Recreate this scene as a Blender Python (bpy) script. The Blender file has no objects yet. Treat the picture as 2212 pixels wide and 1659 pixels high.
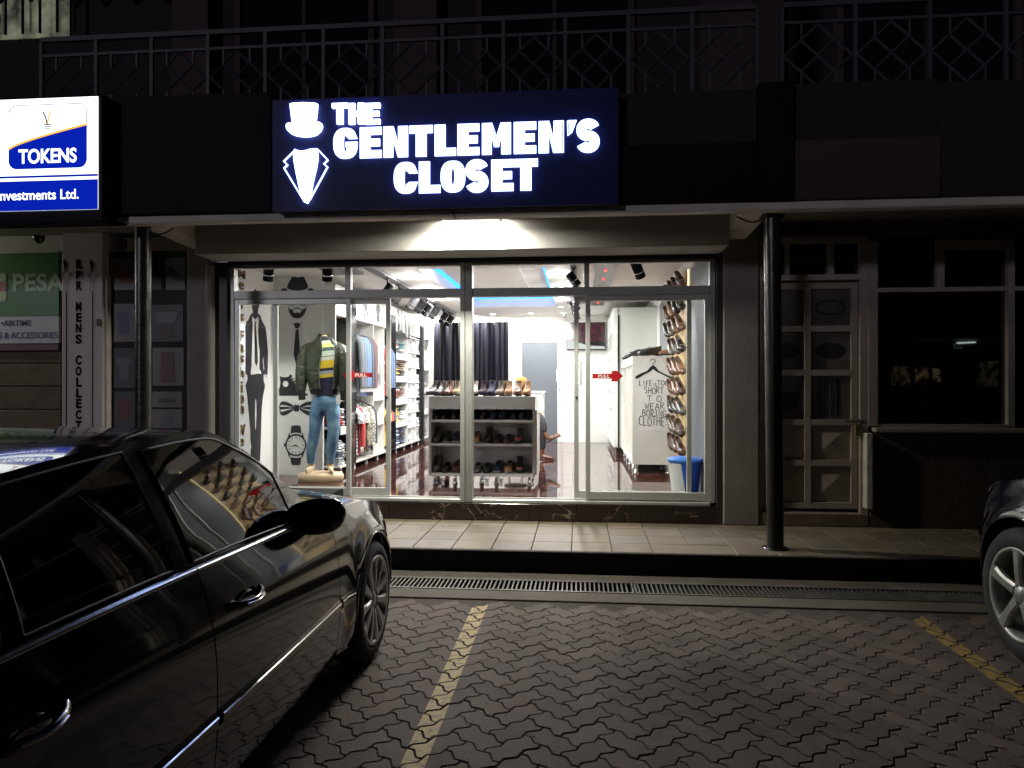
import bpy, bmesh, math, random
from mathutils import Vector, Matrix
import numpy as np
R = math.radians
random.seed(7)
SC = bpy.context.scene
COL = SC.collection

# ------------------------------------------------------------------ camera, sky, sun, exposure
EYE = 1.5
YAW = R(5.3)
FPX = 1560.0          # focal length in pixels of a 2212 px wide frame
cam = bpy.data.cameras.new('camera')
cam.sensor_width = 36
cam.lens = FPX / 2212 * 36
cam.clip_start = 0.05
cam.clip_end = 500
cam_o = bpy.data.objects.new('camera', cam)
cam_o.location = (0, 0, EYE)
cam_o.rotation_euler = (R(90), 0, YAW)
COL.objects.link(cam_o)
SC.camera = cam_o

world = bpy.data.worlds.new('World')
SC.world = world
world.use_nodes = True
wn = world.node_tree
sky = wn.nodes.new('ShaderNodeTexSky')
sky.sky_type = 'NISHITA'
sky.sun_disc = False
sky.sun_elevation = R(-2.0)
sky.sun_rotation = R(200)
bgn = wn.nodes['Background']
wn.links.new(sky.outputs[0], bgn.inputs[0])
bgn.inputs[1].default_value = 0.02

street_fill = bpy.data.lights.new('street_fill', 'SUN')  # added fill from behind the camera, stands in for unseen street light
street_fill.energy = 0.2
street_fill.angle = R(5)
street_fill.color = (0.90, 0.86, 1.0)
street_fill_o = bpy.data.objects.new('street_fill', street_fill)
street_fill_o.rotation_euler = (R(79), 0, R(-28))
street_fill_o.location = (0, -10, 20)
COL.objects.link(street_fill_o)

SC.view_settings.view_transform = 'Standard'
SC.view_settings.look = 'None'
SC.view_settings.exposure = 0.8
SC.view_settings.gamma = 1
SC.view_settings.use_curve_mapping = False
SC.cycles.use_denoising = True
SC.cycles.max_bounces = 8
SC.cycles.transparent_max_bounces = 12
SC.cycles.sample_clamp_indirect = 4

# ------------------------------------------------------------------ survey helpers: sight lines -> places on real planes
def ray(px, py):
    u = (px - 1106) / FPX
    v = (829.5 - py) / FPX
    return Vector((-math.sin(YAW) + u * math.cos(YAW), math.cos(YAW) + u * math.sin(YAW), v))
def onY(px, py, Y):
    d = ray(px, py); return Vector((0, 0, EYE)) + d * (Y / d.y)
def onX(px, py, X):
    d = ray(px, py); return Vector((0, 0, EYE)) + d * (X / d.x)
def onZ(px, py, Z):
    d = ray(px, py); return Vector((0, 0, EYE)) + d * ((Z - EYE) / d.z)
def fromA(x, y): return ((920 + x / 3.605) / 1.8373, (1040 + y / 3.605) / 1.8373)
def fromB(x, y): return ((920 + x / 3.687) / 1.8373, (1450 + y / 3.687) / 1.8373)
def fromC(x, y): return ((2250 + x / 1.929) / 1.8373, (1040 + y / 1.929) / 1.8373)
def fromD(x, y): return ((1050 + x / 1.5255) / 1.8373, (350 + y / 1.5255) / 1.8373)
def fromE(x, y): return ((x / 1.659) / 1.8373, (y / 1.659) / 1.8373)
def fromF(x, y): return ((1400 + x / 3.017) / 1.8373, (1250 + y / 3.017) / 1.8373)

# ------------------------------------------------------------------ materials
MATS = {}
def mat(name, col, rough=.5, metal=0., var=0., vs=3., bump=0., bs=40., coat=0., emit=0., ecol=None, rand=0., spec=.5, aniso=None, coatr=.03, sheen=0.):
    if name in MATS: return MATS[name]
    m = bpy.data.materials.new(name); m.use_nodes = True
    nt = m.node_tree; N = nt.nodes; L = nt.links
    b = N['Principled BSDF']
    c = (*col[:3], 1)
    b.inputs['Base Color'].default_value = c
    b.inputs['Roughness'].default_value = rough
    b.inputs['Metallic'].default_value = metal
    b.inputs['Coat Weight'].default_value = coat
    b.inputs['Coat Roughness'].default_value = coatr
    b.inputs['Specular IOR Level'].default_value = spec
    if sheen: b.inputs['Sheen Weight'].default_value = sheen
    if emit:
        b.inputs['Emission Color'].default_value = (*(ecol or col)[:3], 1)
        b.inputs['Emission Strength'].default_value = emit
    out = None
    if var or bump:
        g = N.new('ShaderNodeNewGeometry')
    if var:
        n = N.new('ShaderNodeTexNoise'); n.inputs['Scale'].default_value = vs; n.inputs['Detail'].default_value = 6; n.inputs['Roughness'].default_value = .65
        L.new(g.outputs['Position'], n.inputs['Vector'])
        mr = N.new('ShaderNodeMapRange'); mr.inputs[1].default_value = .3; mr.inputs[2].default_value = .7
        mr.inputs[3].default_value = 1 - var; mr.inputs[4].default_value = 1 + var
        L.new(n.outputs['Fac'], mr.inputs[0])
        h = N.new('ShaderNodeHueSaturation'); h.inputs['Color'].default_value = c
        L.new(mr.outputs[0], h.inputs['Value'])
        out = h.outputs[0]
        L.new(out, b.inputs['Base Color'])
        mr2 = N.new('ShaderNodeMapRange'); mr2.inputs[3].default_value = max(0, rough - .12 * min(1, rough * 3)); mr2.inputs[4].default_value = min(1, rough + .12)
        L.new(n.outputs['Fac'], mr2.inputs[0]); L.new(mr2.outputs[0], b.inputs['Roughness'])
    if rand:
        oi = N.new('ShaderNodeObjectInfo')
        mr = N.new('ShaderNodeMapRange'); mr.inputs[3].default_value = 1 - rand; mr.inputs[4].default_value = 1 + rand
        L.new(oi.outputs['Random'], mr.inputs[0])
        h = N.new('ShaderNodeHueSaturation'); h.inputs['Color'].default_value = c
        if out: L.new(out, h.inputs['Color'])
        L.new(mr.outputs[0], h.inputs['Value']); L.new(h.outputs[0], b.inputs['Base Color'])
    if bump:
        n2 = N.new('ShaderNodeTexNoise'); n2.inputs['Scale'].default_value = bs; n2.inputs['Detail'].default_value = 5
        L.new(g.outputs['Position'], n2.inputs['Vector'])
        bp = N.new('ShaderNodeBump'); bp.inputs['Strength'].default_value = bump; bp.inputs['Distance'].default_value = .01
        L.new(n2.outputs['Fac'], bp.inputs['Height']); L.new(bp.outputs[0], b.inputs['Normal'])
    MATS[name] = m
    return m

def emis(name, col, s):
    if name in MATS: return MATS[name]
    m = bpy.data.materials.new(name); m.use_nodes = True
    nt = m.node_tree; nt.nodes.clear()
    e = nt.nodes.new('ShaderNodeEmission'); e.inputs[0].default_value = (*col, 1); e.inputs[1].default_value = s
    o = nt.nodes.new('ShaderNodeOutputMaterial'); nt.links.new(e.outputs[0], o.inputs[0])
    MATS[name] = m
    return m

def glass_mat(name, tint=(1, 1, 1), refl=.05, power=5.):
    m = bpy.data.materials.new(name); m.use_nodes = True
    nt = m.node_tree; N = nt.nodes; L = nt.links; N.clear()
    t = N.new('ShaderNodeBsdfTransparent'); t.inputs[0].default_value = (*tint, 1)
    g = N.new('ShaderNodeBsdfGlossy'); g.inputs['Roughness'].default_value = 0.0
    lw = N.new('ShaderNodeLayerWeight'); lw.inputs[0].default_value = .5
    p = N.new('ShaderNodeMath'); p.operation = 'POWER'; p.inputs[1].default_value = power
    mr = N.new('ShaderNodeMapRange'); mr.inputs[3].default_value = refl; mr.inputs[4].default_value = .9
    mx = N.new('ShaderNodeMixShader'); o = N.new('ShaderNodeOutputMaterial')
    L.new(lw.outputs['Facing'], p.inputs[0]); L.new(p.outputs[0], mr.inputs[0]); L.new(mr.outputs[0], mx.inputs[0])
    L.new(t.outputs[0], mx.inputs[1]); L.new(g.outputs[0], mx.inputs[2]); L.new(mx.outputs[0], o.inputs[0])
    MATS[name] = m
    return m

def marble(name, base, vein, rough, scale=2.2, tile=None, vw=.02):
    m = bpy.data.materials.new(name); m.use_nodes = True
    nt = m.node_tree; N = nt.nodes; L = nt.links; b = N['Principled BSDF']
    g = N.new('ShaderNodeNewGeometry')
    oi = N.new('ShaderNodeObjectInfo')
    add = N.new('ShaderNodeVectorMath'); add.operation = 'MULTIPLY_ADD'
    L.new(oi.outputs['Random'], add.inputs[0]); add.inputs[1].default_value = (37, 19, 7); L.new(g.outputs['Position'], add.inputs[2])
    n = N.new('ShaderNodeTexNoise'); n.inputs['Scale'].default_value = scale; n.inputs['Detail'].default_value = 7; n.inputs['Distortion'].default_value = 1.2
    L.new(add.outputs[0], n.inputs['Vector'])
    s = N.new('ShaderNodeMath'); s.operation = 'SUBTRACT'; s.inputs[1].default_value = .5; L.new(n.outputs['Fac'], s.inputs[0])
    a = N.new('ShaderNodeMath'); a.operation = 'ABSOLUTE'; L.new(s.outputs[0], a.inputs[0])
    mr = N.new('ShaderNodeMapRange'); mr.inputs[1].default_value = 0; mr.inputs[2].default_value = vw; mr.inputs[3].default_value = 1; mr.inputs[4].default_value = 0
    L.new(a.outputs[0], mr.inputs[0])
    n2 = N.new('ShaderNodeTexNoise'); n2.inputs['Scale'].default_value = scale * .8; L.new(add.outputs[0], n2.inputs['Vector'])
    mr2 = N.new('ShaderNodeMapRange'); mr2.inputs[1].default_value = .5; mr2.inputs[2].default_value = .62; L.new(n2.outputs['Fac'], mr2.inputs[0])
    mu = N.new('ShaderNodeMath'); mu.operation = 'MULTIPLY'; L.new(mr.outputs[0], mu.inputs[0]); L.new(mr2.outputs[0], mu.inputs[1])
    n3 = N.new('ShaderNodeTexNoise'); n3.inputs['Scale'].default_value = 9; n3.inputs['Detail'].default_value = 8; L.new(add.outputs[0], n3.inputs['Vector'])
    c1 = N.new('ShaderNodeMix'); c1.data_type = 'RGBA'; c1.inputs[6].default_value = (*[x * .6 for x in base], 1); c1.inputs[7].default_value = (*[x * 1.5 for x in base], 1)
    L.new(n3.outputs['Fac'], c1.inputs[0])
    c2 = N.new('ShaderNodeMix'); c2.data_type = 'RGBA'; L.new(mu.outputs[0], c2.inputs[0]); L.new(c1.outputs[2], c2.inputs[6]); c2.inputs[7].default_value = (*vein, 1)
    L.new(c2.outputs[2], b.inputs['Base Color'])
    b.inputs['Roughness'].default_value = rough
    b.inputs['Specular IOR Level'].default_value = .7
    MATS[name] = m
    return m

def stripes(name, cols, period, axis='Z', rough=.8, duty=None):
    """world-free striped cloth: constant colour ramp over object coordinates"""
    m = bpy.data.materials.new(name); m.use_nodes = True
    nt = m.node_tree; N = nt.nodes; L = nt.links; b = N['Principled BSDF']
    tc = N.new('ShaderNodeTexCoord'); sx = N.new('ShaderNodeSeparateXYZ'); L.new(tc.outputs['Object'], sx.inputs[0])
    d = N.new('ShaderNodeMath'); d.operation = 'DIVIDE'; d.inputs[1].default_value = period; L.new(sx.outputs[axis], d.inputs[0])
    f = N.new('ShaderNodeMath'); f.operation = 'FRACT'; L.new(d.outputs[0], f.inputs[0])
    r = N.new('ShaderNodeValToRGB'); r.color_ramp.interpolation = 'CONSTANT'
    el = r.color_ramp.elements
    while len(el) > 1: el.remove(el[0])
    el[0].position = 0; el[0].color = (*cols[0][1], 1)
    for p, c in cols[1:]:
        e = el.new(p); e.color = (*c, 1)
    L.new(f.outputs[0], r.inputs[0]); L.new(r.outputs[0], b.inputs['Base Color'])
    b.inputs['Roughness'].default_value = rough
    MATS[name] = m
    return m

def noisy_print(name, c1, c2, scale, thr=.5, rough=.8, soft=.03, c3=None):
    m = bpy.data.materials.new(name); m.use_nodes = True
    nt = m.node_tree; N = nt.nodes; L = nt.links; b = N['Principled BSDF']
    g = N.new('ShaderNodeNewGeometry'); n = N.new('ShaderNodeTexNoise'); n.inputs['Scale'].default_value = scale; n.inputs['Detail'].default_value = 2
    L.new(g.outputs['Position'], n.inputs['Vector'])
    r = N.new('ShaderNodeValToRGB'); r.color_ramp.elements[0].position = thr - soft; r.color_ramp.elements[0].color = (*c1, 1)
    r.color_ramp.elements[1].position = thr + soft; r.color_ramp.elements[1].color = (*c2, 1)
    if c3:
        e = r.color_ramp.elements.new(min(.98, thr + .12)); e.color = (*c3, 1)
    L.new(n.outputs['Fac'], r.inputs[0]); L.new(r.outputs[0], b.inputs['Base Color']); b.inputs['Roughness'].default_value = rough
    MATS[name] = m
    return m

# ------------------------------------------------------------------ mesh building
class MB:
    def __init__(s): s.v = []; s.f = []; s.sm = []
    def add(s, vs, fs, smooth=False):
        o = len(s.v); s.v += [tuple(p) for p in vs]
        s.f += [tuple(i + o for i in f) for f in fs]; s.sm += [smooth] * len(fs)
        return s
    def box(s, x0, x1, y0, y1, z0, z1, ch=0.):
        if x0 > x1: x0, x1 = x1, x0
        if y0 > y1: y0, y1 = y1, y0
        if z0 > z1: z0, z1 = z1, z0
        if ch <= 0:
            vs = [(x, y, z) for x in (x0, x1) for y in (y0, y1) for z in (z0, z1)]
            return s.add(vs, [(0, 1, 3, 2), (4, 6, 7, 5), (0, 4, 5, 1), (2, 3, 7, 6), (0, 2, 6, 4), (1, 5, 7, 3)])
        bm = bmesh.new()
        bmesh.ops.create_cube(bm, size=1, matrix=Matrix.Translation(((x0 + x1) / 2, (y0 + y1) / 2, (z0 + z1) / 2)) @ Matrix.Diagonal((x1 - x0, y1 - y0, z1 - z0, 1)))
        bmesh.ops.bevel(bm, geom=bm.edges[:], offset=ch, segments=1, affect='EDGES')
        bm.verts.index_update()
        vs = [v.co.copy() for v in bm.verts]; fs = [tuple(v.index for v in f.verts) for f in bm.faces]
        bm.free()
        return s.add(vs, fs)
    def rings(s, rs, cap=True, closed=True, smooth=True):
        """rs: list of equally long vertex rings"""
        n = len(rs[0]); vs = [p for r in rs for p in r]; fs = []
        m = n if closed else n - 1
        for k in range(len(rs) - 1):
            for i in range(m):
                j = (i + 1) % n
                fs.append((k * n + i, k * n + j, (k + 1) * n + j, (k + 1) * n + i))
        s.add(vs, fs, smooth)
        if cap and closed:
            s.add(rs[0], [tuple(range(n))[::-1]]); s.add(rs[-1], [tuple(range(n))])
        return s
    def tube(s, pts, r, n=8, cap=True, smooth=True):
        pts = [Vector(p) for p in pts]
        if not isinstance(r, (list, tuple)): r = [r] * len(pts)
        rs = []; up = Vector((0, 0, 1)); prev = None
        for i, p in enumerate(pts):
            a = pts[max(0, i - 1)]; b = pts[min(len(pts) - 1, i + 1)]
            t = (b - a).normalized()
            if prev is None:
                x = t.cross(up)
                if x.length < 1e-3: x = t.cross(Vector((0, 1, 0)))
            else:
                x = prev - t * prev.dot(t)
            x.normalize(); y = t.cross(x); prev = x
            rr = r[i] if isinstance(r[i], (list, tuple)) else (r[i], r[i])
            rs.append([p + x * math.cos(2 * math.pi * k / n) * rr[0] + y * math.sin(2 * math.pi * k / n) * rr[1] for k in range(n)])
        return s.rings(rs, cap, True, smooth)
    def lathe(s, prof, n=24, o=(0, 0, 0), axis='Z', smooth=True, cap=True):
        rs = []
        for r, h in prof:
            ring = []
            for k in range(n):
                a = 2 * math.pi * k / n
                p = (r * math.cos(a), r * math.sin(a), h)
                if axis == 'X': p = (h, r * math.cos(a), r * math.sin(a))
                if axis == 'Y': p = (r * math.sin(a), h, r * math.cos(a))
                ring.append((p[0] + o[0], p[1] + o[1], p[2] + o[2]))
            rs.append(ring)
        return s.rings(rs, cap, True, smooth)
    def xf(s, M):
        s.v = [tuple(M @ Vector(p)) for p in s.v]; return s
    def mesh(s, name):
        me = bpy.data.meshes.new(name); me.from_pydata(s.v, [], s.f); me.update()
        if any(s.sm): me.polygons.foreach_set('use_smooth', s.sm)
        return me

def fix_normals(me):
    bm = bmesh.new(); bm.from_mesh(me); bmesh.ops.recalc_face_normals(bm, faces=bm.faces[:]); bm.to_mesh(me); bm.free()

def obj(name, mb, m, parent=None, loc=None, rot=None, kind=None, label=None, fixn=False):
    me = mb if isinstance(mb, bpy.types.Mesh) else mb.mesh(name)
    if fixn: fix_normals(me)
    if m is not None and (not me.materials):
        me.materials.append(m)
    o = bpy.data.objects.new(name, me); COL.objects.link(o)
    if parent is not None:
        o.parent = parent
        if parent.get('_w'): o.location = -parent.location
    if loc is not None: o.location = loc
    if rot is not None: o.rotation_euler = rot
    if kind: o['kind'] = kind
    if label: o['label'] = label
    return o

def thing(name, label, cat, loc=(0, 0, 0), rz=0., group=None, world=False, rot=None):
    """an Empty at the thing's base; world=True: its parts are written in world coordinates"""
    o = bpy.data.objects.new(name, None); COL.objects.link(o)
    o.location = loc; o.rotation_euler = rot if rot else (0, 0, rz); o.empty_display_size = .1
    o['label'] = label; o['category'] = cat
    if group: o['group'] = group
    if world: o['_w'] = 1
    return o

def solo(name, mb, m, label=None, cat=None, group=None, kind=None, fixn=False):
    """a top-level thing or piece of setting that is one mesh; its origin is moved to its base"""
    o = obj(name, mb, m, kind=kind, fixn=fixn)
    me = o.data
    co = np.empty(len(me.vertices) * 3); me.vertices.foreach_get('co', co); co = co.reshape(-1, 3)
    c = Vector(((co[:, 0].min() + co[:, 0].max()) / 2, (co[:, 1].min() + co[:, 1].max()) / 2, co[:, 2].min()))
    me.transform(Matrix.Translation(-c)); o.location = c
    if label: o['label'] = label
    if cat: o['category'] = cat
    if group: o['group'] = group
    return o

def setting(name, loc=(0, 0, 0)):
    o = bpy.data.objects.new(name, None); COL.objects.link(o); o.location = loc; o['kind'] = 'structure'; o['_w'] = 1
    return o

def copy_tree(src, loc=None, rz=None, label=None, group=None, rot=None):
    c = src.copy(); COL.objects.link(c)
    if loc is not None: c.location = loc
    if rz is not None: c.rotation_euler = (0, 0, rz)
    if rot is not None: c.rotation_euler = rot
    if label: c['label'] = label
    if group: c['group'] = group
    for ch in list(src.children):
        d = ch.copy(); COL.objects.link(d); d.parent = c
        for g in list(ch.children):
            e = g.copy(); COL.objects.link(e); e.parent = d
    return c

# frames for flat things: local x (right), y (up), z (out of the surface)
def frame(o, right, up):
    r = Vector(right).normalized(); u = Vector(up).normalized(); n = r.cross(u)
    M = Matrix.Identity(4)
    for i in range(3):
        M[i][0] = r[i]; M[i][1] = u[i]; M[i][2] = n[i]; M[i][3] = o[i]
    return M
def F_front(x, y, z): return frame((x, y, z), (1, 0, 0), (0, 0, 1))        # faces the street (-Y)
def F_leftwall(x, y, z): return frame((x, y, z), (0, 1, 0), (0, 0, 1))     # faces +X
def F_rightwall(x, y, z): return frame((x, y, z), (0, -1, 0), (0, 0, 1))   # faces -X

def plate(loops, depth, M=None):
    """filled 2D outline (holes by even-odd) of some thickness -> mesh in world coordinates"""
    cu = bpy.data.curves.new('outline', 'CURVE'); cu.dimensions = '2D'; cu.fill_mode = 'BOTH'; cu.extrude = depth / 2
    for lp in loops:
        sp = cu.splines.new('POLY'); sp.points.add(len(lp) - 1)
        for i, p in enumerate(lp): sp.points[i].co = (p[0], p[1], 0, 1)
        sp.use_cyclic_u = True
    o = bpy.data.objects.new('outline', cu)
    me = bpy.data.meshes.new_from_object(o)
    bpy.data.objects.remove(o); bpy.data.curves.remove(cu)
    me.transform(Matrix.Translation((0, 0, depth / 2)))
    if M is not None: me.transform(M)
    me.materials.clear()
    return me

def text_mesh(body, height, M, depth=.002, bold=0., xs=1., align='LEFT', spacing=1.):
    cu = bpy.data.curves.new('words', 'FONT'); cu.body = body; cu.extrude = depth / 2; cu.offset = bold
    cu.size = 1; cu.align_x = align; cu.space_character = spacing
    o = bpy.data.objects.new('words', cu)
    me = bpy.data.meshes.new_from_object(o)
    bpy.data.objects.remove(o); bpy.data.curves.remove(cu)
    s = height / .73
    me.transform(Matrix.Translation((0, 0, depth / 2)) @ Matrix.Diagonal((s * xs, s, 1, 1)))
    me.transform(M); me.materials.clear()
    return me

def mesh_join(ms):
    mb = MB()
    for me in ms:
        vs = [v.co.copy() for v in me.vertices]; fs = [tuple(p.vertices) for p in me.polygons]
        mb.add(vs, fs)
    return mb

def stroke(path, w, closed=False):
    """outline (list of loops) of a polyline of width w"""
    P = [Vector((p[0], p[1])) for p in path]; n = len(P); L_, R_ = [], []
    for i in range(n):
        if closed: a = P[i - 1]; b = P[(i + 1) % n]
        else: a = P[max(0, i - 1)]; b = P[min(n - 1, i + 1)]
        d1 = (P[i] - a); d2 = (b - P[i])
        if d1.length < 1e-9: d1 = d2
        if d2.length < 1e-9: d2 = d1
        d1 = d1.normalized(); d2 = d2.normalized()
        t = d1 + d2
        if t.length < 1e-6: t = d1
        t.normalize(); nn = Vector((-t.y, t.x)); c = max(.35, nn.dot(Vector((-d1.y, d1.x))))
        L_.append(P[i] + nn * (w / 2 / c)); R_.append(P[i] - nn * (w / 2 / c))
    if closed: return [L_, R_[::-1]]
    return [L_ + R_[::-1]]

def area(lp): return sum(lp[i - 1][0] * lp[i][1] - lp[i][0] * lp[i - 1][1] for i in range(len(lp))) / 2
def inset(loops, d):
    """shrink a shape (outer loops ccw, holes cw) by d"""
    out = []
    for k, lp in enumerate(loops):
        P = [Vector((p[0], p[1])) for p in lp]
        if (area(P) > 0) != (k == 0): P = P[::-1]
        q = []
        for i in range(len(P)):
            d1 = (P[i] - P[i - 1]).normalized(); d2 = (P[(i + 1) % len(P)] - P[i]).normalized()
            n1 = Vector((-d1.y, d1.x)); n2 = Vector((-d2.y, d2.x)); m = n1 + n2
            if m.length < 1e-6: m = n1.copy()
            m.normalize(); q.append(P[i] + m * (d / max(.3, m.dot(n1))))
        out.append(q)
    return out
def arc(cx, cy, rx, ry, a0, a1, n, e=2.):
    o = []
    for i in range(n + 1):
        a = R(a0 + (a1 - a0) * i / n); c, s_ = math.cos(a), math.sin(a)
        o.append((cx + rx * math.copysign(abs(c) ** (2 / e), c), cy + ry * math.copysign(abs(s_) ** (2 / e), s_)))
    return o
ORD = ['first', 'second', 'third', 'fourth', 'fifth', 'sixth', 'seventh', 'eighth', 'ninth', 'tenth', 'eleventh', 'twelfth', 'thirteenth', 'fourteenth', 'fifteenth', 'sixteenth']
# ------------------------------------------------------------------ shared materials
white_paint = mat('white_paint', (.74, .75, .74), .35, var=.03, vs=2)
white_board = mat('white_board', (.78, .79, .77), .25, var=.02, vs=2)
beige_back = mat('beige_back', (.72, .58, .40), .6, var=.04)
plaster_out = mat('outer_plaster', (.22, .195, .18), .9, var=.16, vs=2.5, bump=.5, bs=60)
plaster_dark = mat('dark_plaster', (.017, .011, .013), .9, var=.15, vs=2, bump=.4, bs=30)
plaster_pink = mat('pink_plaster', (.046, .029, .032), .9, var=.12, vs=1.5, bump=.3, bs=40)
lip_mat = mat('painted_concrete', (.56, .51, .47), .8, var=.14, vs=4, bump=.4, bs=50)
black_gloss = mat('black_gloss_paint', (.012, .012, .014), .16, coat=.6, coatr=.06, bump=.06, bs=60)
black_matt = mat('black_matt', (.012, .012, .015), .75, var=.1)
black_panel = mat('black_sign_board', (.004, .0045, .010), .6, var=.3, vs=1.5, spec=.12)
navy_panel = mat('navy_sign_face', (.014, .022, .11), .42, var=.06, vs=2)
alu = mat('brushed_aluminium', (.40, .405, .38), .42, metal=.25, var=.06, vs=6)
alu_light = mat('light_aluminium', (.50, .51, .48), .38, metal=.25, var=.04, vs=6)
chrome = mat('chrome', (.75, .76, .78), .12, metal=1)
steel = mat('dull_steel', (.34, .34, .33), .45, metal=.9, var=.1, vs=12)
rubber = mat('tyre_rubber', (.018, .018, .019), .8, bump=.3, bs=80)
concrete = mat('worn_concrete', (.078, .064, .048), .85, var=.3, vs=5, bump=.8, bs=70)
kerb_mat = mat('dark_kerb', (.022, .014, .013), .8, var=.25, vs=4, bump=.5, bs=50)
joint_mat = mat('joint_sand', (.045, .034, .029), .95, var=.3, vs=20, bump=.8, bs=120)
iron = mat('cast_iron', (.085, .08, .072), .55, metal=.6, var=.25, vs=9)
red_marble = marble('red_marble_tile', (.045, .014, .012), (.36, .24, .20), .045, 2.2, vw=.012)
black_marble = marble('black_marble', (.015, .007, .006), (.42, .32, .24), .18, 3.2, vw=.012)
win_glass = glass_mat('window_glass', (.97, .985, .975), .06)
dark_glass = mat('dark_window_glass', (.004, .004, .006), .02, spec=.9)
red_vinyl = mat('red_vinyl', (.58, .02, .022), .4)
white_vinyl = mat('white_vinyl', (.85, .85, .85), .4)
black_vinyl = mat('black_vinyl', (.018, .019, .026), .45)
brass = mat('brass', (.50, .36, .15), .28, metal=.9)
post_paint = mat('worn_black_post_paint', (.018, .016, .015), .34, var=.5, vs=5, bump=.35, bs=25)
dark_wood = mat('dark_wood_board', (.030, .018, .014), .35, var=.3, vs=6)

# ------------------------------------------------------------------ ground, paving, walkway
KY = 5.73          # kerb face
KZ = .171          # walkway height
FZ = .345          # shop floor
solo('ground', MB().box(-30, 30, -40, 0.4, -.5, -.075), mat('street_asphalt', (.045, .043, .042), .9, var=.2, bump=.5), kind='structure')
solo('ground_bed', MB().box(-30, 30, .401, 20, -.5, -.075), joint_mat, kind='structure')
solo('paving_bed', MB().box(-5.5, 6.5, .2, 4.998, -.074, -.009), joint_mat, kind='structure')

# herringbone of wavy interlocking blocks
PW = .1105
def wav(a, b, d=.115):
    """one unit edge of the grid with the S-shaped wave shared by both neighbours"""
    a = Vector(a); b = Vector(b)
    fwd = (b.x + b.y) > (a.x + a.y)
    p, q = (a, b) if fwd else (b, a)
    t = (q - p); nrm = Vector((-t.y, t.x))
    pts = [p + t * .26 + nrm * d, p + t * .74 - nrm * d]
    if not fwd: pts = pts[::-1]
    return [a] + pts
def block_outline(horizontal):
    if horizontal: cs = [(0, 0), (1, 0), (2, 0), (2, 1), (1, 1), (0, 1)]
    else: cs = [(0, 0), (1, 0), (1, 1), (1, 2), (0, 2), (0, 1)]
    out = []
    for i in range(6): out += wav(cs[i], cs[(i + 1) % 6])
    return [Vector((p.x, p.y)) for p in out]
def rot45(p):
    c = math.sqrt(.5) * PW
    return ((p[0] - p[1]) * c, (p[0] + p[1]) * c)
OUTL = []
for hz in (True, False):
    o = [Vector(rot45(p)) for p in block_outline(hz)]
    OUTL.append(o)
PTOP = 0.0
def paver_mesh(o):
    g = inset([o], .0022)[0]; g2 = inset([o], .0062)[0]; n = len(g)
    mb = MB()
    mb.v = [(p.x, p.y, -.02) for p in g] + [(p.x, p.y, -.0035) for p in g] + [(p.x, p.y, 0) for p in g2]
    for i in range(n):
        j = (i + 1) % n
        mb.f.append((i, j, n + j, n + i)); mb.f.append((n + i, n + j, 2 * n + j, 2 * n + i))
    mb.f.append(tuple(range(2 * n, 3 * n))); mb.sm = [False] * len(mb.f)
    return mb
paver_mat = mat('paver_concrete', (.088, .064, .054), .82, var=.26, vs=4, bump=.5, bs=130, rand=.22)
# old oil stain in the middle of the bay
def add_stain(m):
    nt = m.node_tree; N = nt.nodes; L = nt.links; b = N['Principled BSDF']
    src = b.inputs['Base Color'].links[0].from_socket
    g = N.new('ShaderNodeNewGeometry')
    sb = N.new('ShaderNodeVectorMath'); sb.operation = 'SUBTRACT'; sb.inputs[1].default_value = (.72, 3.65, 0); L.new(g.outputs['Position'], sb.inputs[0])
    n = N.new('ShaderNodeTexNoise'); n.inputs['Scale'].default_value = 5; n.inputs['Detail'].default_value = 4; L.new(g.outputs['Position'], n.inputs['Vector'])
    ln = N.new('ShaderNodeVectorMath'); ln.operation = 'LENGTH'; L.new(sb.outputs[0], ln.inputs[0])
    a = N.new('ShaderNodeMath'); a.operation = 'MULTIPLY_ADD'; a.inputs[1].default_value = 1.3; L.new(n.outputs['Fac'], a.inputs[0]); L.new(ln.outputs['Value'], a.inputs[2])
    mr = N.new('ShaderNodeMapRange'); mr.inputs[1].default_value = .85; mr.inputs[2].default_value = 1.35; mr.inputs[3].default_value = .42; mr.inputs[4].default_value = 1
    L.new(a.outputs[0], mr.inputs[0])
    h = N.new('ShaderNodeHueSaturation'); L.new(src, h.inputs['Color']); L.new(mr.outputs[0], h.inputs['Value']); L.new(h.outputs[0], b.inputs['Base Color'])
add_stain(paver_mat)
add_stain(joint_mat)
pav = setting('paving', (0, 3, 0))
PM = [paver_mesh(o).mesh('paver') for o in OUTL]
for m_ in PM: m_.materials.append(paver_mat)
cand = []
s2 = math.sqrt(.5) * PW
for i in range(-60, 61):
    for j in range(-60, 61):
        bx, by = i * 1 + j * 2, i * 1 - j * 2          # lattice (1,1), (2,-2)
        for k, (ox, oy) in enumerate(((0, 0), (2, -1))):
            x, y = rot45((bx + ox, by + oy)); y += 3.0
            cx, cy = (x + (OUTL[k][0].x + OUTL[k][9].x) / 2, y + (OUTL[k][0].y + OUTL[k][9].y) / 2)
            if -3.6 < cx < 5.2 and .35 < cy < 4.99 - .11: cand.append((x, y, k, cx, cy))
rp = random.Random(5)
pave_all = []
for x, y, k, cx, cy in cand:
    hj = rp.uniform(-.0018, .0018)
    d = cam_o.matrix_world.inverted() if False else None
    zc = cy * math.cos(YAW) - cx * math.sin(YAW)
    px = 1106 + FPX * (cx * math.cos(YAW) + cy * math.sin(YAW)) / zc
    py = 829.5 + FPX * EYE / zc
    vis = -20 < px < 2230 and py < 1690 and px > 850 + (py - 1400) * -1.2 and not (cx > 2.45 and cy > 3.2)
    pave_all.append((0 if vis else 1, zc, x, y, k, hj))
pave_all.sort()
stuff = MB()
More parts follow.
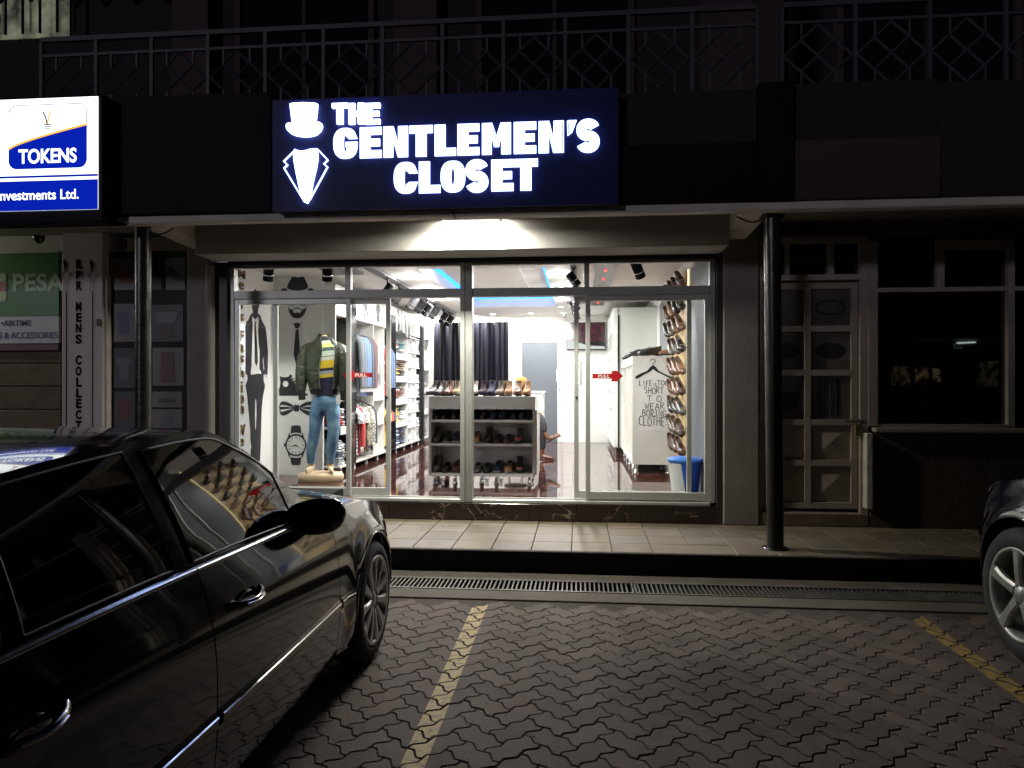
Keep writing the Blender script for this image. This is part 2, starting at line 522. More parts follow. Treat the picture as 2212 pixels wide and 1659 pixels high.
for n_, (nv, zc, x, y, k, hj) in enumerate(pave_all):
    if n_ < 300 and nv == 0:
        o = bpy.data.objects.new('paver', PM[k]); COL.objects.link(o); o.parent = pav; o.location = (x, y - 3, hj)
    else:
        o_ = len(stuff.v)
        stuff.v += [(v.co.x + x, v.co.y + y, v.co.z + hj) for v in PM[k].vertices]
        stuff.f += [tuple(i + o_ for i in p.vertices) for p in PM[k].polygons]; stuff.sm += [False] * len(PM[k].polygons)
o = obj('pavers', stuff, mat('paver_concrete_far', (.088, .064, .054), .82, var=.26, vs=4, bump=.5, bs=130), pav, kind='stuff')
add_stain(MATS['paver_concrete_far'])
# edge strip of half blocks where the herringbone meets the concrete
# painted bay lines, clipped to the tops of the blocks they cross
def clip_poly(P, nx, ny, c):
    out = []
    for i in range(len(P)):
        a, b = P[i - 1], P[i]; da = a[0] * nx + a[1] * ny - c; db = b[0] * nx + b[1] * ny - c
        if (da >= 0) != (db >= 0):
            t = da / (da - db); out.append((a[0] + (b[0] - a[0]) * t, a[1] + (b[1] - a[1]) * t))
        if db >= 0: out.append((b[0], b[1]))
    return out
def bay_line(x0, y0, x1, y1, w, m):
    d = Vector((x1 - x0, y1 - y0)).normalized(); nx, ny = -d.y, d.x
    c0 = x0 * nx + y0 * ny
    mb = MB()
    for nv, zc, x, y, k, hj in pave_all:
        P = [(p.x + x, p.y + y) for p in inset([OUTL[k]], .0062)[0]]
        P = clip_poly(P, nx, ny, c0 - w / 2)
        if len(P) > 2: P = clip_poly(P, -nx, -ny, -(c0 + w / 2))
        if len(P) > 2: P = clip_poly(P, d.x, d.y, x0 * d.x + y0 * d.y)
        if len(P) > 2: mb.add([(a, b, hj + .0014) for a, b in P], [tuple(range(len(P)))])
    return mb
ylw = noisy_print('worn_yellow_paint', (.36, .26, .085), (.17, .13, .07), 26, thr=.58, rough=.7, soft=.1)
solo('parking_line', bay_line(-.64, 1.0, -.665, 4.98, .1, ylw), ylw, kind='structure')
solo('parking_line', bay_line(2.06, 1.0, 2.16, 4.98, .1, ylw), mat('old_yellow_paint', (.24, .165, .045), .7, var=.5, vs=18), kind='structure')

ap = setting('apron', (0, 5.1, 0))
obj('apron_slab', MB().box(-8, 8, 5.0, 5.21, -.074, .002, .004), concrete, ap)
obj('apron_slab', MB().box(-8, 8, 5.5, KY + .02, -.074, .004, .004), concrete, ap)
obj('channel', MB().box(-8, 8, 5.21, 5.5, -.3, -.16), black_matt, ap)
for (gx0, gx1, lab) in ((-3.2, .395, 'left section of the iron drain grate, running behind the black car wheel'),
                        (.405, 4.6, 'right section of the iron drain grate, in front of the dark neighbouring door')):
    g = thing('drain_grate', lab, 'drain grate', ((gx0 + gx1) / 2, 5.35, -.03), world=True, group='drain grates along the kerb')
    f = MB(); f.box(gx0, gx1, 5.212, 5.236, -.03, .006); f.box(gx0, gx1, 5.474, 5.498, -.03, .006); f.box(gx0, gx0 + .012, 5.236, 5.474, -.03, .005); f.box(gx1 - .012, gx1, 5.236, 5.474, -.03, .005)
    obj('frame', f, iron, g)
    bm_ = MB().box(-.0055, .0055, 5.236 - 5.35, 5.474 - 5.35, 0, .034).mesh('bar'); bm_.materials.append(iron)
    nb = int((gx1 - gx0 - .04) / .0335)
    for k in range(nb):
        o = bpy.data.objects.new('bar', bm_); COL.objects.link(o); o.parent = g
        o.location = (gx0 + .03 + k * .0335 - g.location.x, 0, rp.uniform(-.001, .001)); o.rotation_euler = (0, 0, rp.uniform(-.01, .01))

# walkway with square tiles
# grit and crumbs lying on the paving
gt_ = MB(); gr_ = random.Random(11)
for k in range(170):
    x = gr_.uniform(-1.2, 3.6); y = gr_.uniform(1.8, 5.0); r_ = gr_.uniform(.0015, .0055) * (1.6 if gr_.random() < .1 else 1)
    a_ = gr_.uniform(0, 6)
    vs = [(x + r_ * math.cos(a_ + t) * gr_.uniform(.6, 1.3), y + r_ * math.sin(a_ + t) * gr_.uniform(.6, 1.3), .0005) for t in (0, 1.5, 3.1, 4.7)] + [(x, y, r_ * gr_.uniform(.8, 1.4))]
    gt_.add(vs, [(0, 1, 4), (1, 2, 4), (2, 3, 4), (3, 0, 4)])
solo('grit', gt_, mat('pale_grit', (.32, .29, .25), .8, var=.5, vs=40), 'small pale grit scattered over the wavy paving blocks', 'grit', kind='stuff')
wk = setting('walkway', (0, 6.3, 0))
obj('walkway_slab', MB().box(-9, 9, KY + .006, 7.6, -.05, KZ - .012), kerb_mat, wk)
obj('kerb_edge', MB().box(-9, 9, KY, KY + .035, -.06, KZ, .006), kerb_mat, wk)
tile_mats = [mat('ochre_tile', (.125, .10, .068), .6, var=.2, vs=5, rand=.2, bump=.25, bs=40), mat('grey_ochre_tile', (.118, .10, .078), .6, var=.2, vs=5, rand=.16, bump=.25, bs=40)]
TS = .323
tmsh = []
for tm in tile_mats:
    b_ = MB().box(.003, TS - .003, .003, TS - .003, -.02, 0, .003).mesh('walkway_tile'); b_.materials.append(tm); tmsh.append(b_)
for i in range(-12, 20):
    for j in range(4):
        x = -.06 + i * TS; y = KY + .037 + j * TS
        if x < -4.2 or x > 5.6: continue
        if j == 3: continue
        o = bpy.data.objects.new('walkway_tile', tmsh[rp.random() < .4]); COL.objects.link(o); o.parent = wk
        o.location = (x, y - 6.3, KZ + rp.uniform(-.001, .001))
b_ = MB().box(.003, TS - .003, .003, .24, -.02, 0, .003).mesh('walkway_tile'); b_.materials.append(tile_mats[0])
for i in range(-12, 18):
    o = bpy.data.objects.new('walkway_tile', b_); COL.objects.link(o); o.parent = wk
    o.location = (-.06 + i * TS, KY + .037 + 3 * TS - 6.3, KZ + rp.uniform(-.001, .001))

# ------------------------------------------------------------------ the building front
WX0 = onY(495, 800, 7.03).x; WX1 = onY(1545, 800, 7.03).x    # shop front opening
bld = thing('shop_building', 'dark two storey shop building with a canopy over its street front', 'building', (0, 6.9, 0), world=True)
LZ0, LZ1 = 2.86, 2.925
obj('canopy_lip', MB().box(-9, 9, 5.80, 5.92, LZ0, LZ1, .008), lip_mat, bld)
obj('soffit', MB().box(-9, 9, 5.925, 7.2, 3.04, 3.12), plaster_out, bld)
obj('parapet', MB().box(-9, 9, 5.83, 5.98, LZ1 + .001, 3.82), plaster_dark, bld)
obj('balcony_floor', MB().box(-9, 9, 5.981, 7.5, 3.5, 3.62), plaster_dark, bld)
bxl = onY(422, 513, 6.59).x; bxr = onY(1575, 490, 6.58).x
box_y = 6.585
shb = onY(1000, 540, box_y).z
obj('shutter_box', MB().box(bxl, bxr, box_y, 7.0, shb, 3.035, .004), mat('grey_plaster', (.40, .39, .36), .85, var=.08, vs=3, bump=.2, bs=40), bld)
for x0, x1 in ((bxl - .22, bxl - .001), (bxr + .001, bxr + .22)):
    mb = MB()
    mb.add([(x0, 5.925, 2.90), (x1, 5.925, 2.90), (x1, 7.2, LZ0 - .01), (x0, 7.2, LZ0 - .01), (x0, 5.925, 3.038), (x1, 5.925, 3.038), (x1, 7.2, 3.038), (x0, 7.2, 3.038)],
           [(0, 3, 2, 1), (4, 5, 6, 7), (0, 1, 5, 4), (1, 2, 6, 5), (2, 3, 7, 6), (3, 0, 4, 7)])
    obj('beam', mb, lip_mat, bld)
# piers either side of the shop front
PRX1 = onY(1640, 800, 6.95).x
obj('pier', MB().box(WX1 + .06, PRX1, 6.95, 7.6, KZ, 3.04, .012), plaster_out, bld)
pl0 = onY(403, 800, 6.95).x
obj('pier', MB().box(pl0, WX0 - .16, 6.95, 7.095, KZ, 3.04, .012), plaster_out, bld)
# rounded downpipe-like corner on the left pier
px_ = onY(452, 800, 6.93).x
obj('corner_roll', MB().tube([(px_, 6.95, KZ), (px_, 6.95, 2.69)], .045, 12), plaster_out, bld)
# dark reveal round the opening
for xa, xb, ya in ((WX0 - .159, WX0 - .004, 6.99), (WX1 + .004, WX1 + .059, 6.97)):
    obj('reveal', MB().box(xa, xb, ya, 7.098, KZ, 2.73), mat('dark_reveal', (.03, .026, .026), .5), bld)
gt = onY(1000, 568, 7.03).z
obj('shutter_slot', MB().box(WX0 - .003, WX1 + .003, 7.002, 7.12, gt + .002, shb + .05), black_matt, bld)
# black marble plinth slabs under the shop front
PLZ = onY(1250, 1090.5, 6.98).z
pn = thing('marble_plinth', 'black veined marble plinth under the lit shop front', 'plinth', ((WX0 + WX1) / 2, 7.0, KZ), world=True)
xs_ = np.linspace(WX0 - .16, WX1 + .06, 12)
for a, b in zip(xs_[:-1], xs_[1:]):
    obj('slab', MB().box(a + .001, b - .001, 6.975, 7.2, KZ + .001, PLZ, .002), black_marble, pn)

# upper wall, its pillars and openings behind the balcony
BY = 7.45
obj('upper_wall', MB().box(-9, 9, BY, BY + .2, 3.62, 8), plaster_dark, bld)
uw = thing('balcony_window', 'unlit window behind the balcony railing, upper left of the hat sign', 'window', (-2.6, BY, 3.7), world=True)
def dark_window(root, x0, x1, z0, z1, y=BY):
    obj('pane', MB().box(x0, x1, y - .012, y - .004, z0, z1), dark_glass, root)
    f = MB(); f.box(x0 - .06, x0, y - .05, y - .001, z0 - .06, z1 + .06); f.box(x1, x1 + .06, y - .05, y - .001, z0 - .06, z1 + .06)
    f.box(x0, x1, y - .05, y - .001, z1, z1 + .06); f.box((x0 + x1) / 2 - .02, (x0 + x1) / 2 + .02, y - .045, y - .013, z0, z1)
    obj('frame', f, plaster_pink, root)
dark_window(uw, -3.6, -2.2, 3.9, 6.2)
uw2 = thing('balcony_door', 'unlit doorway behind the balcony railing above the shop sign', 'door', (-.4, BY, 3.7), world=True); dark_window(uw2, -1.0, .5, 3.65, 6.2)
uw3 = thing('balcony_window', 'unlit window behind the balcony railing right of the upper pillar', 'window', (3, BY, 3.7), world=True); dark_window(uw3, 2.6, 4.2, 4.4, 6.2)
for x0, x1 in ((-4.3, -3.9), (-1.9, -1.45), (1.2, 2.0)):
    obj('pilaster', MB().box(x0, x1, BY - .16, BY - .001, 3.62, 8), plaster_pink, bld)
obj('upper_pillar', MB().box(onY(1641, 100, 5.99).x, onY(1684, 100, 5.99).x, 5.99, 6.2, 3.83, 8), plaster_pink, bld)
# lit window, upper left corner, behind a dark lattice grille
lw_ = thing('lit_window', 'dimly lit greenish window behind a dark lattice grille at the upper left corner', 'window', (-5.8, BY, 4.6), world=True)
a0 = onY(-60, 80, BY); a1 = onY(151, 80, BY)
glow = bpy.data.materials.new('greenish_lit_curtain'); glow.use_nodes = True
nt = glow.node_tree; b = nt.nodes['Principled BSDF']; g = nt.nodes.new('ShaderNodeNewGeometry'); n = nt.nodes.new('ShaderNodeTexNoise'); n.inputs['Scale'].default_value = 3.5; n.inputs['Detail'].default_value = 3
nt.links.new(g.outputs['Position'], n.inputs['Vector']); rr = nt.nodes.new('ShaderNodeValToRGB'); rr.color_ramp.elements[0].position = .35; rr.color_ramp.elements[0].color = (.02, .02, .014, 1); rr.color_ramp.elements[1].position = .65; rr.color_ramp.elements[1].color = (.17, .18, .12, 1)
nt.links.new(n.outputs['Fac'], rr.inputs[0]); nt.links.new(rr.outputs[0], b.inputs['Emission Color']); b.inputs['Emission Strength'].default_value = .55; b.inputs['Base Color'].default_value = (.1, .1, .08, 1)
obj('pane', MB().box(a0.x, a1.x, BY - .02, BY - .005, a1.z, 7.5), glow, lw_)
w3 = a1.x - a0.x
gr = MB()
fz = a1.z
for k in range(10):
    for s_ in (-1, 1):
        x = a0.x - 1 + k * .36
        gr.tube([(x, BY - .12, fz + .35), (x + s_ * .9 * 1.0, BY - .12, fz + 1.6)], .022, 4, smooth=False)
for k in range(7):
    x = a0.x + .1 + k * .2
    gr.tube([(x, BY - .118, fz), (x, BY - .118, fz + .42)], .018, 4, smooth=False)
obj('grille', gr, black_matt, lw_)
for k in range(3):
    x = a0.x + .4 + k * .33
    obj('curtain_fold', MB().tube([(x, BY - .04, fz + .05), (x, BY - .04, fz + .5), (x - .12, BY - .04, fz + .8)], .016, 5), mat('dim_cream_frame', (.30, .30, .24), .6, emit=.06), lw_)

# balcony railings with interlaced diamonds
rail_mat = mat('grey_rail_paint', (.045, .044, .062), .6, var=.1)
RY = 6.0
zt = onY(490, 69, RY).z; zm = onY(490, 104.6, RY).z; zb = 3.845
def railing(x0, x1, lab):
    n = max(1, round((x1 - x0) / .52)); w = (x1 - x0) / n
    r = thing('balcony_railing', lab, 'railing', ((x0 + x1) / 2, RY, zb), world=True, group='balcony railings')
    mb = MB(); mb.box(x0, x1, RY - .018, RY + .018, zt - .02, zt + .02); obj('top_rail', mb, rail_mat, r)
    mb = MB(); mb.box(x0, x1, RY - .012, RY + .012, zm - .012, zm + .012); obj('middle_rail', mb, rail_mat, r)
    mb = MB(); mb.box(x0, x1, RY - .012, RY + .012, zb, zb + .024); obj('bottom_rail', mb, rail_mat, r)
    for k in range(n + 1):
        x = x0 + k * w
        obj('post', MB().box(x - .015, x + .015, RY - .014, RY + .014, zb - .02, zt - .021), rail_mat, r)
    for k in range(n):
        cx = x0 + (k + .5) * w; hw = w / 2 - .02; hh = min(hw * .95, (zm - zb) / 2 - .02); cz = zm - .02 - hh; s_ = .013
        mb = MB()
        T = (cx, cz + hh); B = (cx, cz - hh); L_ = (cx - hw, cz); R_ = (cx + hw, cz)
        mid = lambda p, q: ((p[0] + q[0]) / 2, (p[1] + q[1]) / 2)
        for p, q in ((T, L_), (T, R_), (B, L_), (B, R_), (mid(T, L_), mid(B, R_)), (mid(T, R_), mid(B, L_))):
            mb.tube([(p[0], RY, p[1]), (q[0], RY, q[1])], s_, 4, smooth=False)
        for sx in (-1, 1):
            mb.box(cx + sx * hw / 2 - .008, cx + sx * hw / 2 + .008, RY - .008, RY + .008, cz + hh / 2, zm - .013)
            mb.box(cx + sx * hw / 2 - .008, cx + sx * hw / 2 + .008, RY - .008, RY + .008, zb + .025, cz - hh / 2)
        obj('diamond_lattice', mb, rail_mat, r)
upx0 = onY(1641, 100, 5.99).x; upx1 = onY(1684, 100, 5.99).x
railing(-4.75, upx0 - .02, 'long balcony railing of interlaced diamonds above the illuminated shop sign')
railing(upx1 + .02, 3.9, 'shorter balcony railing of interlaced diamonds right of the upper pillar')
obj('parapet_block', MB().box(3.95, 9, 5.82, 6.0, 3.821, 4.9), plaster_dark, bld)

# steel posts on the kerb
def post(px_top, px_bot, py_bot, lab):
    b0 = onZ(px_bot, py_bot, KZ); t0 = onY(px_top, 450, b0.y)
    p = thing('canopy_post', lab, 'post', (b0.x, b0.y + .03, KZ), group='round black posts holding up the canopy')
    dx = t0.x - b0.x
    obj('shaft', MB().tube([(0, 0, .001), (dx * .5, 0, 1.35), (dx, 0, LZ0 + .02 - KZ)], .066, 24), post_paint, p)
    obj('base_ring', MB().lathe([(.10, 0), (.10, .012), (.072, .014)], 20), black_gloss, p)
    obj('cap_plate', MB().box(dx - .09, dx + .09, -.06, .06, LZ0 - KZ - .012, LZ0 - KZ - .001), black_gloss, p)
    return b0
PB = post(1669.5, 1677, 1187, 'round black canopy post right of the lit shop front')
lx = onY(304, 700, PB.y)
p2 = onY(305, 700, PB.y)
q = thing('canopy_post', 'round black canopy post left of the lit shop front behind the car', 'post', (p2.x, PB.y + .03, KZ), group='round black posts holding up the canopy')
obj('shaft', MB().tube([(0, 0, .001), (0, 0, LZ0 + .02 - KZ)], .066, 24), post_paint, q)
obj('base_ring', MB().lathe([(.10, 0), (.10, .012), (.072, .014)], 20), black_gloss, q)
# cable loops at the post heads
for (cx, s_, lab) in ((p2.x, 1, 'short loose cable loop at the head of the left post'), (PB.x, -1, 'short loose cable loop at the head of the right post')):
    pts = [(cx + s_ * (.07 + .25 * t), 5.93, LZ0 - .015 - .05 * math.sin(math.pi * t)) for t in [i / 8 for i in range(9)]]
    solo('cable', MB().tube(pts, .007, 6), black_matt, lab, 'cable')

# fascia boards beside the shop sign
SY = 5.72
def fascia(x0, x1, y0, y1, name, m, lab, Y=SY, d=.07, xr=None):
    a = onY(x0, y0, Y); b = onY(x1, y1, Y)
    xm = (x0 + x1) / 2
    return solo(name, MB().box(a.x, b.x, Y, Y + d, onY(xm, y1, Y).z, onY(xm, y0, Y).z, .004), m, lab, 'sign board')
a = onY(228, 400, 5.76).x; b = onY(588, 400, 5.76).x
zA = LZ1 + .004
solo('blank_sign_board', MB().box(a, b, 5.745, 5.828, zA, onY(400, 205, 5.745).z, .004), black_panel, 'blank black board between the tokens sign and the shop sign', 'sign board')
a = onY(1338, 400, 5.76).x; b = onY(1637, 400, 5.76).x
solo('blank_sign_board', MB().box(a, b, 5.76, 5.828, zA, onY(1480, 310, 5.76).z, .004), black_panel, 'low blank black board right of the illuminated shop sign', 'sign board')
a2 = onY(1714, 400, 5.76).x
solo('blank_sign_board', MB().box(b + .004, a2, 5.74, 5.828, zA, onY(1670, 176, 5.74).z, .004), black_panel, 'tall narrow black board above the right post', 'sign board')
a3 = onY(1717, 400, 5.78).x; b3 = onY(2030, 400, 5.78).x
solo('blank_sign_board', MB().box(a3, b3, 5.77, 5.828, zA, onY(1870, 298, 5.77).z, .004), plaster_pink, 'faded pinkish board above the dark neighbouring door', 'sign board')
solo('blank_sign_board', MB().box(a3, b3, 5.80, 5.829, onY(1870, 296, 5.77).z, onY(1870, 175, 5.80).z, .004), mat('black_brown', (.012, .009, .008), .8), 'dark upper board above the faded pinkish one', 'sign board')
# ------------------------------------------------------------------ illuminated shop sign
SGY = 5.68
sx0 = onY(588, 330, SGY).x; sx1 = onY(1336, 330, SGY).x
sz0 = onY(963, 449, SGY).z; sz1 = onY(963, 202, SGY).z
sg = thing('shop_sign', 'navy lightbox sign with glowing white top hat, suit and THE GENTLEMEN\'S CLOSET letters', 'sign', ((sx0 + sx1) / 2, SGY, sz0), world=True)
obj('face_panel', MB().box(sx0, sx1, SGY, SGY + .03, sz0, sz1, .002), mat('lit_navy_face', (.006, .011, .078), .5, var=.1, vs=2, spec=.25, emit=.0008, ecol=(.06, .12, 1.0)), sg)
bx_ = MB().box(sx0 + .01, sx1 - .01, SGY + .031, 5.829, sz0 + .012, sz1 - .01)
obj('casing', bx_, black_panel, sg)
# light leaking under the casing
wl = emis('sign_white', (.46, .58, 1.0), 3.6)
wl2 = emis('sign_rim_white', (.46, .58, 1.0), 2.6)
def glyph(ch, w, h, s, sv):
    """outline of a heavy sans capital in a w x h box, stem s, bar sv; first loop ccw"""
    if ch == 'T': return [[(w / 2 - s / 2, 0), (w / 2 + s / 2, 0), (w / 2 + s / 2, h - sv), (w, h - sv), (w, h), (0, h), (0, h - sv), (w / 2 - s / 2, h - sv)]]
    if ch == 'H':
        m = sv / 2
        return [[(0, 0), (s, 0), (s, h / 2 - m), (w - s, h / 2 - m), (w - s, 0), (w, 0), (w, h), (w - s, h), (w - s, h / 2 + m), (s, h / 2 + m), (s, h), (0, h)]]
    if ch == 'E':
        m = sv / 2
        return [[(0, 0), (w, 0), (w, sv), (s, sv), (s, h / 2 - m), (w * .93, h / 2 - m), (w * .93, h / 2 + m), (s, h / 2 + m), (s, h - sv), (w, h - sv), (w, h), (0, h)]]
    if ch == 'L': return [[(0, 0), (w, 0), (w, sv), (s, sv), (s, h), (0, h)]]
    if ch == 'N': return [[(0, 0), (s * .92, 0), (s * .92, h * .56), (w - s * .95, 0), (w, 0), (w, h), (w - s * .92, h), (w - s * .92, h * .44), (s * .95, h), (0, h)]]
    if ch == 'M': return [[(0, 0), (s * .85, 0), (s * .85, h * .60), (w / 2 - s * .22, h * .24), (w / 2 + s * .22, h * .24), (w - s * .85, h * .60), (w - s * .85, 0), (w, 0), (w, h), (w - s * .9, h), (w / 2, h * .58), (s * .9, h), (0, h)]]
    if ch == "'": return [[(w * .1, h * .52), (w * .55, h * .62), (w, h), (w * .25, h), (w * .05, h * .98)]]
    if ch == 'O': return [arc(w / 2, h / 2, w / 2, h / 2, 0, 350, 35, 2.5), arc(w / 2, h / 2, w / 2 - s * .98, h / 2 - sv * .95, 0, 350, 35, 2.2)[::-1]]
    if ch == 'C':
        o = arc(w / 2, h / 2, w / 2, h / 2, 38, 322, 30, 2.5); i = arc(w / 2, h / 2, w / 2 - s * .98, h / 2 - sv * .95, 322, 38, 24, 2.2)
        o[0] = (w, h * .64); o[-1] = (w, h * .36); i[0] = (w - s * .8, h * .36); i[-1] = (w - s * .8, h * .64)
        return [o + i]
    if ch == 'G':
        o = arc(w / 2, h / 2, w / 2, h / 2, 38, 350, 32, 2.5); i = arc(w / 2, h / 2, w / 2 - s * .98, h / 2 - sv * .95, 335, 38, 24, 2.2)
        o[0] = (w, h * .64); i[-1] = (w - s * .85, h * .64)
        o += [(w, h * .54), (w * .50, h * .54), (w * .50, h * .38), (w - s, h * .38)]
        return [o + i]
    if ch == 'S':
        k = .5 * s; cx = w / 2; rx = w / 2 - k; ry = (h - sv) / 4
        top = arc(cx, h - sv / 2 - ry, rx, ry, 18, 262, 14, 2.2)
        bot = arc(cx, sv / 2 + ry, rx, ry, 82, -162, 14, 2.2)
        L_ = stroke(top + bot, (s + sv) / 2 * 1.02)[0]
        return [L_ if area(L_) > 0 else L_[::-1]]
def to_plane(px, py, Y): p = onY(px, py, Y); return p.x, p.z
def put_letter(ch, x0, x1, yt, yb, outlined=True):
    xa, _ = to_plane(*fromD(x0, (yt + yb) / 2), SGY); xb, _ = to_plane(*fromD(x1, (yt + yb) / 2), SGY)
    _, zt_ = to_plane(*fromD((x0 + x1) / 2, yt), SGY); _, zb_ = to_plane(*fromD((x0 + x1) / 2, yb), SGY)
    w, h = xb - xa, zt_ - zb_
    s = min(.115, h * (.35 if outlined else .31)) if ch != "'" else .1
    if ch == 'M': s = h * .36
    G = glyph(ch, w, h, s, h * (.245 if outlined else .215))
    M = F_front(xa, SGY - .004, zb_)
    if outlined:
        rim = G + [l[::-1] for l in inset(G, .0065)]
        obj('letter_rim', plate(rim, .012, M), wl2, sg)
        G = inset(G, .0145)
    obj('letter', plate(G, .028, M), wl, sg)
for ch, x0, x1 in (('T', 415, 508), ('H', 515, 609), ('E', 617, 704)): put_letter(ch, x0, x1, 98, 222, False)
yt = lambda x: 247 - (x - 420) * .0342; yb = lambda x: 431 - (x - 420) * .0285
for ch, x0, x1 in (('G', 420, 565), ('E', 580, 710), ('N', 722, 870), ('T', 880, 1020), ('L', 1032, 1160), ('E', 1170, 1301), ('M', 1318, 1492), ('E', 1510, 1645), ('N', 1660, 1812), ("'", 1828, 1890), ('S', 1884, 2033)):
    put_letter(ch, x0, x1, yt((x0 + x1) / 2), yb((x0 + x1) / 2))
yt = lambda x: 452 - (x - 785) * .0265; yb = lambda x: 642 - (x - 785) * .026
for ch, x0, x1 in (('C', 785, 930), ('L', 937, 1066), ('O', 1068, 1216), ('S', 1214, 1360), ('E', 1374, 1508), ('T', 1511, 1655)):
    put_letter(ch, x0, x1, yt((x0 + x1) / 2), yb((x0 + x1) / 2))
def DP(lp, ox, oz): return [(onY(*fromD(*p), SGY).x - ox, onY(*fromD(*p), SGY).z - oz) for p in lp]
ox, oz = sx0, sz0
MS = F_front(ox, SGY - .004, oz)
hat = DP([(160, 103), (175, 98), (240, 94), (310, 97), (327, 102), (323, 150), (315, 212), (335, 210), (352, 220), (356, 238), (345, 265), (318, 288), (285, 297), (245, 299), (200, 294), (165, 280), (143, 258), (136, 236), (144, 220), (160, 216), (174, 222), (168, 165)], ox, oz)
hole = DP([(232, 241), (262, 238), (300, 232), (314, 224), (312, 238), (290, 248), (260, 252), (234, 254)], ox, oz)
obj('top_hat_emblem', plate([hat, hole], .028, MS), wl, sg)
shirt = DP([(190, 374), (200, 380), (225, 386), (255, 383), (290, 373), (326, 372), (328, 430), (318, 490), (303, 550), (286, 640), (276, 680), (263, 702), (246, 690), (232, 665), (215, 600), (198, 520), (184, 440), (182, 395)], ox, oz)
btn = [arc(*DP([(251, y)], ox, oz)[0], .006, .006, 0, 330, 11) for y in (443, 501, 559)]
obj('shirt_emblem', plate([shirt] + btn, .028, MS), wl, sg)
for path in ([(189, 377), (120, 445), (142, 467), (122, 487), (246, 692)], [(326, 374), (386, 438), (362, 461), (384, 480), (277, 678)]):
    obj('lapel_line', plate(stroke(DP(path, ox, oz), .009), .012, MS), wl2, sg)

# small under-sign scraps: torn banner edge
for k in range(14):
    tb = MB()
    x = sx0 + .05 + k * .2 + rp.uniform(-.03, .03); w = rp.uniform(.06, .16)
    tb.add([(x, 5.79, sz0 - .002), (x + w, 5.79, sz0 - .002), (x + w * .8, 5.785, sz0 - rp.uniform(.008, .03)), (x + w * .2, 5.785, sz0 - rp.uniform(.008, .03))], [(0, 1, 2, 3)])
    obj('banner_scrap', tb, mat('old_banner', (.5, .48, .45), .6, var=.4, vs=20), sg)
solo('hanging_wire', MB().tube([(-1.03, 5.78, LZ1 + .02), (-1.02, 5.77, LZ1 - .03), (-1.0, 5.785, LZ0 - .02)], .005, 6), black_matt, 'short wire hanging over the canopy lip above the door', 'cable')

# flood light under the canopy
fl = thing('floodlight', 'slim white floodlight under the canopy above the shop door', 'lamp', (0, 6.2, 2.9), world=True)
fx0 = onY(966, 500, box_y).x; fx1 = onY(1084, 500, box_y).x
obj('housing', MB().box(fx0 - .012, fx1 + .012, 6.30, 6.36, 2.955, 3.035, .004).box(fx0 - .012, fx0 - .002, 6.36, 6.50, 2.945, 3.035).box(fx1 + .002, fx1 + .012, 6.36, 6.50, 2.945, 3.035), mat('lamp_housing', (.3, .3, .3), .4), fl)
obj('tube', MB().tube([(fx0, 6.45, 3.0), (fx1, 6.45, 3.0)], .014, 10), emis('cool_tube', (1.0, .97, .86), 14), fl)
ld = bpy.data.lights.new('floodlight_lamp', 'AREA'); ld.shape = 'RECTANGLE'; ld.size = fx1 - fx0; ld.size_y = .06; ld.energy = 72; ld.color = (1, .96, .84)
lo = bpy.data.objects.new('floodlight_lamp', ld); COL.objects.link(lo); lo.parent = fl; lo.location = Vector(((fx0 + fx1) / 2, 6.43, 2.975)) - fl.location; lo.rotation_euler = (R(12), 0, 0)

# ------------------------------------------------------------------ TOKENS lightbox on the left
TY = 5.60
tk = thing('tokens_lightbox', 'glowing white and blue TOKENS lightbox at the upper left', 'sign', (-5.6, TY, 3.0), world=True)
def EP(lp): return [(onY(*fromE(*p), TY).x, onY(*fromE(*p), TY).z) for p in lp]
(tx1, tz1), = EP([(647, 635)]); (_, tz0), = EP([(647, 1378)])
tx0 = -7.4
c_w = emis('lightbox_white', (.93, 1.0, .97), 1.25); c_b = emis('lightbox_blue', (.003, .022, .60), .42); c_o = emis('lightbox_orange', (1, .45, .04), .8); c_n = emis('lightbox_navy', (.01, .03, .2), .5)
obj('casing', MB().box(tx0, tx1 + .035, TY + .004, 5.80, tz0 - .1, tz1 + .02, .006), black_panel, tk)
MT = lambda k: F_front(0, TY - .001 * k, 0)
def rect(x0, z0, x1, z1): return [(x0, z0), (x1, z0), (x1, z1), (x0, z1)]
obj('face_panel', plate([rect(tx0, tz0, tx1, tz1)], .004, MT(0)), c_w, tk)
(_, zq), = EP([(647, 1180)]); (_, zq1), = EP([(647, 1160)]); (_, zq2), = EP([(647, 1145)])
obj('blue_band', plate([rect(tx0, tz0, tx1, zq)], .002, MT(4)), c_b, tk)
obj('blue_line', plate([rect(tx0, zq1, tx1, zq2)], .002, MT(4)), c_b, tk)
(bx0, bz1), = EP([(60, 697)]); (bx1, bz0), = EP([(575, 1103)])
rr_ = .07
def rrect(x0, z0, x1, z1, r):
    o = []
    for cx, cz, a in ((x1 - r, z0 + r, -90), (x1 - r, z1 - r, 0), (x0 + r, z1 - r, 90), (x0 + r, z0 + r, 180)): o += arc(cx, cz, r, r, a, a + 90, 6)
    return o
box_ = rrect(bx0, bz0, bx1, bz1, rr_)
obj('logo_border', plate([box_, inset([box_], .006)[0][::-1]], .002, MT(4)), c_n, tk)
hh = bz1 - bz0; ww = bx1 - bx0
curve = [(bx0 + ww * t, bz0 + hh * (.30 + .35 * t ** .75)) for t in [i / 14 for i in range(15)]]
low = arc(bx0 + rr_, bz0 + rr_, rr_, rr_, 180, 270, 6) + arc(bx1 - rr_, bz0 + rr_, rr_, rr_, 270, 360, 6)
obj('logo_field', plate([low + curve[::-1]], .002, MT(5)), c_b, tk)
obj('logo_curve', plate(stroke([(x, z + .008) for x, z in curve], .016), .002, MT(6)), c_o, tk)
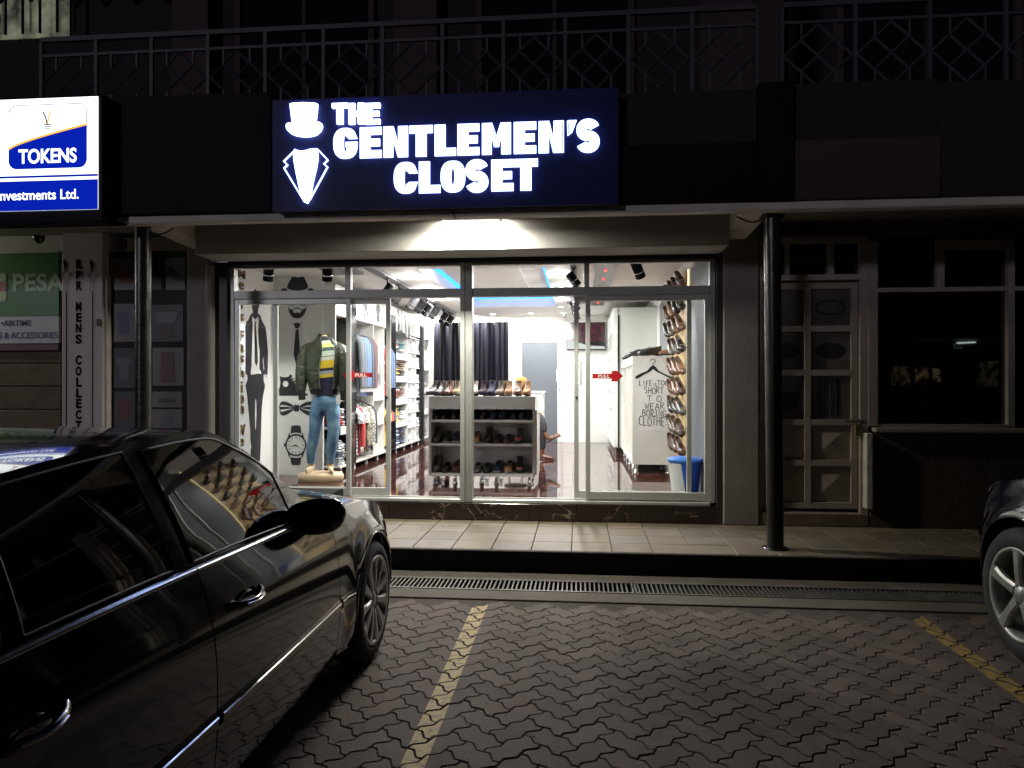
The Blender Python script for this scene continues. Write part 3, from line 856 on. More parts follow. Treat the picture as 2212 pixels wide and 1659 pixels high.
for a_, b_, c_ in (((285, 735), (313, 818), c_n), ((340, 730), (318, 818), c_o)):
    obj('flame_line', plate(stroke(EP([a_, ((a_[0] + b_[0]) / 2 + (5 if c_ is c_n else -8), (a_[1] + b_[1]) / 2), b_]), .012), .002, MT(4)), c_, tk)
for k in range(3): obj('bulb_ring', plate(stroke(EP([(293 + 3 * k, 822 + 14 * k), (338 - 3 * k, 822 + 14 * k)]), .009), .002, MT(4)), c_n, tk)
(lx0, lz0), (lx1, lz1) = EP([(128, 1078), (508, 972)])
tm_ = text_mesh('TOKENS', lz1 - lz0, Matrix.Identity(4), .002, .02)
wd = max(v.co.x for v in tm_.vertices)
obj('lettering', text_mesh('TOKENS', lz1 - lz0, F_front(lx0, TY - .008, lz0), .002, .022, (lx1 - lx0) / wd), c_w, tk)
(lx1, lz0), (_, lz1) = EP([(524, 1312), (524, 1245)])
obj('lettering', text_mesh('Investments Ltd.', lz1 - lz0, F_front(lx1, TY - .006, lz0 + .005), .002, .008, .95, align='RIGHT'), c_w, tk)
(ex, ez0), (_, ez1) = EP([(4, 1040), (4, 735)])
obj('orange_logo_box', plate([rrect(ex - .5, ez0, ex, ez1, .05)], .002, MT(4)), c_o, tk)
obj('mounting_rail', MB().box(tx0, tx1 + .1, 5.801, 5.828, tz0 - .09, tz0 - .03), black_panel, tk)

# ------------------------------------------------------------------ left neighbour: agency sign, stone wall, pillar, poster door
NY = 7.0
def OX(px, Y=NY): return onY(px, 800, Y).x
def OZ(px, py, Y=NY): return onY(px, py, Y).z
gs = thing('agency_sign', 'green and white PESA agency sign on the neighbouring stall', 'sign', (-6, NY, 1.9), world=True)
gx0, gx1 = -7.6, OX(131)
obj('green_panel', MB().box(gx0, gx1, NY - .03, NY, OZ(70, 683), OZ(70, 549)), mat('green_sign', (.012, .135, .012), .35, var=.05), gs)
obj('white_panel', MB().box(gx0, gx1, NY - .03, NY, OZ(70, 742), OZ(70, 684)), mat('white_sign', (.42, .47, .47), .4, var=.05), gs)
obj('top_trim', MB().box(gx0, gx1, NY - .05, NY, OZ(70, 549) + .002, OZ(70, 545) + .01), alu, gs)
sgn = mat('sign_print_grey', (.30, .42, .26), .4); navy = mat('navy_print', (.01, .02, .09), .4)
p0 = onY(26, 628, NY - .031); 
tm_ = text_mesh('PESA', 1, Matrix.Identity(4)); wd = max(v.co.x for v in tm_.vertices)
hP = OZ(60, 593) - OZ(60, 630)
lm = text_mesh('PESA', hP, F_front(p0.x, NY - .031, p0.z), .003, .03, (OX(142) - p0.x) / (wd * hP))
obj('lettering', lm, sgn, gs)
obj('phone_emblem', plate([rrect(OX(-40), OZ(0, 652), OX(19), OZ(0, 592), .03)], .003, F_front(0, NY - .031, 0)), mat('pale_green_print', (.30, .42, .20), .4), gs)
obj('phone_emblem', plate([rrect(OX(-20), OZ(0, 630), OX(20), OZ(0, 610), .03)], .002, F_front(0, NY - .035, 0)), mat('dull_red_print', (.22, .04, .02), .4), gs)
def fit_text(body, px0, px1, py_b, py_t, Y, m, parent, bold=.01, depth=.003):
    x0, x1 = OX(px0, Y), OX(px1, Y); zb_, zt_ = OZ((px0 + px1) / 2, py_b, Y), OZ((px0 + px1) / 2, py_t, Y)
    t = text_mesh(body, 1, Matrix.Identity(4)); wd = max(v.co.x for v in t.vertices); h = zt_ - zb_
    return obj('lettering', text_mesh(body, h, F_front(x0, Y, zb_), depth, bold, (x1 - x0) / (wd * h)), m, parent)
fit_text('\u2022AIRTIME', 2, 67, 704, 691, NY - .031, navy, gs)
fit_text('PHONES & ACCESSORIES', -58, 125, 731, 717, NY - .031, navy, gs)
# the stall below: long stone courses and a red ledge
sw = thing('stone_wall', 'wall of long buff stone courses under the green sign', 'wall', (-6.2, NY, KZ), world=True)
stone = mat('buff_stone', (.13, .10, .068), .9, var=.3, vs=6, bump=1, bs=45, rand=.15)
zc = [OZ(60, y) for y in (785, 835, 885, 935, 985, 1035, 1085)]
xc = [-8.2, -7.05, OX(133)]
obj('mortar', MB().box(-8.2, OX(133), NY + .02, NY + .3, KZ, OZ(60, 757)), mat('dark_mortar', (.05, .04, .035), .95), sw)
for k, (z1_, z0_) in enumerate(zip(zc[:-1], zc[1:])):
    xm = -6.9 + (k % 2) * .55
    for xa, xb in ((-8.2, xm), (xm, OX(133))):
        obj('stone', MB().box(xa + .006, xb - .006, NY + rp.uniform(-.006, .006), NY + .05, z0_ + .005, z1_ - .005, .008), stone, sw)
obj('stone', MB().box(-8.2, OX(133), NY + .004, NY + .05, zc[0] + .005, OZ(60, 758), .008), stone, sw)
obj('ledge', MB().box(-8.2, OX(133), NY - .045, NY + .02, OZ(60, 758), OZ(60, 744), .004), mat('oxblood_paint', (.09, .02, .02), .5, var=.2), sw)
obj('wall_above', MB().box(-8.2, OX(133), NY + .02, NY + .3, OZ(70, 545) + .012, 3.04), mat('cream_wall', (.42, .42, .34), .85, var=.08), sw)
# curved awning edge / white arch, dome camera
arch = [(OX(-10, 6.6), 2.3)]
solo('dome_camera', MB().lathe([(.055, .0), (.055, -.02), (.045, -.05), (.02, -.075), (.002, -.08)], 16, o=(OX(84, 6.7), 6.7, OZ(84, 518, 6.7) + .04)), black_gloss, 'small dark dome camera under the canopy above the green sign', 'camera', fixn=True)
# vertical sign pillar
PIL0, PIL1 = OX(133, 6.9), OX(222, 6.9)
pr = thing('sign_pillar', 'pale pillar with vertical black RBR MENS COLLE lettering and torch ornaments', 'pillar', ((PIL0 + PIL1) / 2, 6.9, KZ), world=True)
obj('shaft', MB().box(PIL0, PIL1, 6.9, 7.3, KZ, 3.04, .008), mat('pale_pillar_paint', (.50, .45, .45), .7, var=.08, vs=3, bump=.2), pr)
obj('side_strip', MB().box(PIL1 + .002, OX(231, 6.93), 6.93, 7.3, KZ, 2.6), lip_mat, pr)
pil_k = mat('pillar_black', (.008, .007, .008), .95, spec=.02)
letters = [('R', 570), ('B', 593.5), ('R', 616.5), ('M', 662), ('E', 685), ('N', 708), ('S', 732), ('C', 777), ('O', 801), ('L', 825), ('L', 848.5), ('E', 871), ('C', 895), ('T', 918), ('I', 940), ('O', 963), ('N', 986)]
for ch, py in letters:
    h = OZ(170, py - 9.6, 6.9) - OZ(170, py + 9.6, 6.9)
    t = text_mesh(ch, 1, Matrix.Identity(4)); wd = max(v.co.x for v in t.vertices)
    obj('letter', text_mesh(ch, h, F_front(OX(170, 6.9), 6.899, OZ(170, py + 9.6, 6.9)), .003, .045, .052 / (wd * h) * 1.1, align='CENTER'), pil_k, pr)
for cx_, zx in ((142, 0), (199, 0)):
    L_ = [(-2, 560), (-5, 565), (3, 569), (1, 577), (-1, 585), (-1, 587), (9, 589), (8, 597), (3, 605), (4, 611), (2, 618), (6, 622), (0, 633), (-6, 622), (-2, 618), (-4, 611), (-3, 605), (-8, 597), (-9, 589), (-1, 587)]
    lp = [(OX(cx_ + a_, 6.9), OZ(cx_, b_, 6.9)) for a_, b_ in L_]
    obj('torch_ornament', plate([lp], .003, F_front(0, 6.899, 0)), pil_k, pr)
    lx_ = OX(cx_ + 1.5, 6.9)
    obj('ornament_line', MB().box(lx_ - .004, lx_ + .004, 6.896, 6.899, .5, OZ(cx_, 632, 6.9)), pil_k, pr)
# black folding door with clothes posters
pd = thing('poster_door', 'black shuttered door covered with shoe and shirt posters beside the pale pillar', 'door', (OX(315), 7.1, KZ), world=True)
dx0, dx1 = OX(222, 6.99), OX(404, 6.99)
obj('door_leaf', MB().box(dx0, (dx0 + dx1) / 2 - .004, 7.0, 7.08, KZ, OZ(310, 543)), black_matt, pd)
obj('door_leaf', MB().box((dx0 + dx1) / 2 + .004, dx1, 7.0, 7.08, KZ, OZ(310, 543)), black_matt, pd)
pap = mat('poster_paper', (.13, .115, .125), .5, var=.06); pap2 = mat('dark_poster_paper', (.025, .025, .035), .5, var=.1)
cols_ = {'o': mat('print_orange', (.16, .055, .025), .5, var=.3, vs=20), 'k': mat('print_dark', (.035, .02, .025), .5, var=.3, vs=20), 'b': mat('print_blue', (.03, .045, .11), .5, var=.2, vs=20), 'r': mat('print_maroon', (.085, .012, .018), .5, var=.2, vs=20), 'w': mat('print_white', (.13, .125, .145), .5, var=.3, vs=20), 'g': mat('print_grey', (.08, .08, .11), .5, var=.5, vs=25)}
tee = [(-.5, .25), (-.36, .5), (-.15, .62), (0, .56), (.15, .62), (.36, .5), (.5, .25), (.34, .16), (.28, .26), (.28, -.6), (-.28, -.6), (-.28, .26), (-.34, .16)]
sneak = [(-.5, .35), (-.2, .5), (0, .2), (.3, -.1), (.5, -.25), (.48, -.45), (0, -.4), (-.3, -.15), (-.5, -.1)]
crowd = [(-.5, -.6), (-.48, 0), (-.3, .2), (-.2, .12), (-.05, .25), (.1, .15), (.25, .25), (.4, .1), (.5, -.1), (.5, -.6)]
def poster(x0, x1, y0, y1, shp, c, paper=pap, lab=None, sub=None):
    X0, X1, Z0, Z1 = OX(x0, 6.99), OX(x1, 6.99), OZ((x0 + x1) / 2, y1, 6.99), OZ((x0 + x1) / 2, y0, 6.99)
    p = obj('poster', MB().box(X0, X1, 6.994, 6.999, Z0, Z1), paper, pd, label=lab)
    s_ = min(X1 - X0, (Z1 - Z0) * .8)
    M = F_front((X0 + X1) / 2, 6.9935, (Z0 + Z1) / 2)
    q_ = obj('printed_picture', plate([[(a * s_ * .85, b_ * s_ * .85) for a, b_ in shp]], .0015, M), cols_[c], p)
    if sub: q2 = obj('printed_picture', plate([[(a * s_ * .85, b_ * s_ * .85) for a, b_ in sub[0]]], .0015, F_front((X0 + X1) / 2, 6.9915, (Z0 + Z1) / 2)), cols_[sub[1]], p)
poster(237, 290, 557, 626, sneak, 'o', lab='poster of orange high-top sneakers')
poster(322, 348, 575, 626, tee, 'k', pap2)
poster(358, 399, 557, 626, sneak[::-1], 'k', lab='poster of a dark sneaker')
poster(245, 290, 656, 738, tee, 'b', lab='poster of a blue t-shirt')
poster(323, 395, 658, 738, tee, 'k', pap2, sub=([(-.5, .45), (.5, .45), (.35, 0), (-.35, 0)], 'w'))
poster(245, 290, 752, 838, tee, 'g', pap2)
poster(329, 396, 751, 833, tee, 'w', lab='poster of a maroon football shirt with white sleeves', sub=([(-.27, .55), (-.12, .6), (0, .52), (.12, .6), (.27, .55), (.27, -.6), (-.27, -.6)], 'r'))
poster(246, 290, 846, 925, tee, 'r', pap2)
poster(328, 393, 846, 880, [(-.8, .1), (.8, .1), (.8, -.3), (-.8, -.3)], 'k')
poster(328, 393, 884, 925, crowd, 'g')
obj('padlock', MB().tube([(OX(216, 6.9), 6.88, OZ(216, 690, 6.9)), (OX(216, 6.9), 6.88, OZ(216, 704, 6.9))], .03, 8), iron, pd)

# ------------------------------------------------------------------ right neighbour: panelled door, window, low wall
RYY = 7.02
def RX(px, Y=RYY): return onY(px, 800, Y).x
def RZ(px, py, Y=RYY): return onY(px, py, Y).z
old_white = mat('old_cream_paint', (.28, .235, .20), .6, var=.16, vs=5, bump=.3, bs=50)
old_white2 = mat('old_cream_frame', (.30, .25, .22), .6, var=.16, vs=5, bump=.3, bs=50)
obj('right_wall', MB().box(PRX1 + .001, 9, 7.1, 7.5, RZ(1750, 512), 3.04), plaster_out, bld)
drd = thing('panelled_door', 'old cream panelled and glazed door behind the right post', 'door', (RX(1750), 7.05, .3), world=True)
def gridframe(root, name, xs, zs, Y, w, m, d=.05, skip=()):
    mb = MB()
    for x in xs: mb.box(x - w / 2, x + w / 2, Y, Y + d, zs[0] - w / 2, zs[-1] + w / 2)
    for z in zs:
        for xa, xb in zip(xs[:-1], xs[1:]): mb.box(xa + w / 2, xb - w / 2, Y + .001, Y + d - .001, z - w / 2, z + w / 2)
    return obj(name, mb, m, root)
dX = [RX(1644), RX(1748 - 62), RX(1748), RX(1852)]
dX = [RX(1650), RX(1745), RX(1846)]
dzs = [RZ(1750, 1092), RZ(1750, 1000), RZ(1750, 912), RZ(1750, 805), RZ(1750, 710), RZ(1750, 618)]
gridframe(drd, 'door_frame_bars', dX, dzs, RYY, .055, old_white)
for i in range(2):
    xa, xb = dX[i] + .028, dX[i + 1] - .028
    for k in range(5):
        za, zb_ = dzs[k] + .028, dzs[k + 1] - .028
        if k < 2:
            cx_, cz_ = (xa + xb) / 2, (za + zb_) / 2; y0, y1 = RYY + .035, RYY + .028
            obj('panel', MB().add([(xa, y0, za), (xb, y0, za), (xb, y0, zb_), (xa, y0, zb_), (cx_, y1 - .02, cz_)], [(0, 1, 4), (1, 2, 4), (2, 3, 4), (3, 0, 4)]), old_white, drd)
        else:
            pn_ = obj('pane', MB().box(xa, xb, RYY + .03, RYY + .036, za, zb_), mat('papered_pane', (.085, .074, .068), .35, var=.3, vs=3), drd)
            cx_, cz_ = (xa + xb) / 2, (za + zb_) / 2
            if (i, k) in ((1, 4), (1, 3), (0, 3)):
                obj('sticker', plate([arc(cx_, cz_, .14, .075, 0, 345, 23)] + ([arc(cx_, cz_, .115, .058, 345, 0, 23)] if k == 4 else []), .002, F_front(0, RYY + .0295, 0)), mat('dark_sticker', (.018, .01, .01), .5), pn_)
            if (i, k) == (1, 2):
                for n_, cc in enumerate(((.012, .03, .05), (.015, .04, .035), (.02, .04, .03), (.01, .01, .012))):
                    obj('sticker', MB().box(cx_ - .11 + n_ * .055, cx_ - .08 + n_ * .055, RYY + .0275, RYY + .0295, za + .03, zb_ - .03), mat('stripe_print%d' % n_, cc, .5), pn_)
            if (i, k) == (0, 2):
                obj('sticker', plate([arc(cx_ + .03, cz_ - .03, .1, .11, 180, 360, 12) + [(cx_ + .14, cz_ + .04), (cx_ - .1, cz_ + .04)]], .002, F_front(0, RYY + .0295, 0)), mat('teal_print', (.012, .03, .03), .5), pn_)
bolt = MB().tube([(RX(1822), 6.99, RZ(1822, 910)), (RX(1862), 6.99, RZ(1862, 908))], .014, 8)
obj('bolt', bolt, steel, drd)
obj('padlock', MB().box(RX(1842), RX(1856), 6.965, 6.995, RZ(1849, 943), RZ(1849, 915), .008), brass, drd)
fr = MB(); fr.box(RX(1855), RX(1872), 6.985, 7.1, .3, RZ(1860, 520)); fr.box(PRX1 + .002, RX(1646), 7.0, 7.1, .3, RZ(1640, 520))
fr.box(PRX1 + .002, RX(1855), 6.992, 7.1, RZ(1750, 606), RZ(1750, 594)); fr.box(PRX1 + .002, RX(1872), 6.99, 7.1, RZ(1750, 526), RZ(1750, 512) - .001)
fr.box(RX(1696), RX(1704), 6.996, 7.09, RZ(1700, 594), RZ(1700, 526)); fr.box(RX(1787), RX(1800), 6.996, 7.09, RZ(1800, 594), RZ(1800, 526))
obj('casing', fr, old_white2, drd)
obj('transom_pane', MB().box(PRX1 + .002, RX(1855), 7.05, 7.056, RZ(1750, 594), RZ(1750, 526)), dark_glass, drd)
obj('door_step', MB().box(PRX1 + .002, RX(1872), 6.96, 7.3, KZ + .001, .298, .01), mat('step_tile', (.15, .11, .08), .7, var=.3, vs=6, bump=.4), drd)
np_ = thing('number_plate', 'small dark red plate reading A5 above the panelled door', 'plate', (RX(1755), 7.09, 2.9), world=True)
obj('plate', MB().box(RX(1738), RX(1774), 7.08, 7.098, RZ(1755, 500, 7.09), RZ(1755, 477, 7.09)), mat('maroon_plate', (.06, .015, .015), .5), np_)
fit_text('A5', 1746, 1768, 495, 482, 7.079, mat('plate_digit', (.16, .11, .10), .5), np_)
wn_ = thing('shop_window', 'large unlit shop window right of the panelled door reflecting street lights', 'window', (RX(2040), 7.05, 1.2), world=True)
wxs = [RX(1880), RX(2180)]
zt0, zt1, zt2 = RZ(2030, 916), RZ(2030, 626), RZ(2030, 520)
f = MB()
f.box(RX(1872) + .002, RX(1892), 6.975, 7.1, zt0 - .02, zt2); f.box(RX(2172), RX(2186), 6.975, 7.1, zt0 - .02, zt2)
f.box(RX(1892), RX(2172), 6.98, 7.1, zt0 - .03, zt0); f.box(RX(1892), RX(2172), 6.98, 7.1, zt1 - .02, zt1 + .02); f.box(RX(2020), RX(2036), 6.982, 7.1, zt1 + .02, zt2)
f.box(RX(2036), RX(2172), 6.984, 7.1, RZ(2100, 540), zt2)
f.box(RX(2186), 8, 6.98, 7.1, zt1 - .02, zt1 + .02)
obj('frame', f, old_white2, wn_)
obj('pane', MB().box(RX(1892), RX(2172), 7.03, 7.036, zt0, zt1 - .02), dark_glass, wn_)
obj('pane', MB().box(RX(1892), RX(2020), 7.03, 7.036, zt1 + .02, zt2), dark_glass, wn_)
obj('pane', MB().box(RX(2036), RX(2172), 7.03, 7.036, zt1 + .02, zt2), dark_glass, wn_)
obj('pane', MB().box(RX(2186), 8, 7.03, 7.036, zt0, zt2), dark_glass, wn_)
wb = thing('window_wall', 'dark low wall with a cream sill under the unlit shop window', 'wall', (RX(2040), 7.0, KZ), world=True)
obj('sill', MB().box(RX(1880), 8, 6.90, 7.1, RZ(2000, 935, 6.9), zt0 - .032, .008), old_white2, wb)
obj('side_post', MB().box(RX(1872, 6.9), RX(1886, 6.9), 6.9, 7.1, .35, RZ(1880, 936, 6.9) - .001, .006), mat('flaking_white', (.42, .40, .33), .7, var=.2, vs=12, bump=.5), wb)
obj('wall_face', MB().box(RX(1886, 6.9), 8, 6.96, 7.2, KZ + .001, RZ(2000, 935, 6.9) - .001), mat('dark_brown_wall', (.065, .042, .033), .8, var=.25, vs=4, bump=.5), wb)

# bulkhead lamp under the canopy, just outside the left edge, that lights the neighbouring stall
bl_ = thing('bulkhead_lamp', 'round bulkhead lamp under the canopy beyond the left edge', 'lamp', (-7.9, 6.45, 3.04))
obj('lamp_base', MB().lathe([(.10, -.001), (.10, -.03), (.09, -.035)], 20), white_paint, bl_)
obj('diffuser', MB().lathe([(.088, -.036), (.075, -.065), (.04, -.085), (.002, -.09)], 20), emis('bulkhead_glow', (1, .97, .85), 6), bl_)
bd_ = bpy.data.lights.new('bulkhead_lamp', 'POINT'); bd_.energy = 30; bd_.color = (1, .96, .84); bd_.shadow_soft_size = .08
bo_ = bpy.data.objects.new('bulkhead_lamp', bd_); COL.objects.link(bo_); bo_.parent = bl_; bo_.location = (0, 0, -.18)
# ------------------------------------------------------------------ the room behind the glass
RXL, RXR, RYB, CZ = -3.87, 1.265, 14.42, 2.86
room_wall = mat('room_white_wall', (.80, .80, .78), .55, var=.02)
fl_ = setting('shop_floor', (0, 10.5, FZ))
obj('screed', MB().box(RXL, RXR, 7.1, RYB, FZ - .1, FZ - .006), mat('pale_grout', (.30, .16, .12), .6), fl_)
FT = .6
tmsh_ = MB().box(.0015, FT - .0015, .0015, FT - .0015, -.02, 0).mesh('floor_tile'); tmsh_.materials.append(red_marble)
for i in range(-7, 3):
    for j in range(0, 13):
        x0, y0 = -.08 + i * FT, 6.86 + j * FT
        x1, y1 = min(x0 + FT, RXR), min(y0 + FT, RYB)
        xa, ya = max(x0, RXL), max(y0, 7.1)
        if x1 - xa < .02 or y1 - ya < .02: continue
        if (xa, ya, x1, y1) == (x0, y0, x0 + FT, y0 + FT):
            o = bpy.data.objects.new('floor_tile', tmsh_); COL.objects.link(o)
        else:
            me = MB().box(xa - x0 + .0015, x1 - x0 - .0015, ya - y0 + .0015, y1 - y0 - .0015, -.02, 0).mesh('floor_tile'); me.materials.append(red_marble)
            o = bpy.data.objects.new('floor_tile', me); COL.objects.link(o)
        o.parent = fl_; o.location = Vector((x0, y0, FZ + rp.uniform(-.0003, .0003))) - fl_.location
        o.rotation_euler = (rp.uniform(-.0012, .0012), rp.uniform(-.0012, .0012), 0)
solo('wall', MB().box(RXL - .15, RXL, 7.1, RYB, FZ - .2, 3.03), room_wall, kind='structure')
solo('wall', MB().box(RXR, RXR + .15, 7.1, RYB, FZ - .2, 3.03), room_wall, kind='structure')
solo('wall', MB().box(RXL - .15, RXR + .15, RYB + .001, RYB + .15, FZ - .2, 3.03), room_wall, kind='structure')
# ceiling with a sunk tray and blue light cove
TXL, TXR, TY0, TY1, TZ = -1.78, -.52, 8.55, 12.6, 2.99
ceil = setting('ceiling', (-1.3, 10.5, CZ))
cm = mat('ceiling_white', (.80, .79, .76), .7)
mb = MB()
mb.box(RXL, TXL - .12, 7.1, RYB, CZ, 3.02); mb.box(TXR + .12, RXR, 7.1, RYB, CZ, 3.02)
mb.box(TXL - .119, TXR + .119, 7.1, TY0 - .12, CZ, 3.02); mb.box(TXL - .119, TXR + .119, TY1 + .12, RYB, CZ, 3.02)
obj('ceiling_board', mb, cm, ceil)
obj('tray_board', MB().box(TXL - .3, TXR + .3, TY0 - .3, TY1 + .3, 3.0201, 3.06), cm, ceil)
mb = MB(); mb.box(RXL, RXR, 7.12, 7.9, CZ - .075, CZ - .001)
blue = emis('blue_cove_light', (.03, .26, 1.0), 2.4)
mb = MB()
mb.box(TXL - .119, TXL - .05, TY0, TY1, 3.012, 3.0195); mb.box(TXR + .05, TXR + .119, TY0, TY1, 3.012, 3.0195); mb.box(TXL - .1, TXR + .1, TY1 + .04, TY1 + .119, 3.012, 3.0195)
obj('cove_light_strip', mb, blue, ceil)
# lowered lining of the tray
mb = MB(); mb.box(TXL + .25, TXR - .25, TY0 + .3, TY1 - .35, 2.99, 3.0195)
obj('tray_centre', mb, cm, ceil)
# cornice
def cornice(x0, y0, x1, y1, nx, ny, name='cornice'):
    prof = [(0, 0), (.012, 0), (.016, .02), (.05, .035), (.075, .07), (.08, .085), (.09, .088), (.09, .1), (0, .1)]
    rs = []
    for (x, y) in ((x0, y0), (x1, y1)):
        rs.append([(x + nx * d, y + ny * d, CZ - .1 + h - .0005) for d, h in prof])
    return obj(name, MB().rings(rs, True, True, False), cm, ceil, fixn=True)
cornice(RXL, 8.9, RXL, RYB, 1, 0); cornice(RXR, 7.9, RXR, RYB, -1, 0); cornice(RXL, RYB, RXR, RYB, 0, -1)
# dark ceiling band with small red lamps, right
db = solo('ceiling_band', MB().box(.20, .42, 7.6, 12.35, CZ - .03, CZ - .0005), dark_wood, 'dark brown ceiling band with tiny red lamps on the right', 'ceiling band')
redl = emis('red_led', (1, .02, .02), 6)
for y in (7.9, 8.5, 9.2, 11.9):
    o = obj('red_lamp', MB().lathe([(.014, 0), (.014, -.008), (.004, -.012)], 10), redl, db); o.location = Vector((.31, y, CZ - .031)) - db.location
db2 = solo('ceiling_band', MB().box(-.2, .195, 11.9, 12.1, CZ - .02, CZ - .0005), dark_wood, 'short dark cross band joining the ceiling band at the back right', 'ceiling band')
db3 = solo('ceiling_band', MB().box(-3.0, -2.62, 7.3, 8.6, CZ - .03, CZ - .0005), mat('grey_ceiling_band', (.12, .12, .12), .5), 'grey ceiling band near the left display window', 'ceiling band')

# recessed downlights
def Z6(x, y): return ((1350 + x / 3.607) / 1.8373, (1040 + y / 3.607) / 1.8373)
def Z2(x, y): return ((1800 + x * .6871) / 1.8373, (960 + y * .6871) / 1.8373)
dl = [Z6(995, 212), Z6(1565, 200), Z6(1245, 388), Z6(1440, 525), Z6(1420, 818), Z6(1505, 860), Z2(285, 194), Z2(610, 188), Z2(622, 262), Z2(622, 330), Z2(620, 373), Z2(635, 409), Z2(228, 415), Z2(448, 411), Z2(152, 443), Z2(180, 461)]
lamp_disc = emis('downlight_disc', (1, .985, .95), 9)
words = ['large one nearest the window over the left aisle', 'small one left of the centre mullion', 'second large one over the left aisle', 'third large one over the left aisle', 'small one before the black curtain, left', 'small one nearest the black curtain, left', 'small one right of the centre mullion', 'nearest of the right row', 'second of the right row', 'third of the right row', 'fourth of the right row', 'last of the right row by the camera dome', 'small one at the back, left of the blue cove end', 'small one at the back, right of the blue cove', 'smallest one over the curtain', 'one touching the curtain top']
for k, (px, py) in enumerate(dl):
    p = onZ(px, py, CZ); p.y = min(p.y, RYB - .25)
    intray = TXL - .12 < p.x < TXR + .12 and TY0 - .12 < p.y < TY1 + .12
    big = k in (0, 2, 3, 7, 8, 9)
    r_ = .085 if big else .055
    zz = (2.99 if intray and TXL + .25 < p.x < TXR - .25 else (3.02 if intray else CZ))
    t = thing('downlight', 'round white ceiling downlight, ' + words[k], 'ceiling light', (p.x, p.y, zz), group='round ceiling downlights')
    obj('trim_ring', MB().lathe([(r_ + .016, -.0005), (r_ + .014, -.008), (r_, -.010), (r_ - .002, -.0045)], 20, cap=False), white_paint, t)
    obj('diffuser', MB().lathe([(r_ - .001, -.0045), (r_ - .003, -.0075), (.002, -.009)], 20), lamp_disc, t)
    a = bpy.data.lights.new('downlight_lamp', 'AREA'); a.shape = 'DISK'; a.size = r_ * 1.8; a.energy = 26 if big else 16; a.color = (1, .97, .92)
    ao = bpy.data.objects.new('downlight_lamp', a); COL.objects.link(ao); ao.parent = t; ao.location = (0, 0, -.013)
    if big:
        a = bpy.data.lights.new('downlight_glow', 'POINT'); a.shadow_soft_size = .05; a.energy = 5; a.color = (1, .98, .95)
        ao = bpy.data.objects.new('downlight_glow', a); COL.objects.link(ao); ao.parent = t; ao.location = (0, 0, -.12)

# track spots
def spot(base, target, lit, label, energy=6, s=1.):
    t = thing('track_spot', label, 'spotlight', base, group='black ceiling spotlights')
    d = (Vector(target) - Vector(base)); d.normalize()
    c = Vector((0, 0, -.11 * s))
    q = d.to_track_quat('Z', 'Y').to_matrix().to_4x4()
    obj('arm', MB().tube([(0, 0, -.001), (0, 0, -.06 * s)], .012, 8).box(-.02, .02, -.05, .05, -.012, -.0005), black_matt, t)
    hd = MB().lathe([(.036, -.075), (.042, -.07), (.042, .06), (.0425, .0601), (.0425, .075), (.036, .075), (.034, .055), (.002, .05)], 20)
    hd.v = [tuple(Vector(v) * s) for v in hd.v]; hd.xf(Matrix.Translation(c) @ q)
    obj('spot_head', hd, mat('spot_black', (.012, .012, .014), .75, spec=.15), t, fixn=True)
    rg = MB().lathe([(.0428, .020), (.0436, .024), (.0428, .028)], 20, cap=False); rg.v = [tuple(Vector(v) * s) for v in rg.v]; rg.xf(Matrix.Translation(c) @ q)
    obj('ring', rg, chrome, t)
    ln = MB().lathe([(.0335, .056), (.02, .060), (.002, .061)], 16); ln.v = [tuple(Vector(v) * s) for v in ln.v]; ln.xf(Matrix.Translation(c) @ q)
    obj('lens', ln, emis('spot_lens', (1, .98, .93), 8), t)
    if lit:
        sl = bpy.data.lights.new('spot_lamp', 'SPOT'); sl.energy = energy; sl.spot_size = R(75); sl.spot_blend = .7; sl.shadow_soft_size = .03; sl.color = (1, .97, .9)
        so = bpy.data.objects.new('spot_lamp', sl); COL.objects.link(so); so.parent = t
        so.location = c + d * .09 * s; so.rotation_euler = (-d).to_track_quat('Z', 'Y').to_euler()
    return t
tr = solo('lighting_track', MB().box(-2.46, -2.34, 7.6, 13.7, CZ - .035, CZ - .0005), mat('track_grey', (.10, .10, .11), .5), 'long dark lighting track over the left clothes wall', 'lighting track')
tr2 = solo('lighting_track', MB().box(-.10, -.03, 7.6, 13.4, CZ - .03, CZ - .0005), black_matt, 'thin dark lighting track over the right aisle', 'lighting track')
for k, (zx, zy) in enumerate([(680, 270), (840, 350), (1040, 450), (1150, 545), (1245, 590), (1345, 645), (1480, 725), (1565, 772)]):
    px, py = Z6(zx, zy); Yk = onX(px, py, -2.4).y
    spot((-2.4, Yk, CZ - .035), (-3.4, Yk + .25, 1.5), True, 'black spotlight on the left track, %s from the window' % ORD[k], 8, 1.35)
for k, Yk in enumerate((8.35, 8.9, 9.6, 10.4, 11.2, 12.0, 12.8)):
    spot((-.065, Yk, CZ - .03), (.6 if k % 2 else 1.2, Yk - .1, 1.2), k < 4, 'black spotlight on the right track, %s from the window' % ORD[k], 14, 1.15)
spot((-3.35, 7.55, CZ), (-3.85, 8.35, 1.0), True, 'black spotlight over the left display, aimed at the suit silhouette', 45, 1.3)
spot((-2.72, 7.62, CZ), (-3.1, 8.6, 1.0), True, 'black spotlight over the mannequin behind the left top pane', 40, 1.3)
spot((.62, 7.75, CZ), (1.3, 8.6, 1.4), True, 'black spotlight beside the dark ceiling band, aimed at the shoe wall', 34, 1.3)

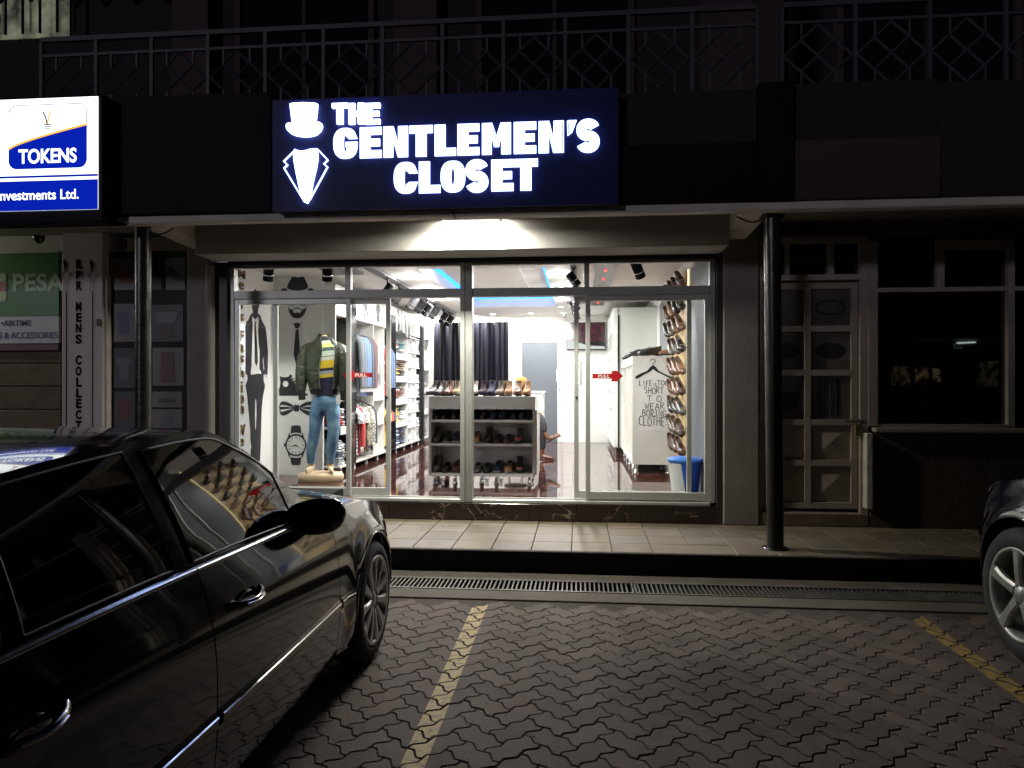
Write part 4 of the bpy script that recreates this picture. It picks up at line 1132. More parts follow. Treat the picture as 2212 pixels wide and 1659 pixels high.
# ------------------------------------------------------------------ aluminium shop front
FY = 7.03
sf = thing('shop_glazing', 'aluminium framed glass shop front with sliding doors', 'shop front', ((WX0 + WX1) / 2, FY, PLZ), world=True)
def FXp(px, Y=FY): return onY(px, 800, Y).x
def FZp(px, py, Y=FY): return onY(px, py, Y).z
cX0, cX1 = FXp(995), FXp(1018)
ztop = gt; zsill = PLZ
tr0, tr1 = FZp(1006, 641), FZp(1006, 623)
for xa in (WX0, WX1 - .05): obj('outer_stile', MB().box(xa, xa + .05, FY, FY + .09, zsill + .03, ztop, .003), alu, sf)
obj('centre_post', MB().box(cX0, cX0 + .044, FY - .03, FY + .10, zsill + .005, ztop, .003), alu, sf)
obj('centre_post', MB().box(cX0 + .050, cX1 + .012, FY - .03, FY + .10, zsill + .005, ztop, .003), mat('brushed_aluminium_dark', (.33, .34, .315), .45, metal=.3, var=.08, vs=6), sf)
for xa, xb in ((WX0 + .05, cX0), (cX1 + .012, WX1 - .05)):
    obj('transom_bar', MB().box(xa + .001, xb - .001, FY - .006, FY + .09, tr0, tr1, .004), alu, sf)
    obj('head_rail', MB().box(xa + .001, xb - .001, FY + .02, FY + .08, ztop - .02, ztop - .001), alu, sf)
    obj('threshold', MB().box(xa + .001, xb - .001, FY - .02, FY + .16, zsill + .001, zsill + .032, .004).box(xa + .001, xb - .001, FY + .05, FY + .06, zsill + .033, zsill + .045), alu_light, sf)
for px0, px1 in ((745, 757), (1262, 1273)):
    obj('top_mullion', MB().box(FXp(px0), FXp(px1), FY + .005, FY + .07, tr1 + .001, ztop - .021), alu, sf)
for xa, xb in ((WX0 + .05, FXp(745)), (FXp(757), cX0), (cX1 + .012, FXp(1262)), (FXp(1273), WX1 - .05)):
    obj('top_pane', MB().add([(xa, FY + .04, tr1), (xb, FY + .04, tr1), (xb, FY + .04, ztop - .02), (xa, FY + .04, ztop - .02)], [(0, 1, 2, 3)]), win_glass, sf)
# sliding leaves
def leaf(px0, px1, Y, lab, sw=.045, bot=.075, side=None):
    x0, x1 = onY(px0, 800, Y).x, onY(px1, 800, Y).x
    z0, z1 = zsill + .046, tr0 - .003
    l = thing('sliding_door', lab, 'door', ((x0 + x1) / 2, Y, z0), world=True, group='sliding glass leaves of the shop front')
    obj('stile', MB().box(x0, x0 + sw, Y, Y + .035, z0, z1, .003), alu_light, l)
    obj('stile', MB().box(x1 - sw, x1, Y, Y + .035, z0, z1, .003), alu_light, l)
    obj('rail', MB().box(x0 + sw + .0005, x1 - sw - .0005, Y + .001, Y + .034, z0, z0 + bot, .003), alu_light, l)
    obj('rail', MB().box(x0 + sw + .0005, x1 - sw - .0005, Y + .001, Y + .034, z1 - .05, z1, .003), alu_light, l)
    obj('pane', MB().add([(x0 + sw, Y + .017, z0 + bot), (x1 - sw, Y + .017, z0 + bot), (x1 - sw, Y + .017, z1 - .05), (x0 + sw, Y + .017, z1 - .05)], [(0, 1, 2, 3)]), win_glass, l)
    return l, x0, x1
L1, *_ = leaf(507, 757, FY + .006, 'fixed outer glass leaf before the suit silhouette and mannequin')
L2, a2_, b2_ = leaf(590, 843, FY + .062, 'inner sliding glass leaf with a pull handle and red PULL arrow, slid open to the left')
L3, a3_, b3_ = leaf(1240, 1494, FY + .062, 'inner sliding glass leaf with a pull handle, slid open to the right')
L4, *_ = leaf(1265, 1533, FY + .006, 'fixed outer glass leaf with a red PULL arrow before the shoe wall')
for (l, px, Y, s_) in ((L2, 829, FY + .062, -1), (L3, 1250, FY + .062, 1)):
    x = onY(px, 800, Y).x
    za, zb_ = FZp(px, 832), FZp(px, 778)
    h_ = MB().box(x - .014 + s_ * .02, x + .014 + s_ * .02, Y - .055, Y - .040, za, zb_, .004)
    h_.box(x - .02 + s_ * .01, x + .03 * 0 + .02 + s_ * .01, Y - .040, Y - .001, za + .01, za + .035).box(x - .02 + s_ * .01, x + .02 + s_ * .01, Y - .040, Y - .001, zb_ - .035, zb_ - .01)
    obj('pull_handle', h_, white_paint, l)
    xk = onY(836 if s_ < 0 else 1245.5, 859, Y).x
    obj('lock', MB().lathe([(.012, -.006), (.012, 0)], 14, o=(xk, Y - .001, FZp(px, 859)), axis='Y'), black_matt, l)
# red PULL arrow stickers (flat vinyl on the glass)
def arrow_sticker(px0, px1, py0, py1, right, Y, lab):
    x0, x1 = onY(px0, 800, Y).x, onY(px1, 800, Y).x; z1, z0 = onY(px0, py0, Y).z, onY(px0, py1, Y).z
    w, h = x1 - x0, z1 - z0
    A = [(0, .28), (.04, .5), (0, .72), (.64, .74), (.64, .9), (.60, 1), (.80, 1), (1, .5), (.80, 0), (.60, 0), (.64, .1), (.64, .26)]
    A = [(a * w, b_ * h) for a, b_ in A]
    if not right: A = [(w - a, b_) for a, b_ in A][::-1]
    t = thing('arrow_sticker', lab, 'sticker', (x0, Y, z0), group='red PULL arrow stickers')
    obj('arrow', plate([A], .0008, F_front(0, -.0005, 0)), red_vinyl, t)
    tm = text_mesh('PULL', h * .30, Matrix.Identity(4)); wd = max(v.co.x for v in tm.vertices)
    obj('lettering', text_mesh('PULL', h * .30, F_front(w * (.20 if right else .42), -.0018, h * .35), .0006, .035, w * .37 / wd), white_vinyl, t)
arrow_sticker(739, 806, 799, 821, False, FY + .06 + .017, 'red PULL arrow sticker pointing left, between the mannequin and the hanging jackets')
arrow_sticker(1278, 1346, 801, 824, True, FY + .006 + .015, 'red PULL arrow sticker pointing right, on the pane before the tall cabinet')

# ------------------------------------------------------------------ left display: silhouettes and wording
DW = -3.86
strip_y0, strip_y1 = 7.35, onX(530, 800, DW).y
solo('white_wall_strip', MB().box(RXL + .0005, DW, strip_y0, strip_y1, FZ, CZ - .01), mat('blueish_white', (.74, .77, .84), .4), 'bluish white wall strip carrying the brass wording', 'wall panel')
fw = thing('wall_wording', 'upright brass wording Men\'s Fashion Wear on the left display wall', 'lettering', (DW, 7.9, 1.0), world=True)
cw_ = onX(522, 800, DW).y
seq = [('M', (40, 118, 235), 0), ('e', (0, 300, 400), 0), ('n', (0, 455, 560), 0), ('\u2019', (0, 620, 680), 0), ('s', (0, 745, 848), 0), ('F', (0, 985, 1130), 0), ('a', (0, 1180, 1285), 0), ('s', (0, 1335, 1440), 0), ('h', (0, 1510, 1650), 0)]
seqB = [('i', (0, 240, 398)), ('o', (0, 440, 560)), ('n', (0, 595, 708)), ('W', (0, 870, 1025)), ('e', (0, 1075, 1180)), ('a', (0, 1220, 1325)), ('r', (0, 1380, 1470))]
def wword(ch, xo, ytop, ybot, fr):
    pt = onX(*fr(xo, ytop), DW + .001); pb = onX(*fr(xo, ybot), DW + .001)
    t = text_mesh(ch, 1, Matrix.Identity(4)); zs = [v.co.y for v in t.vertices]; xs = [v.co.x for v in t.vertices]
    gh = max(zs) - min(zs); gw = max(xs) - min(xs)
    H = pt.z - pb.z
    sc = H / gh
    wide = {'M': .155, 'W': .165, 'i': .04, '\u2019': .04, 'F': .10, 'h': .10}.get(ch, .09)
    me = text_mesh(ch, sc, Matrix.Identity(4), .016, .012, 1)
    me.transform(Matrix.Translation((-(max(v.co.x for v in me.vertices) + min(v.co.x for v in me.vertices)) / 2, -min(v.co.y for v in me.vertices), 0)))
    me.transform(Matrix.Diagonal((wide / (gw * sc), 1, 1, 1)))
    me.transform(F_leftwall(DW + .001, cw_ - .02, pb.z))
    obj('letter', me, mat('aged_brass', (.20, .14, .06), .35, metal=.6), fw)
for ch, (_, a, b_), _2 in seq: wword(ch, 140, a, b_, fromA)
for ch, (_, a, b_) in seqB: wword(ch, 158, a, b_, fromB)

def on_leftwall(pts, fr): return [(lambda p: (p.y, p.z))(onX(*fr(*q), DW)) for q in pts]
ML = F_leftwall(RXL + .0005, 0, 0)
body = on_leftwall([(345, 388), (357, 398), (365, 425), (392, 520), (401, 585), (396, 640), (381, 690), (382, 740), (402, 748), (424, 782), (428, 812), (446, 852), (466, 892), (486, 932), (498, 990), (513, 1150), (526, 1290), (524, 1400), (521, 1550), (513, 1620)], fromA)
body += on_leftwall([(522, 178), (512, 178), (492, 150), (482, 120), (476, 60)], fromB)
body += on_leftwall([(470, 130), (474, 235), (494, 290), (486, 345), (465, 440), (447, 600), (441, 760), (436, 960), (430, 1180), (420, 1390), (400, 1412), (406, 1470), (398, 1482), (370, 1455), (352, 1400), (338, 1425), (290, 1392), (285, 1260), (298, 1175), (285, 1120), (281, 950), (262, 740), (252, 600), (233, 430), (210, 290), (234, 236), (243, 190), (236, 132), (208, 131)], fromB)
body += on_leftwall([(204, 1600), (199, 1300), (199, 935), (214, 893), (218, 850), (245, 838), (262, 792), (272, 765), (296, 732), (314, 742), (310, 690), (300, 640), (294, 585), (302, 500), (322, 420), (330, 398)], fromA)
shirt_h = on_leftwall([(296, 765), (318, 790), (345, 822), (372, 790), (384, 772), (399, 830), (387, 1000), (394, 1150), (410, 1270), (405, 1530), (428, 1560), (436, 1608), (400, 1596), (340, 1604), (282, 1612), (280, 1560), (289, 1500), (290, 1400), (299, 1150), (304, 900), (296, 830)], fromA)
tie_i = on_leftwall([(343, 838), (356, 858), (350, 890), (366, 1100), (380, 1430), (361, 1487), (339, 1430), (336, 1100), (334, 900), (339, 860)], fromA)
gap1 = on_leftwall([(455, 1340), (465, 1400), (475, 1540), (468, 1590), (458, 1500), (448, 1400)], fromA)
gap2 = on_leftwall([(358, 466), (368, 520), (373, 720), (363, 930), (351, 934), (346, 720), (350, 520)], fromB)
tri1 = on_leftwall([(218, 870), (224, 868), (240, 908), (283, 850), (286, 854), (240, 922)], fromA)
tri2 = on_leftwall([(418, 896), (424, 894), (448, 936), (466, 890), (470, 894), (452, 950)], fromA)
solo('suit_decal', plate([body, shirt_h, tie_i, gap1, gap2, tri1, tri2], .004, ML), black_vinyl, 'tall black silhouette of a man in suit and tie on the left display wall', 'wall decal')

PY = 8.88
dpx0, dpx1 = onY(566, 900, PY).x, onY(697, 900, PY).x
dp = thing('display_panel', 'white display wall panel behind the mannequin carrying the black fashion decals', 'wall panel', ((dpx0 + dpx1) / 2, PY, FZ), world=True)
obj('board', MB().box(RXL + .001, dpx1, PY, PY + .05, onY(650, 1028, PY).z, CZ - .001), white_board, dp)
obj('skirting', MB().box(RXL + .001, dpx1 - .01, PY + .01, PY + .05, FZ, onY(650, 1028, PY).z - .001), dark_wood, dp)
MP = F_front(0, PY - .0005, 0)
def onP(pts, fr): return [(lambda p: (p.x, p.z))(onY(*fr(*q), PY)) for q in pts]
def decal(name, loops, lab): return solo(name, plate(loops, .003, MP), black_vinyl, lab, 'wall decal')
crown = onP([(790, 350), (800, 325), (850, 232), (866, 208), (885, 201), (915, 211), (945, 222), (975, 213), (1005, 200), (1022, 204), (1040, 228), (1085, 320), (1094, 348), (1086, 372), (1060, 390), (1000, 404), (940, 408), (870, 402), (815, 388), (795, 372)], fromA)
brimp = [(706, 408), (712, 390), (735, 376), (778, 373), (790, 400), (840, 418), (940, 428), (1040, 420), (1090, 400), (1102, 376), (1145, 377), (1172, 392), (1178, 410), (1150, 450), (1080, 480), (940, 495), (800, 480), (730, 450)]
decal('hat_decal', [crown, onP(brimp, fromA)], 'black trilby hat decal at the top of the display panel')
g1 = onP(arc(857, 580, 66, 46, 0, 345, 23), fromA); g2 = onP(arc(1023, 580, 64, 46, 0, 345, 23), fromA)
decal('glasses_decal', stroke(g1, .006, True) + stroke(g2, .006, True) + stroke(onP([(925, 572), (940, 566), (957, 572)], fromA), .007), 'thin round spectacles decal between hat and beard')
decal('swirl_decal', stroke(onP([(930, 108), (955, 116), (966, 130), (948, 142), (928, 146), (938, 158), (948, 170)], fromA), .007), 'small black swirl decal above the hat')
beard = onP([(805, 628), (812, 645), (828, 668), (868, 682), (884, 672), (905, 655), (935, 650), (968, 655), (992, 672), (1008, 682), (1046, 664), (1062, 645), (1070, 628), (1062, 695), (1034, 755), (990, 797), (940, 806), (880, 799), (838, 755), (812, 690)], fromA)
mouth = onP([(876, 704), (880, 685), (905, 670), (935, 666), (968, 670), (992, 684), (998, 704), (980, 727), (955, 733), (944, 718), (934, 715), (926, 732), (895, 728)], fromA)
decal('beard_decal', [beard, mouth], 'black beard and moustache decal under the hat')
decal('tie_decal', [onP([(884, 882), (935, 865), (986, 884), (960, 951), (912, 951)], fromA), onP([(915, 966), (956, 966), (978, 1325), (930, 1496), (882, 1322)], fromA)], 'long black necktie decal on the display panel')
sn = onP([(705, 150), (728, 170), (780, 175), (830, 166), (850, 138), (868, 134), (882, 148), (884, 166), (862, 194), (872, 204), (902, 182), (914, 192), (886, 222), (898, 234), (932, 210), (944, 222), (914, 252), (926, 264), (960, 240), (971, 252), (944, 282), (955, 294), (982, 282), (990, 300), (1020, 360), (1070, 400), (1110, 420), (1112, 445), (694, 446), (697, 425), (690, 380), (694, 340), (706, 305), (714, 250), (706, 200)], fromB)
decal('sneaker_decal', [sn, onP(arc(788, 272, 42, 45, 0, 340, 17), fromB)], 'black high-top sneaker decal beside the mannequin arm')
wing = [(694, 612), (702, 570), (722, 532), (760, 526), (820, 540), (870, 566), (906, 598), (906, 650), (870, 680), (820, 715), (765, 738), (722, 730), (702, 690)]
h1 = [(722, 578), (800, 588), (888, 614), (888, 620), (800, 606), (712, 606), (712, 592)]; h2 = [(712, 650), (800, 640), (888, 630), (888, 636), (800, 662), (722, 684), (712, 668)]
mir = lambda l: [(1900 - x, y) for x, y in l][::-1]
decal('bow_tie_decal', [onP(l, fromB) for l in (wing, h1, h2, mir(wing), mir(h1), mir(h2), [(914, 580), (984, 580), (986, 586), (986, 668), (980, 673), (916, 673), (911, 667), (911, 586)])], 'black striped bow tie decal above the watch')
wt = []
wt.append(onP([(872, 890), (880, 882), (940, 877), (1000, 882), (1006, 890), (1020, 1000), (980, 988), (940, 984), (900, 988), (862, 998)], fromB))
wt.append(onP([(855, 1338), (900, 1350), (940, 1354), (980, 1350), (1018, 1338), (1005, 1448), (996, 1458), (940, 1463), (882, 1457), (872, 1448)], fromB))
wt.append(onP([(838, 992), (852, 992), (850, 1030), (898, 1008), (940, 1003), (982, 1008), (1026, 1030), (1026, 992), (1040, 992), (1062, 1070), (1085, 1110), (1096, 1165), (1085, 1220), (1062, 1270), (1040, 1345), (1024, 1345), (1024, 1308), (982, 1326), (940, 1332), (898, 1326), (850, 1308), (850, 1345), (836, 1345), (815, 1270), (790, 1220), (782, 1188), (764, 1188), (764, 1145), (782, 1145), (792, 1110), (815, 1065)], fromB))
wt.append(onP(arc(938, 1168, 133, 138, 360, 10, 35), fromB))
for k in range(12):
    a = R(k * 30); c_, s_ = math.cos(a), math.sin(a)
    wt.append(onP([(938 + 95 * c_ - 5 * s_, 1168 + 98 * s_ + 5 * c_), (938 + 120 * c_ - 5 * s_, 1168 + 124 * s_ + 5 * c_), (938 + 120 * c_ + 5 * s_, 1168 + 124 * s_ - 5 * c_), (938 + 95 * c_ + 5 * s_, 1168 + 98 * s_ - 5 * c_)], fromB))
wt.append(onP([(836, 1200), (900, 1172), (937, 1158), (950, 1166), (992, 1210), (940, 1180), (905, 1186)], fromB))
decal('watch_decal', wt, 'large black wrist watch decal at the bottom of the display panel')
# ------------------------------------------------------------------ left wall shelving
LX = -3.02; LB = -3.46
def LY(px): return onX(px, 880, LX).y
base_z = .455
ls = thing('wall_shelving', 'long white wall shelving with beige backs and black uprights along the left wall', 'shelving', (-3.2, 11.5, FZ), world=True)
Y0 = PY + .051
dv = [(LY(756), LY(768)), (LY(844.5), LY(854)), (LY(907), LY(915.5))]
YE = LY(938)
obj('back_panel', MB().box(LB - .02, LB, Y0, YE, base_z, 2.40), beige_back, ls)
obj('base_board', MB().box(LB, LX, Y0, YE, base_z - .03, base_z, .002), white_board, ls)
obj('fascia', MB().box(LB, LX + .0, dv[0][1], YE, 2.38, 2.77, .002), white_board, ls)
obj('fascia', MB().box(LB, LX - .05, Y0, dv[0][0], 2.38, 2.77, .002), white_board, ls)
for a, b in dv: obj('upright', MB().box(LB, LX + .012, a, b, base_z - .02, 2.62, .002), black_gloss, ls)
def side(y, x1=LX): return obj('side_panel', MB().box(LB, x1, y - .011, y + .011, base_z + .0005, 2.379), white_board, ls)
jkt0, jkt1, sml1, hng1 = dv[0][1], LY(807), LY(830), dv[1][0]
csh1 = LY(881); cub1 = dv[2][0]
for y in (jkt0 + .012, jkt1, sml1, csh1, YE - .012): side(y)
def board(y0, y1, z, th=.03, lip=.10):
    obj('shelf', MB().box(LB + .001, LX - .012, y0 + .0115, y1 - .0115, z - th, z), white_board, ls)
    obj('shelf_front', MB().box(LX - .0115, LX, y0 + .0115, y1 - .0115, z - lip, z, .002), white_board, ls)
SZ = [.87, 1.25, 1.63, 2.01]
for z in SZ: board(dv[1][1], csh1, z)
for z in (1.0, 1.42, 1.87): board(dv[2][1], YE, z)
for z in (.98, 1.35, 1.75): board(jkt1, sml1, z)
for z in (.95, 1.38): board(Y0 + .012, dv[0][0] - .01, z)
ws = 3; wy = [(csh1 + (cub1 - csh1) * k / ws) for k in range(ws + 1)]
CZS = [base_z + k * .27 for k in range(8)]
for z in CZS[1:]: board(csh1, cub1, z, .012, .016)
for y in wy[1:-1]: obj('divider', MB().box(LB, LX, y - .006, y + .006, base_z + .001, 2.37), white_board, ls)
for y in np.linspace(Y0 + .2, YE - .1, 11):
    obj('foot', MB().lathe([(.022, base_z - .031), (.022, FZ + .02), (.03, FZ + .018), (.03, FZ)], 14, o=(LX - .07, y, 0)), chrome, ls, fixn=True)
for (a, b, z) in ((jkt0, jkt1, 2.28), (jkt0, jkt1, 1.30), (sml1, hng1, 2.20), (sml1, hng1, 1.22)):
    obj('hanging_rail', MB().tube([(-3.2, a + .012, z), (-3.2, b - .012, z)], .012, 8), chrome, ls)
# end column that shows bright behind the mannequin
cx0, cx1 = onY(698, 650, PY + .06).x, onY(727, 650, PY + .06).x
obj('end_panel', MB().box(dpx1 + .002, LX - .052, PY + .015, PY + .045, 1.47, CZ - .1), white_board, ls)
obj('closed_panel', MB().box(LX - .02, LX, Y0 + .30, dv[0][0] - .001, base_z + .001, 2.379), white_board, ls)
# posters above the shelving
photo_dark = noisy_print('photo_print_dark', (.05, .05, .055), (.35, .35, .36), 6, .6, .3, .08)
photo_light = noisy_print('photo_print_light', (.62, .64, .68), (.78, .79, .80), 2, .5, .3, .2)
fig = [(-.10, -.5), (-.16, -.1), (-.22, .15), (-.16, .32), (-.05, .36), (-.07, .44), (0, .5), (.07, .44), (.05, .36), (.15, .32), (.2, .1), (.14, -.05), (.12, -.5), (.02, -.5), (0, -.1), (-.02, -.5)]
legs = [(-.2, .5), (-.18, .1), (-.06, -.2), (-.16, -.48), (-.02, -.44), (.06, -.1), (.14, -.4), (.26, -.36), (.14, .05), (.1, .5)]
def poster_up(px0, px1, z0, z1, m, shp, c, lab, X=LX):
    y0, y1 = LY(px0), LY(px1)
    t = thing('poster', lab, 'poster', (X + .001, (y0 + y1) / 2, z0), world=True, group='fashion posters above the left shelving')
    obj('print', MB().box(X + .001, X + .006, y0, y1, z0, z1), m, t)
    s_ = (y1 - y0) * .8; h = z1 - z0
    obj('figure', plate([[(a * s_ * 1.4, b_ * h * .9) for a, b_ in shp]], .0015, F_leftwall(X + .0065, (y0 + y1) / 2, (z0 + z1) / 2)), c, t)
pw = mat('poster_white_ink', (.75, .75, .76), .4); pk = mat('poster_black_ink', (.04, .04, .05), .4)
poster_up(776, 800, 2.42, 2.75, white_board, legs, pk, 'white poster with a thin black figure above the hanging jackets, first')
poster_up(806, 826, 2.42, 2.75, white_board, fig, pk, 'white poster with a dark suited figure above the small shelves')
poster_up(859, 868.5, 2.36, 2.76, photo_dark, legs, pw, 'dark grey photo poster of walking legs right of the open door')
poster_up(874.5, 884, 2.30, 2.70, photo_dark, fig, pw, 'dark grey photo poster of an open jacket above the white cubbies')
poster_up(918, 937, 2.40, 2.76, photo_light, fig, pk, 'pale poster of a dark suited man beside the black curtain')

# ------------------------------------------------------------------ folded clothes
def garment_mesh(seed, w=.26, d=.30, h=.036):
    r = random.Random(seed); rs = []
    n = 6
    for k in range(n + 1):
        y = -w / 2 + w * k / n
        e = 1 - .5 * (abs(k - n / 2) / (n / 2)) ** 4
        ring = []
        for j in range(10):
            a = 2 * math.pi * j / 10
            c, s_ = math.cos(a), math.sin(a)
            x = d / 2 * math.copysign(abs(c) ** .35, c) + r.uniform(-.006, .006)
            z = h / 2 * e * math.copysign(abs(s_) ** .6, s_) + h / 2 + r.uniform(-.003, .003)
            ring.append((x, y, max(0, z)))
        rs.append(ring)
    return MB().rings(rs, True, True, True).mesh('garment')
GM = [garment_mesh(k) for k in range(4)]
CLOTH = {}
def cloth(name, c, r=.85): return mat('cloth_' + name, c, r, var=.15, vs=25, sheen=.2)
cl = {k: cloth(k, v) for k, v in dict(black=(.02, .02, .024), navy=(.03, .045, .10), white=(.72, .72, .70), grey=(.25, .26, .28), red=(.42, .03, .03), yellow=(.62, .42, .04), brown=(.16, .08, .045), denim=(.07, .12, .22), pale=(.52, .56, .62), teal=(.05, .22, .25), maroon=(.16, .03, .05), tan=(.40, .27, .15), dgrey=(.08, .08, .09)).items()}
cl['print'] = noisy_print('cloth_print', (.03, .03, .035), (.65, .63, .6), 60, .5, .8, .04, (.5, .33, .05))
cl['floral'] = noisy_print('cloth_floral', (.12, .12, .14), (.70, .70, .70), 38, .5, .8, .05)
cl['camo'] = noisy_print('cloth_camo', (.10, .11, .07), (.42, .38, .30), 45, .52, .8, .03)
cl['pack'] = noisy_print('wrapped_shirt', (.22, .26, .33), (.86, .87, .88), 16, .40, .15, .05)
gcache = {}
def gmesh(k, m):
    key = (k, m.name)
    if key not in gcache:
        me = GM[k].copy(); me.materials.append(m); gcache[key] = me
    return gcache[key]
def stack(x, y, z, n, pal, where, sc=1., sx=1., rz=0., h=.033):
    for i in range(n):
        kname = rp.choice(pal)
        o = bpy.data.objects.new('folded_garment', gmesh(rp.randrange(4), cl[kname])); COL.objects.link(o)
        o.location = (x + rp.uniform(-.012, .012), y + rp.uniform(-.008, .008), z + .001 + i * h)
        o.rotation_euler = (0, 0, rz + rp.uniform(-.06, .06)); o.scale = (sx, sc, h / .036)
        o['label'] = 'folded garment ' + where; o['category'] = 'garment'; o['group'] = 'folded clothes in the stack ' + where
XC = (LX + LB) / 2 + .04
def fold_bay(y0, y1, z, specs, where, cols=2):
    w = (y1 - y0) / cols
    for c in range(cols):
        n, pal = specs[c % len(specs)]
        stack(XC, y0 + (c + .5) * w, z, n, pal, '%s, %s column' % (where, ['near', 'middle', 'far'][c if cols == 3 else c * 2]), min(1.15, (w - .02) / .26))
c0, c1_ = dv[1][1] + .02, csh1 - .02
fold_bay(c0, c1_, SZ[3], [(5, ['white', 'teal', 'black', 'red']), (6, ['white', 'grey', 'teal', 'white'])], 'on the top shelf of the coloured bay')
fold_bay(c0, c1_, SZ[2], [(8, ['print', 'yellow', 'black', 'brown']), (7, ['black', 'brown', 'red', 'white', 'print'])], 'on the second shelf of the coloured bay')
fold_bay(c0, c1_, SZ[1], [(6, ['brown', 'white', 'black', 'red']), (6, ['print', 'maroon', 'brown', 'white'])], 'on the third shelf of the coloured bay')
fold_bay(c0, c1_, SZ[0], [(7, ['yellow', 'white', 'black', 'print']), (6, ['red', 'black', 'white', 'print'])], 'on the fourth shelf of the coloured bay')
fold_bay(c0, c1_, base_z, [(9, ['denim', 'navy', 'pale', 'denim']), (10, ['navy', 'black', 'denim'])], 'of the jeans pile at the bottom of the coloured bay')
e0, e1 = dv[2][1] + .02, YE - .02
fold_bay(e0, e1, 1.87, [(9, ['pale', 'white', 'grey']), (8, ['pale', 'white'])], 'beside the black curtain, upper shelf', 2)
fold_bay(e0, e1, 1.42, [(8, ['pale', 'grey', 'dgrey']), (7, ['black', 'grey'])], 'beside the black curtain, middle shelf', 2)
fold_bay(e0, e1, base_z, [(10, ['camo', 'grey', 'dgrey']), (9, ['camo', 'black'])], 'beside the black curtain, bottom shelf', 2)
m0, m1 = Y0 + .04, dv[0][0] - .03
fold_bay(m0, m1, .95, [(6, ['black', 'red', 'white', 'navy']), (7, ['red', 'black', 'white']), (5, ['navy', 'white'])], 'behind the mannequin, middle shelf', 3)
fold_bay(m0, m1, base_z, [(10, ['pale', 'grey', 'denim']), (9, ['grey', 'white']), (8, ['pale', 'grey'])], 'behind the mannequin, bottom shelf', 3)
fold_bay(jkt1 + .02, sml1 - .02, .98, [(2, ['white', 'floral'])], 'on the small shelf by the hanging shirts', 1)
fold_bay(jkt1 + .02, sml1 - .02, 1.35, [(5, ['floral', 'white'])], 'on the second small shelf by the jackets', 1)
fold_bay(jkt1 + .02, sml1 - .02, 1.75, [(2, ['white', 'red'])], 'on the upper small shelf by the jackets', 1)
# wrapped shirts in the cubbies
pk_m = MB().box(-.15, .15, -.5, .5, 0, 1, .02).mesh('pack'); pk_m.materials.append(cl['pack'])
for ci in range(3):
    for ri in range(7):
        n = 3 + (ci + ri) % 3
        for i in range(n):
            o = bpy.data.objects.new('wrapped_shirt', pk_m); COL.objects.link(o)
            y = (wy[ci] + wy[ci + 1]) / 2; hh_ = .046
            o.location = (LX - .15 + rp.uniform(-.012, .006), y + rp.uniform(-.006, .006), CZS[ri] + .002 + i * (hh_ + .002))
            o.scale = (.9, (wy[1] - wy[0]) - .035, hh_); o.rotation_euler = (0, 0, rp.uniform(-.05, .05))
            o['label'] = 'wrapped white shirt in the left cubbies, %s row from the bottom, %s column' % (ORD[ri], ['nearest', 'middle', 'farthest'][ci]); o['category'] = 'shirt'; o['group'] = 'wrapped shirts in the left cubbies, row ' + ORD[ri]

# ------------------------------------------------------------------ hanging clothes
def hanging(y, ztop, L_, w, th, m, label, kind='jacket', cuff=None, x=-3.2, group='jackets on the upper rail', short=False):
    t = thing('hanging_' + kind, label, kind, (x, y, ztop), group=group, rz=rp.uniform(-.10, .10))
    hk = MB().tube([(0, 0, .02), (.012, 0, .035), (0, 0, .045), (-.01, 0, .03)], .003, 5).tube([(0, 0, .02), (0, 0, -.03)], .003, 5).tube([(-w * .45, 0, -.09), (0, 0, -.03), (w * .45, 0, -.09)], .008, 6)
    obj('hanger', hk, chrome, t)
    rs = []
    prof = [(.05, -.035, .5), (.10, -.05, .7), (w * .40, -.085, .9), (w * .50, -.12, 1.0), (w * .47, -.25, 1.1), (w * .44, -L_ * .6, 1.15), (w * .47, -L_ * .85, 1.2), (w * .49, -L_, 1.2)]
    for hw, z, tf in prof:
        rs.append([(hw * math.copysign(abs(math.cos(a)) ** .7, math.cos(a)) + .004 * math.sin(5 * a + z * 9), th * tf * .5 * math.sin(a) * (1 + .25 * math.cos(6 * a)), z) for a in [2 * math.pi * k / 20 for k in range(20)]])
    obj('body', MB().rings(rs, True, True, True), m, t, fixn=True)
    SL = L_ * (.42 if short else .86)
    for s_ in (-1, 1):
        pts = [(s_ * w * .42, 0, -.11), (s_ * w * .54, -.01, -.20), (s_ * w * .585, -.02, -SL * .55), (s_ * w * .60, -.03, -SL)]
        obj('sleeve', MB().tube(pts, [(.05, .035), (.058, .04), (.05, .036), (.042, .03)] if not short else [(.05, .035), (.06, .045), (.065, .04), (.065, .04)], 10), m, t)
        if cuff and not short: obj('price_tag', MB().box(s_ * w * .60 - .02, s_ * w * .60 + .02, -.035, -.033, -SL - .07, -SL + .01), white_vinyl, t)
    return t
y = jkt0 + .07
ws_ = (jkt1 - jkt0 - .14)
wool = {'slate': cloth('slate', (.10, .115, .135)), 'blue': cloth('wool_blue', (.09, .155, .28)), 'navyb': cloth('wool_navy', (.035, .05, .09)), 'plum': cloth('plum', (.085, .045, .055))}
for k, (c_, lb) in enumerate([('slate', 'slate grey blazer, nearest on the upper rail'), ('slate', 'slate grey blazer, second on the upper rail'), ('blue', 'light blue blazer, third on the upper rail'), ('blue', 'light blue blazer hung fourth, before the navy one'), ('navyb', 'navy blazer between the blue and plum ones'), ('plum', 'plum brown blazer hung before the last one'), ('plum', 'plum brown blazer, last on the upper rail')]):
    hanging(y + ws_ * k / 6, 2.25, .92, .42, .075, wool[c_], lb, 'jacket', cuff=True)
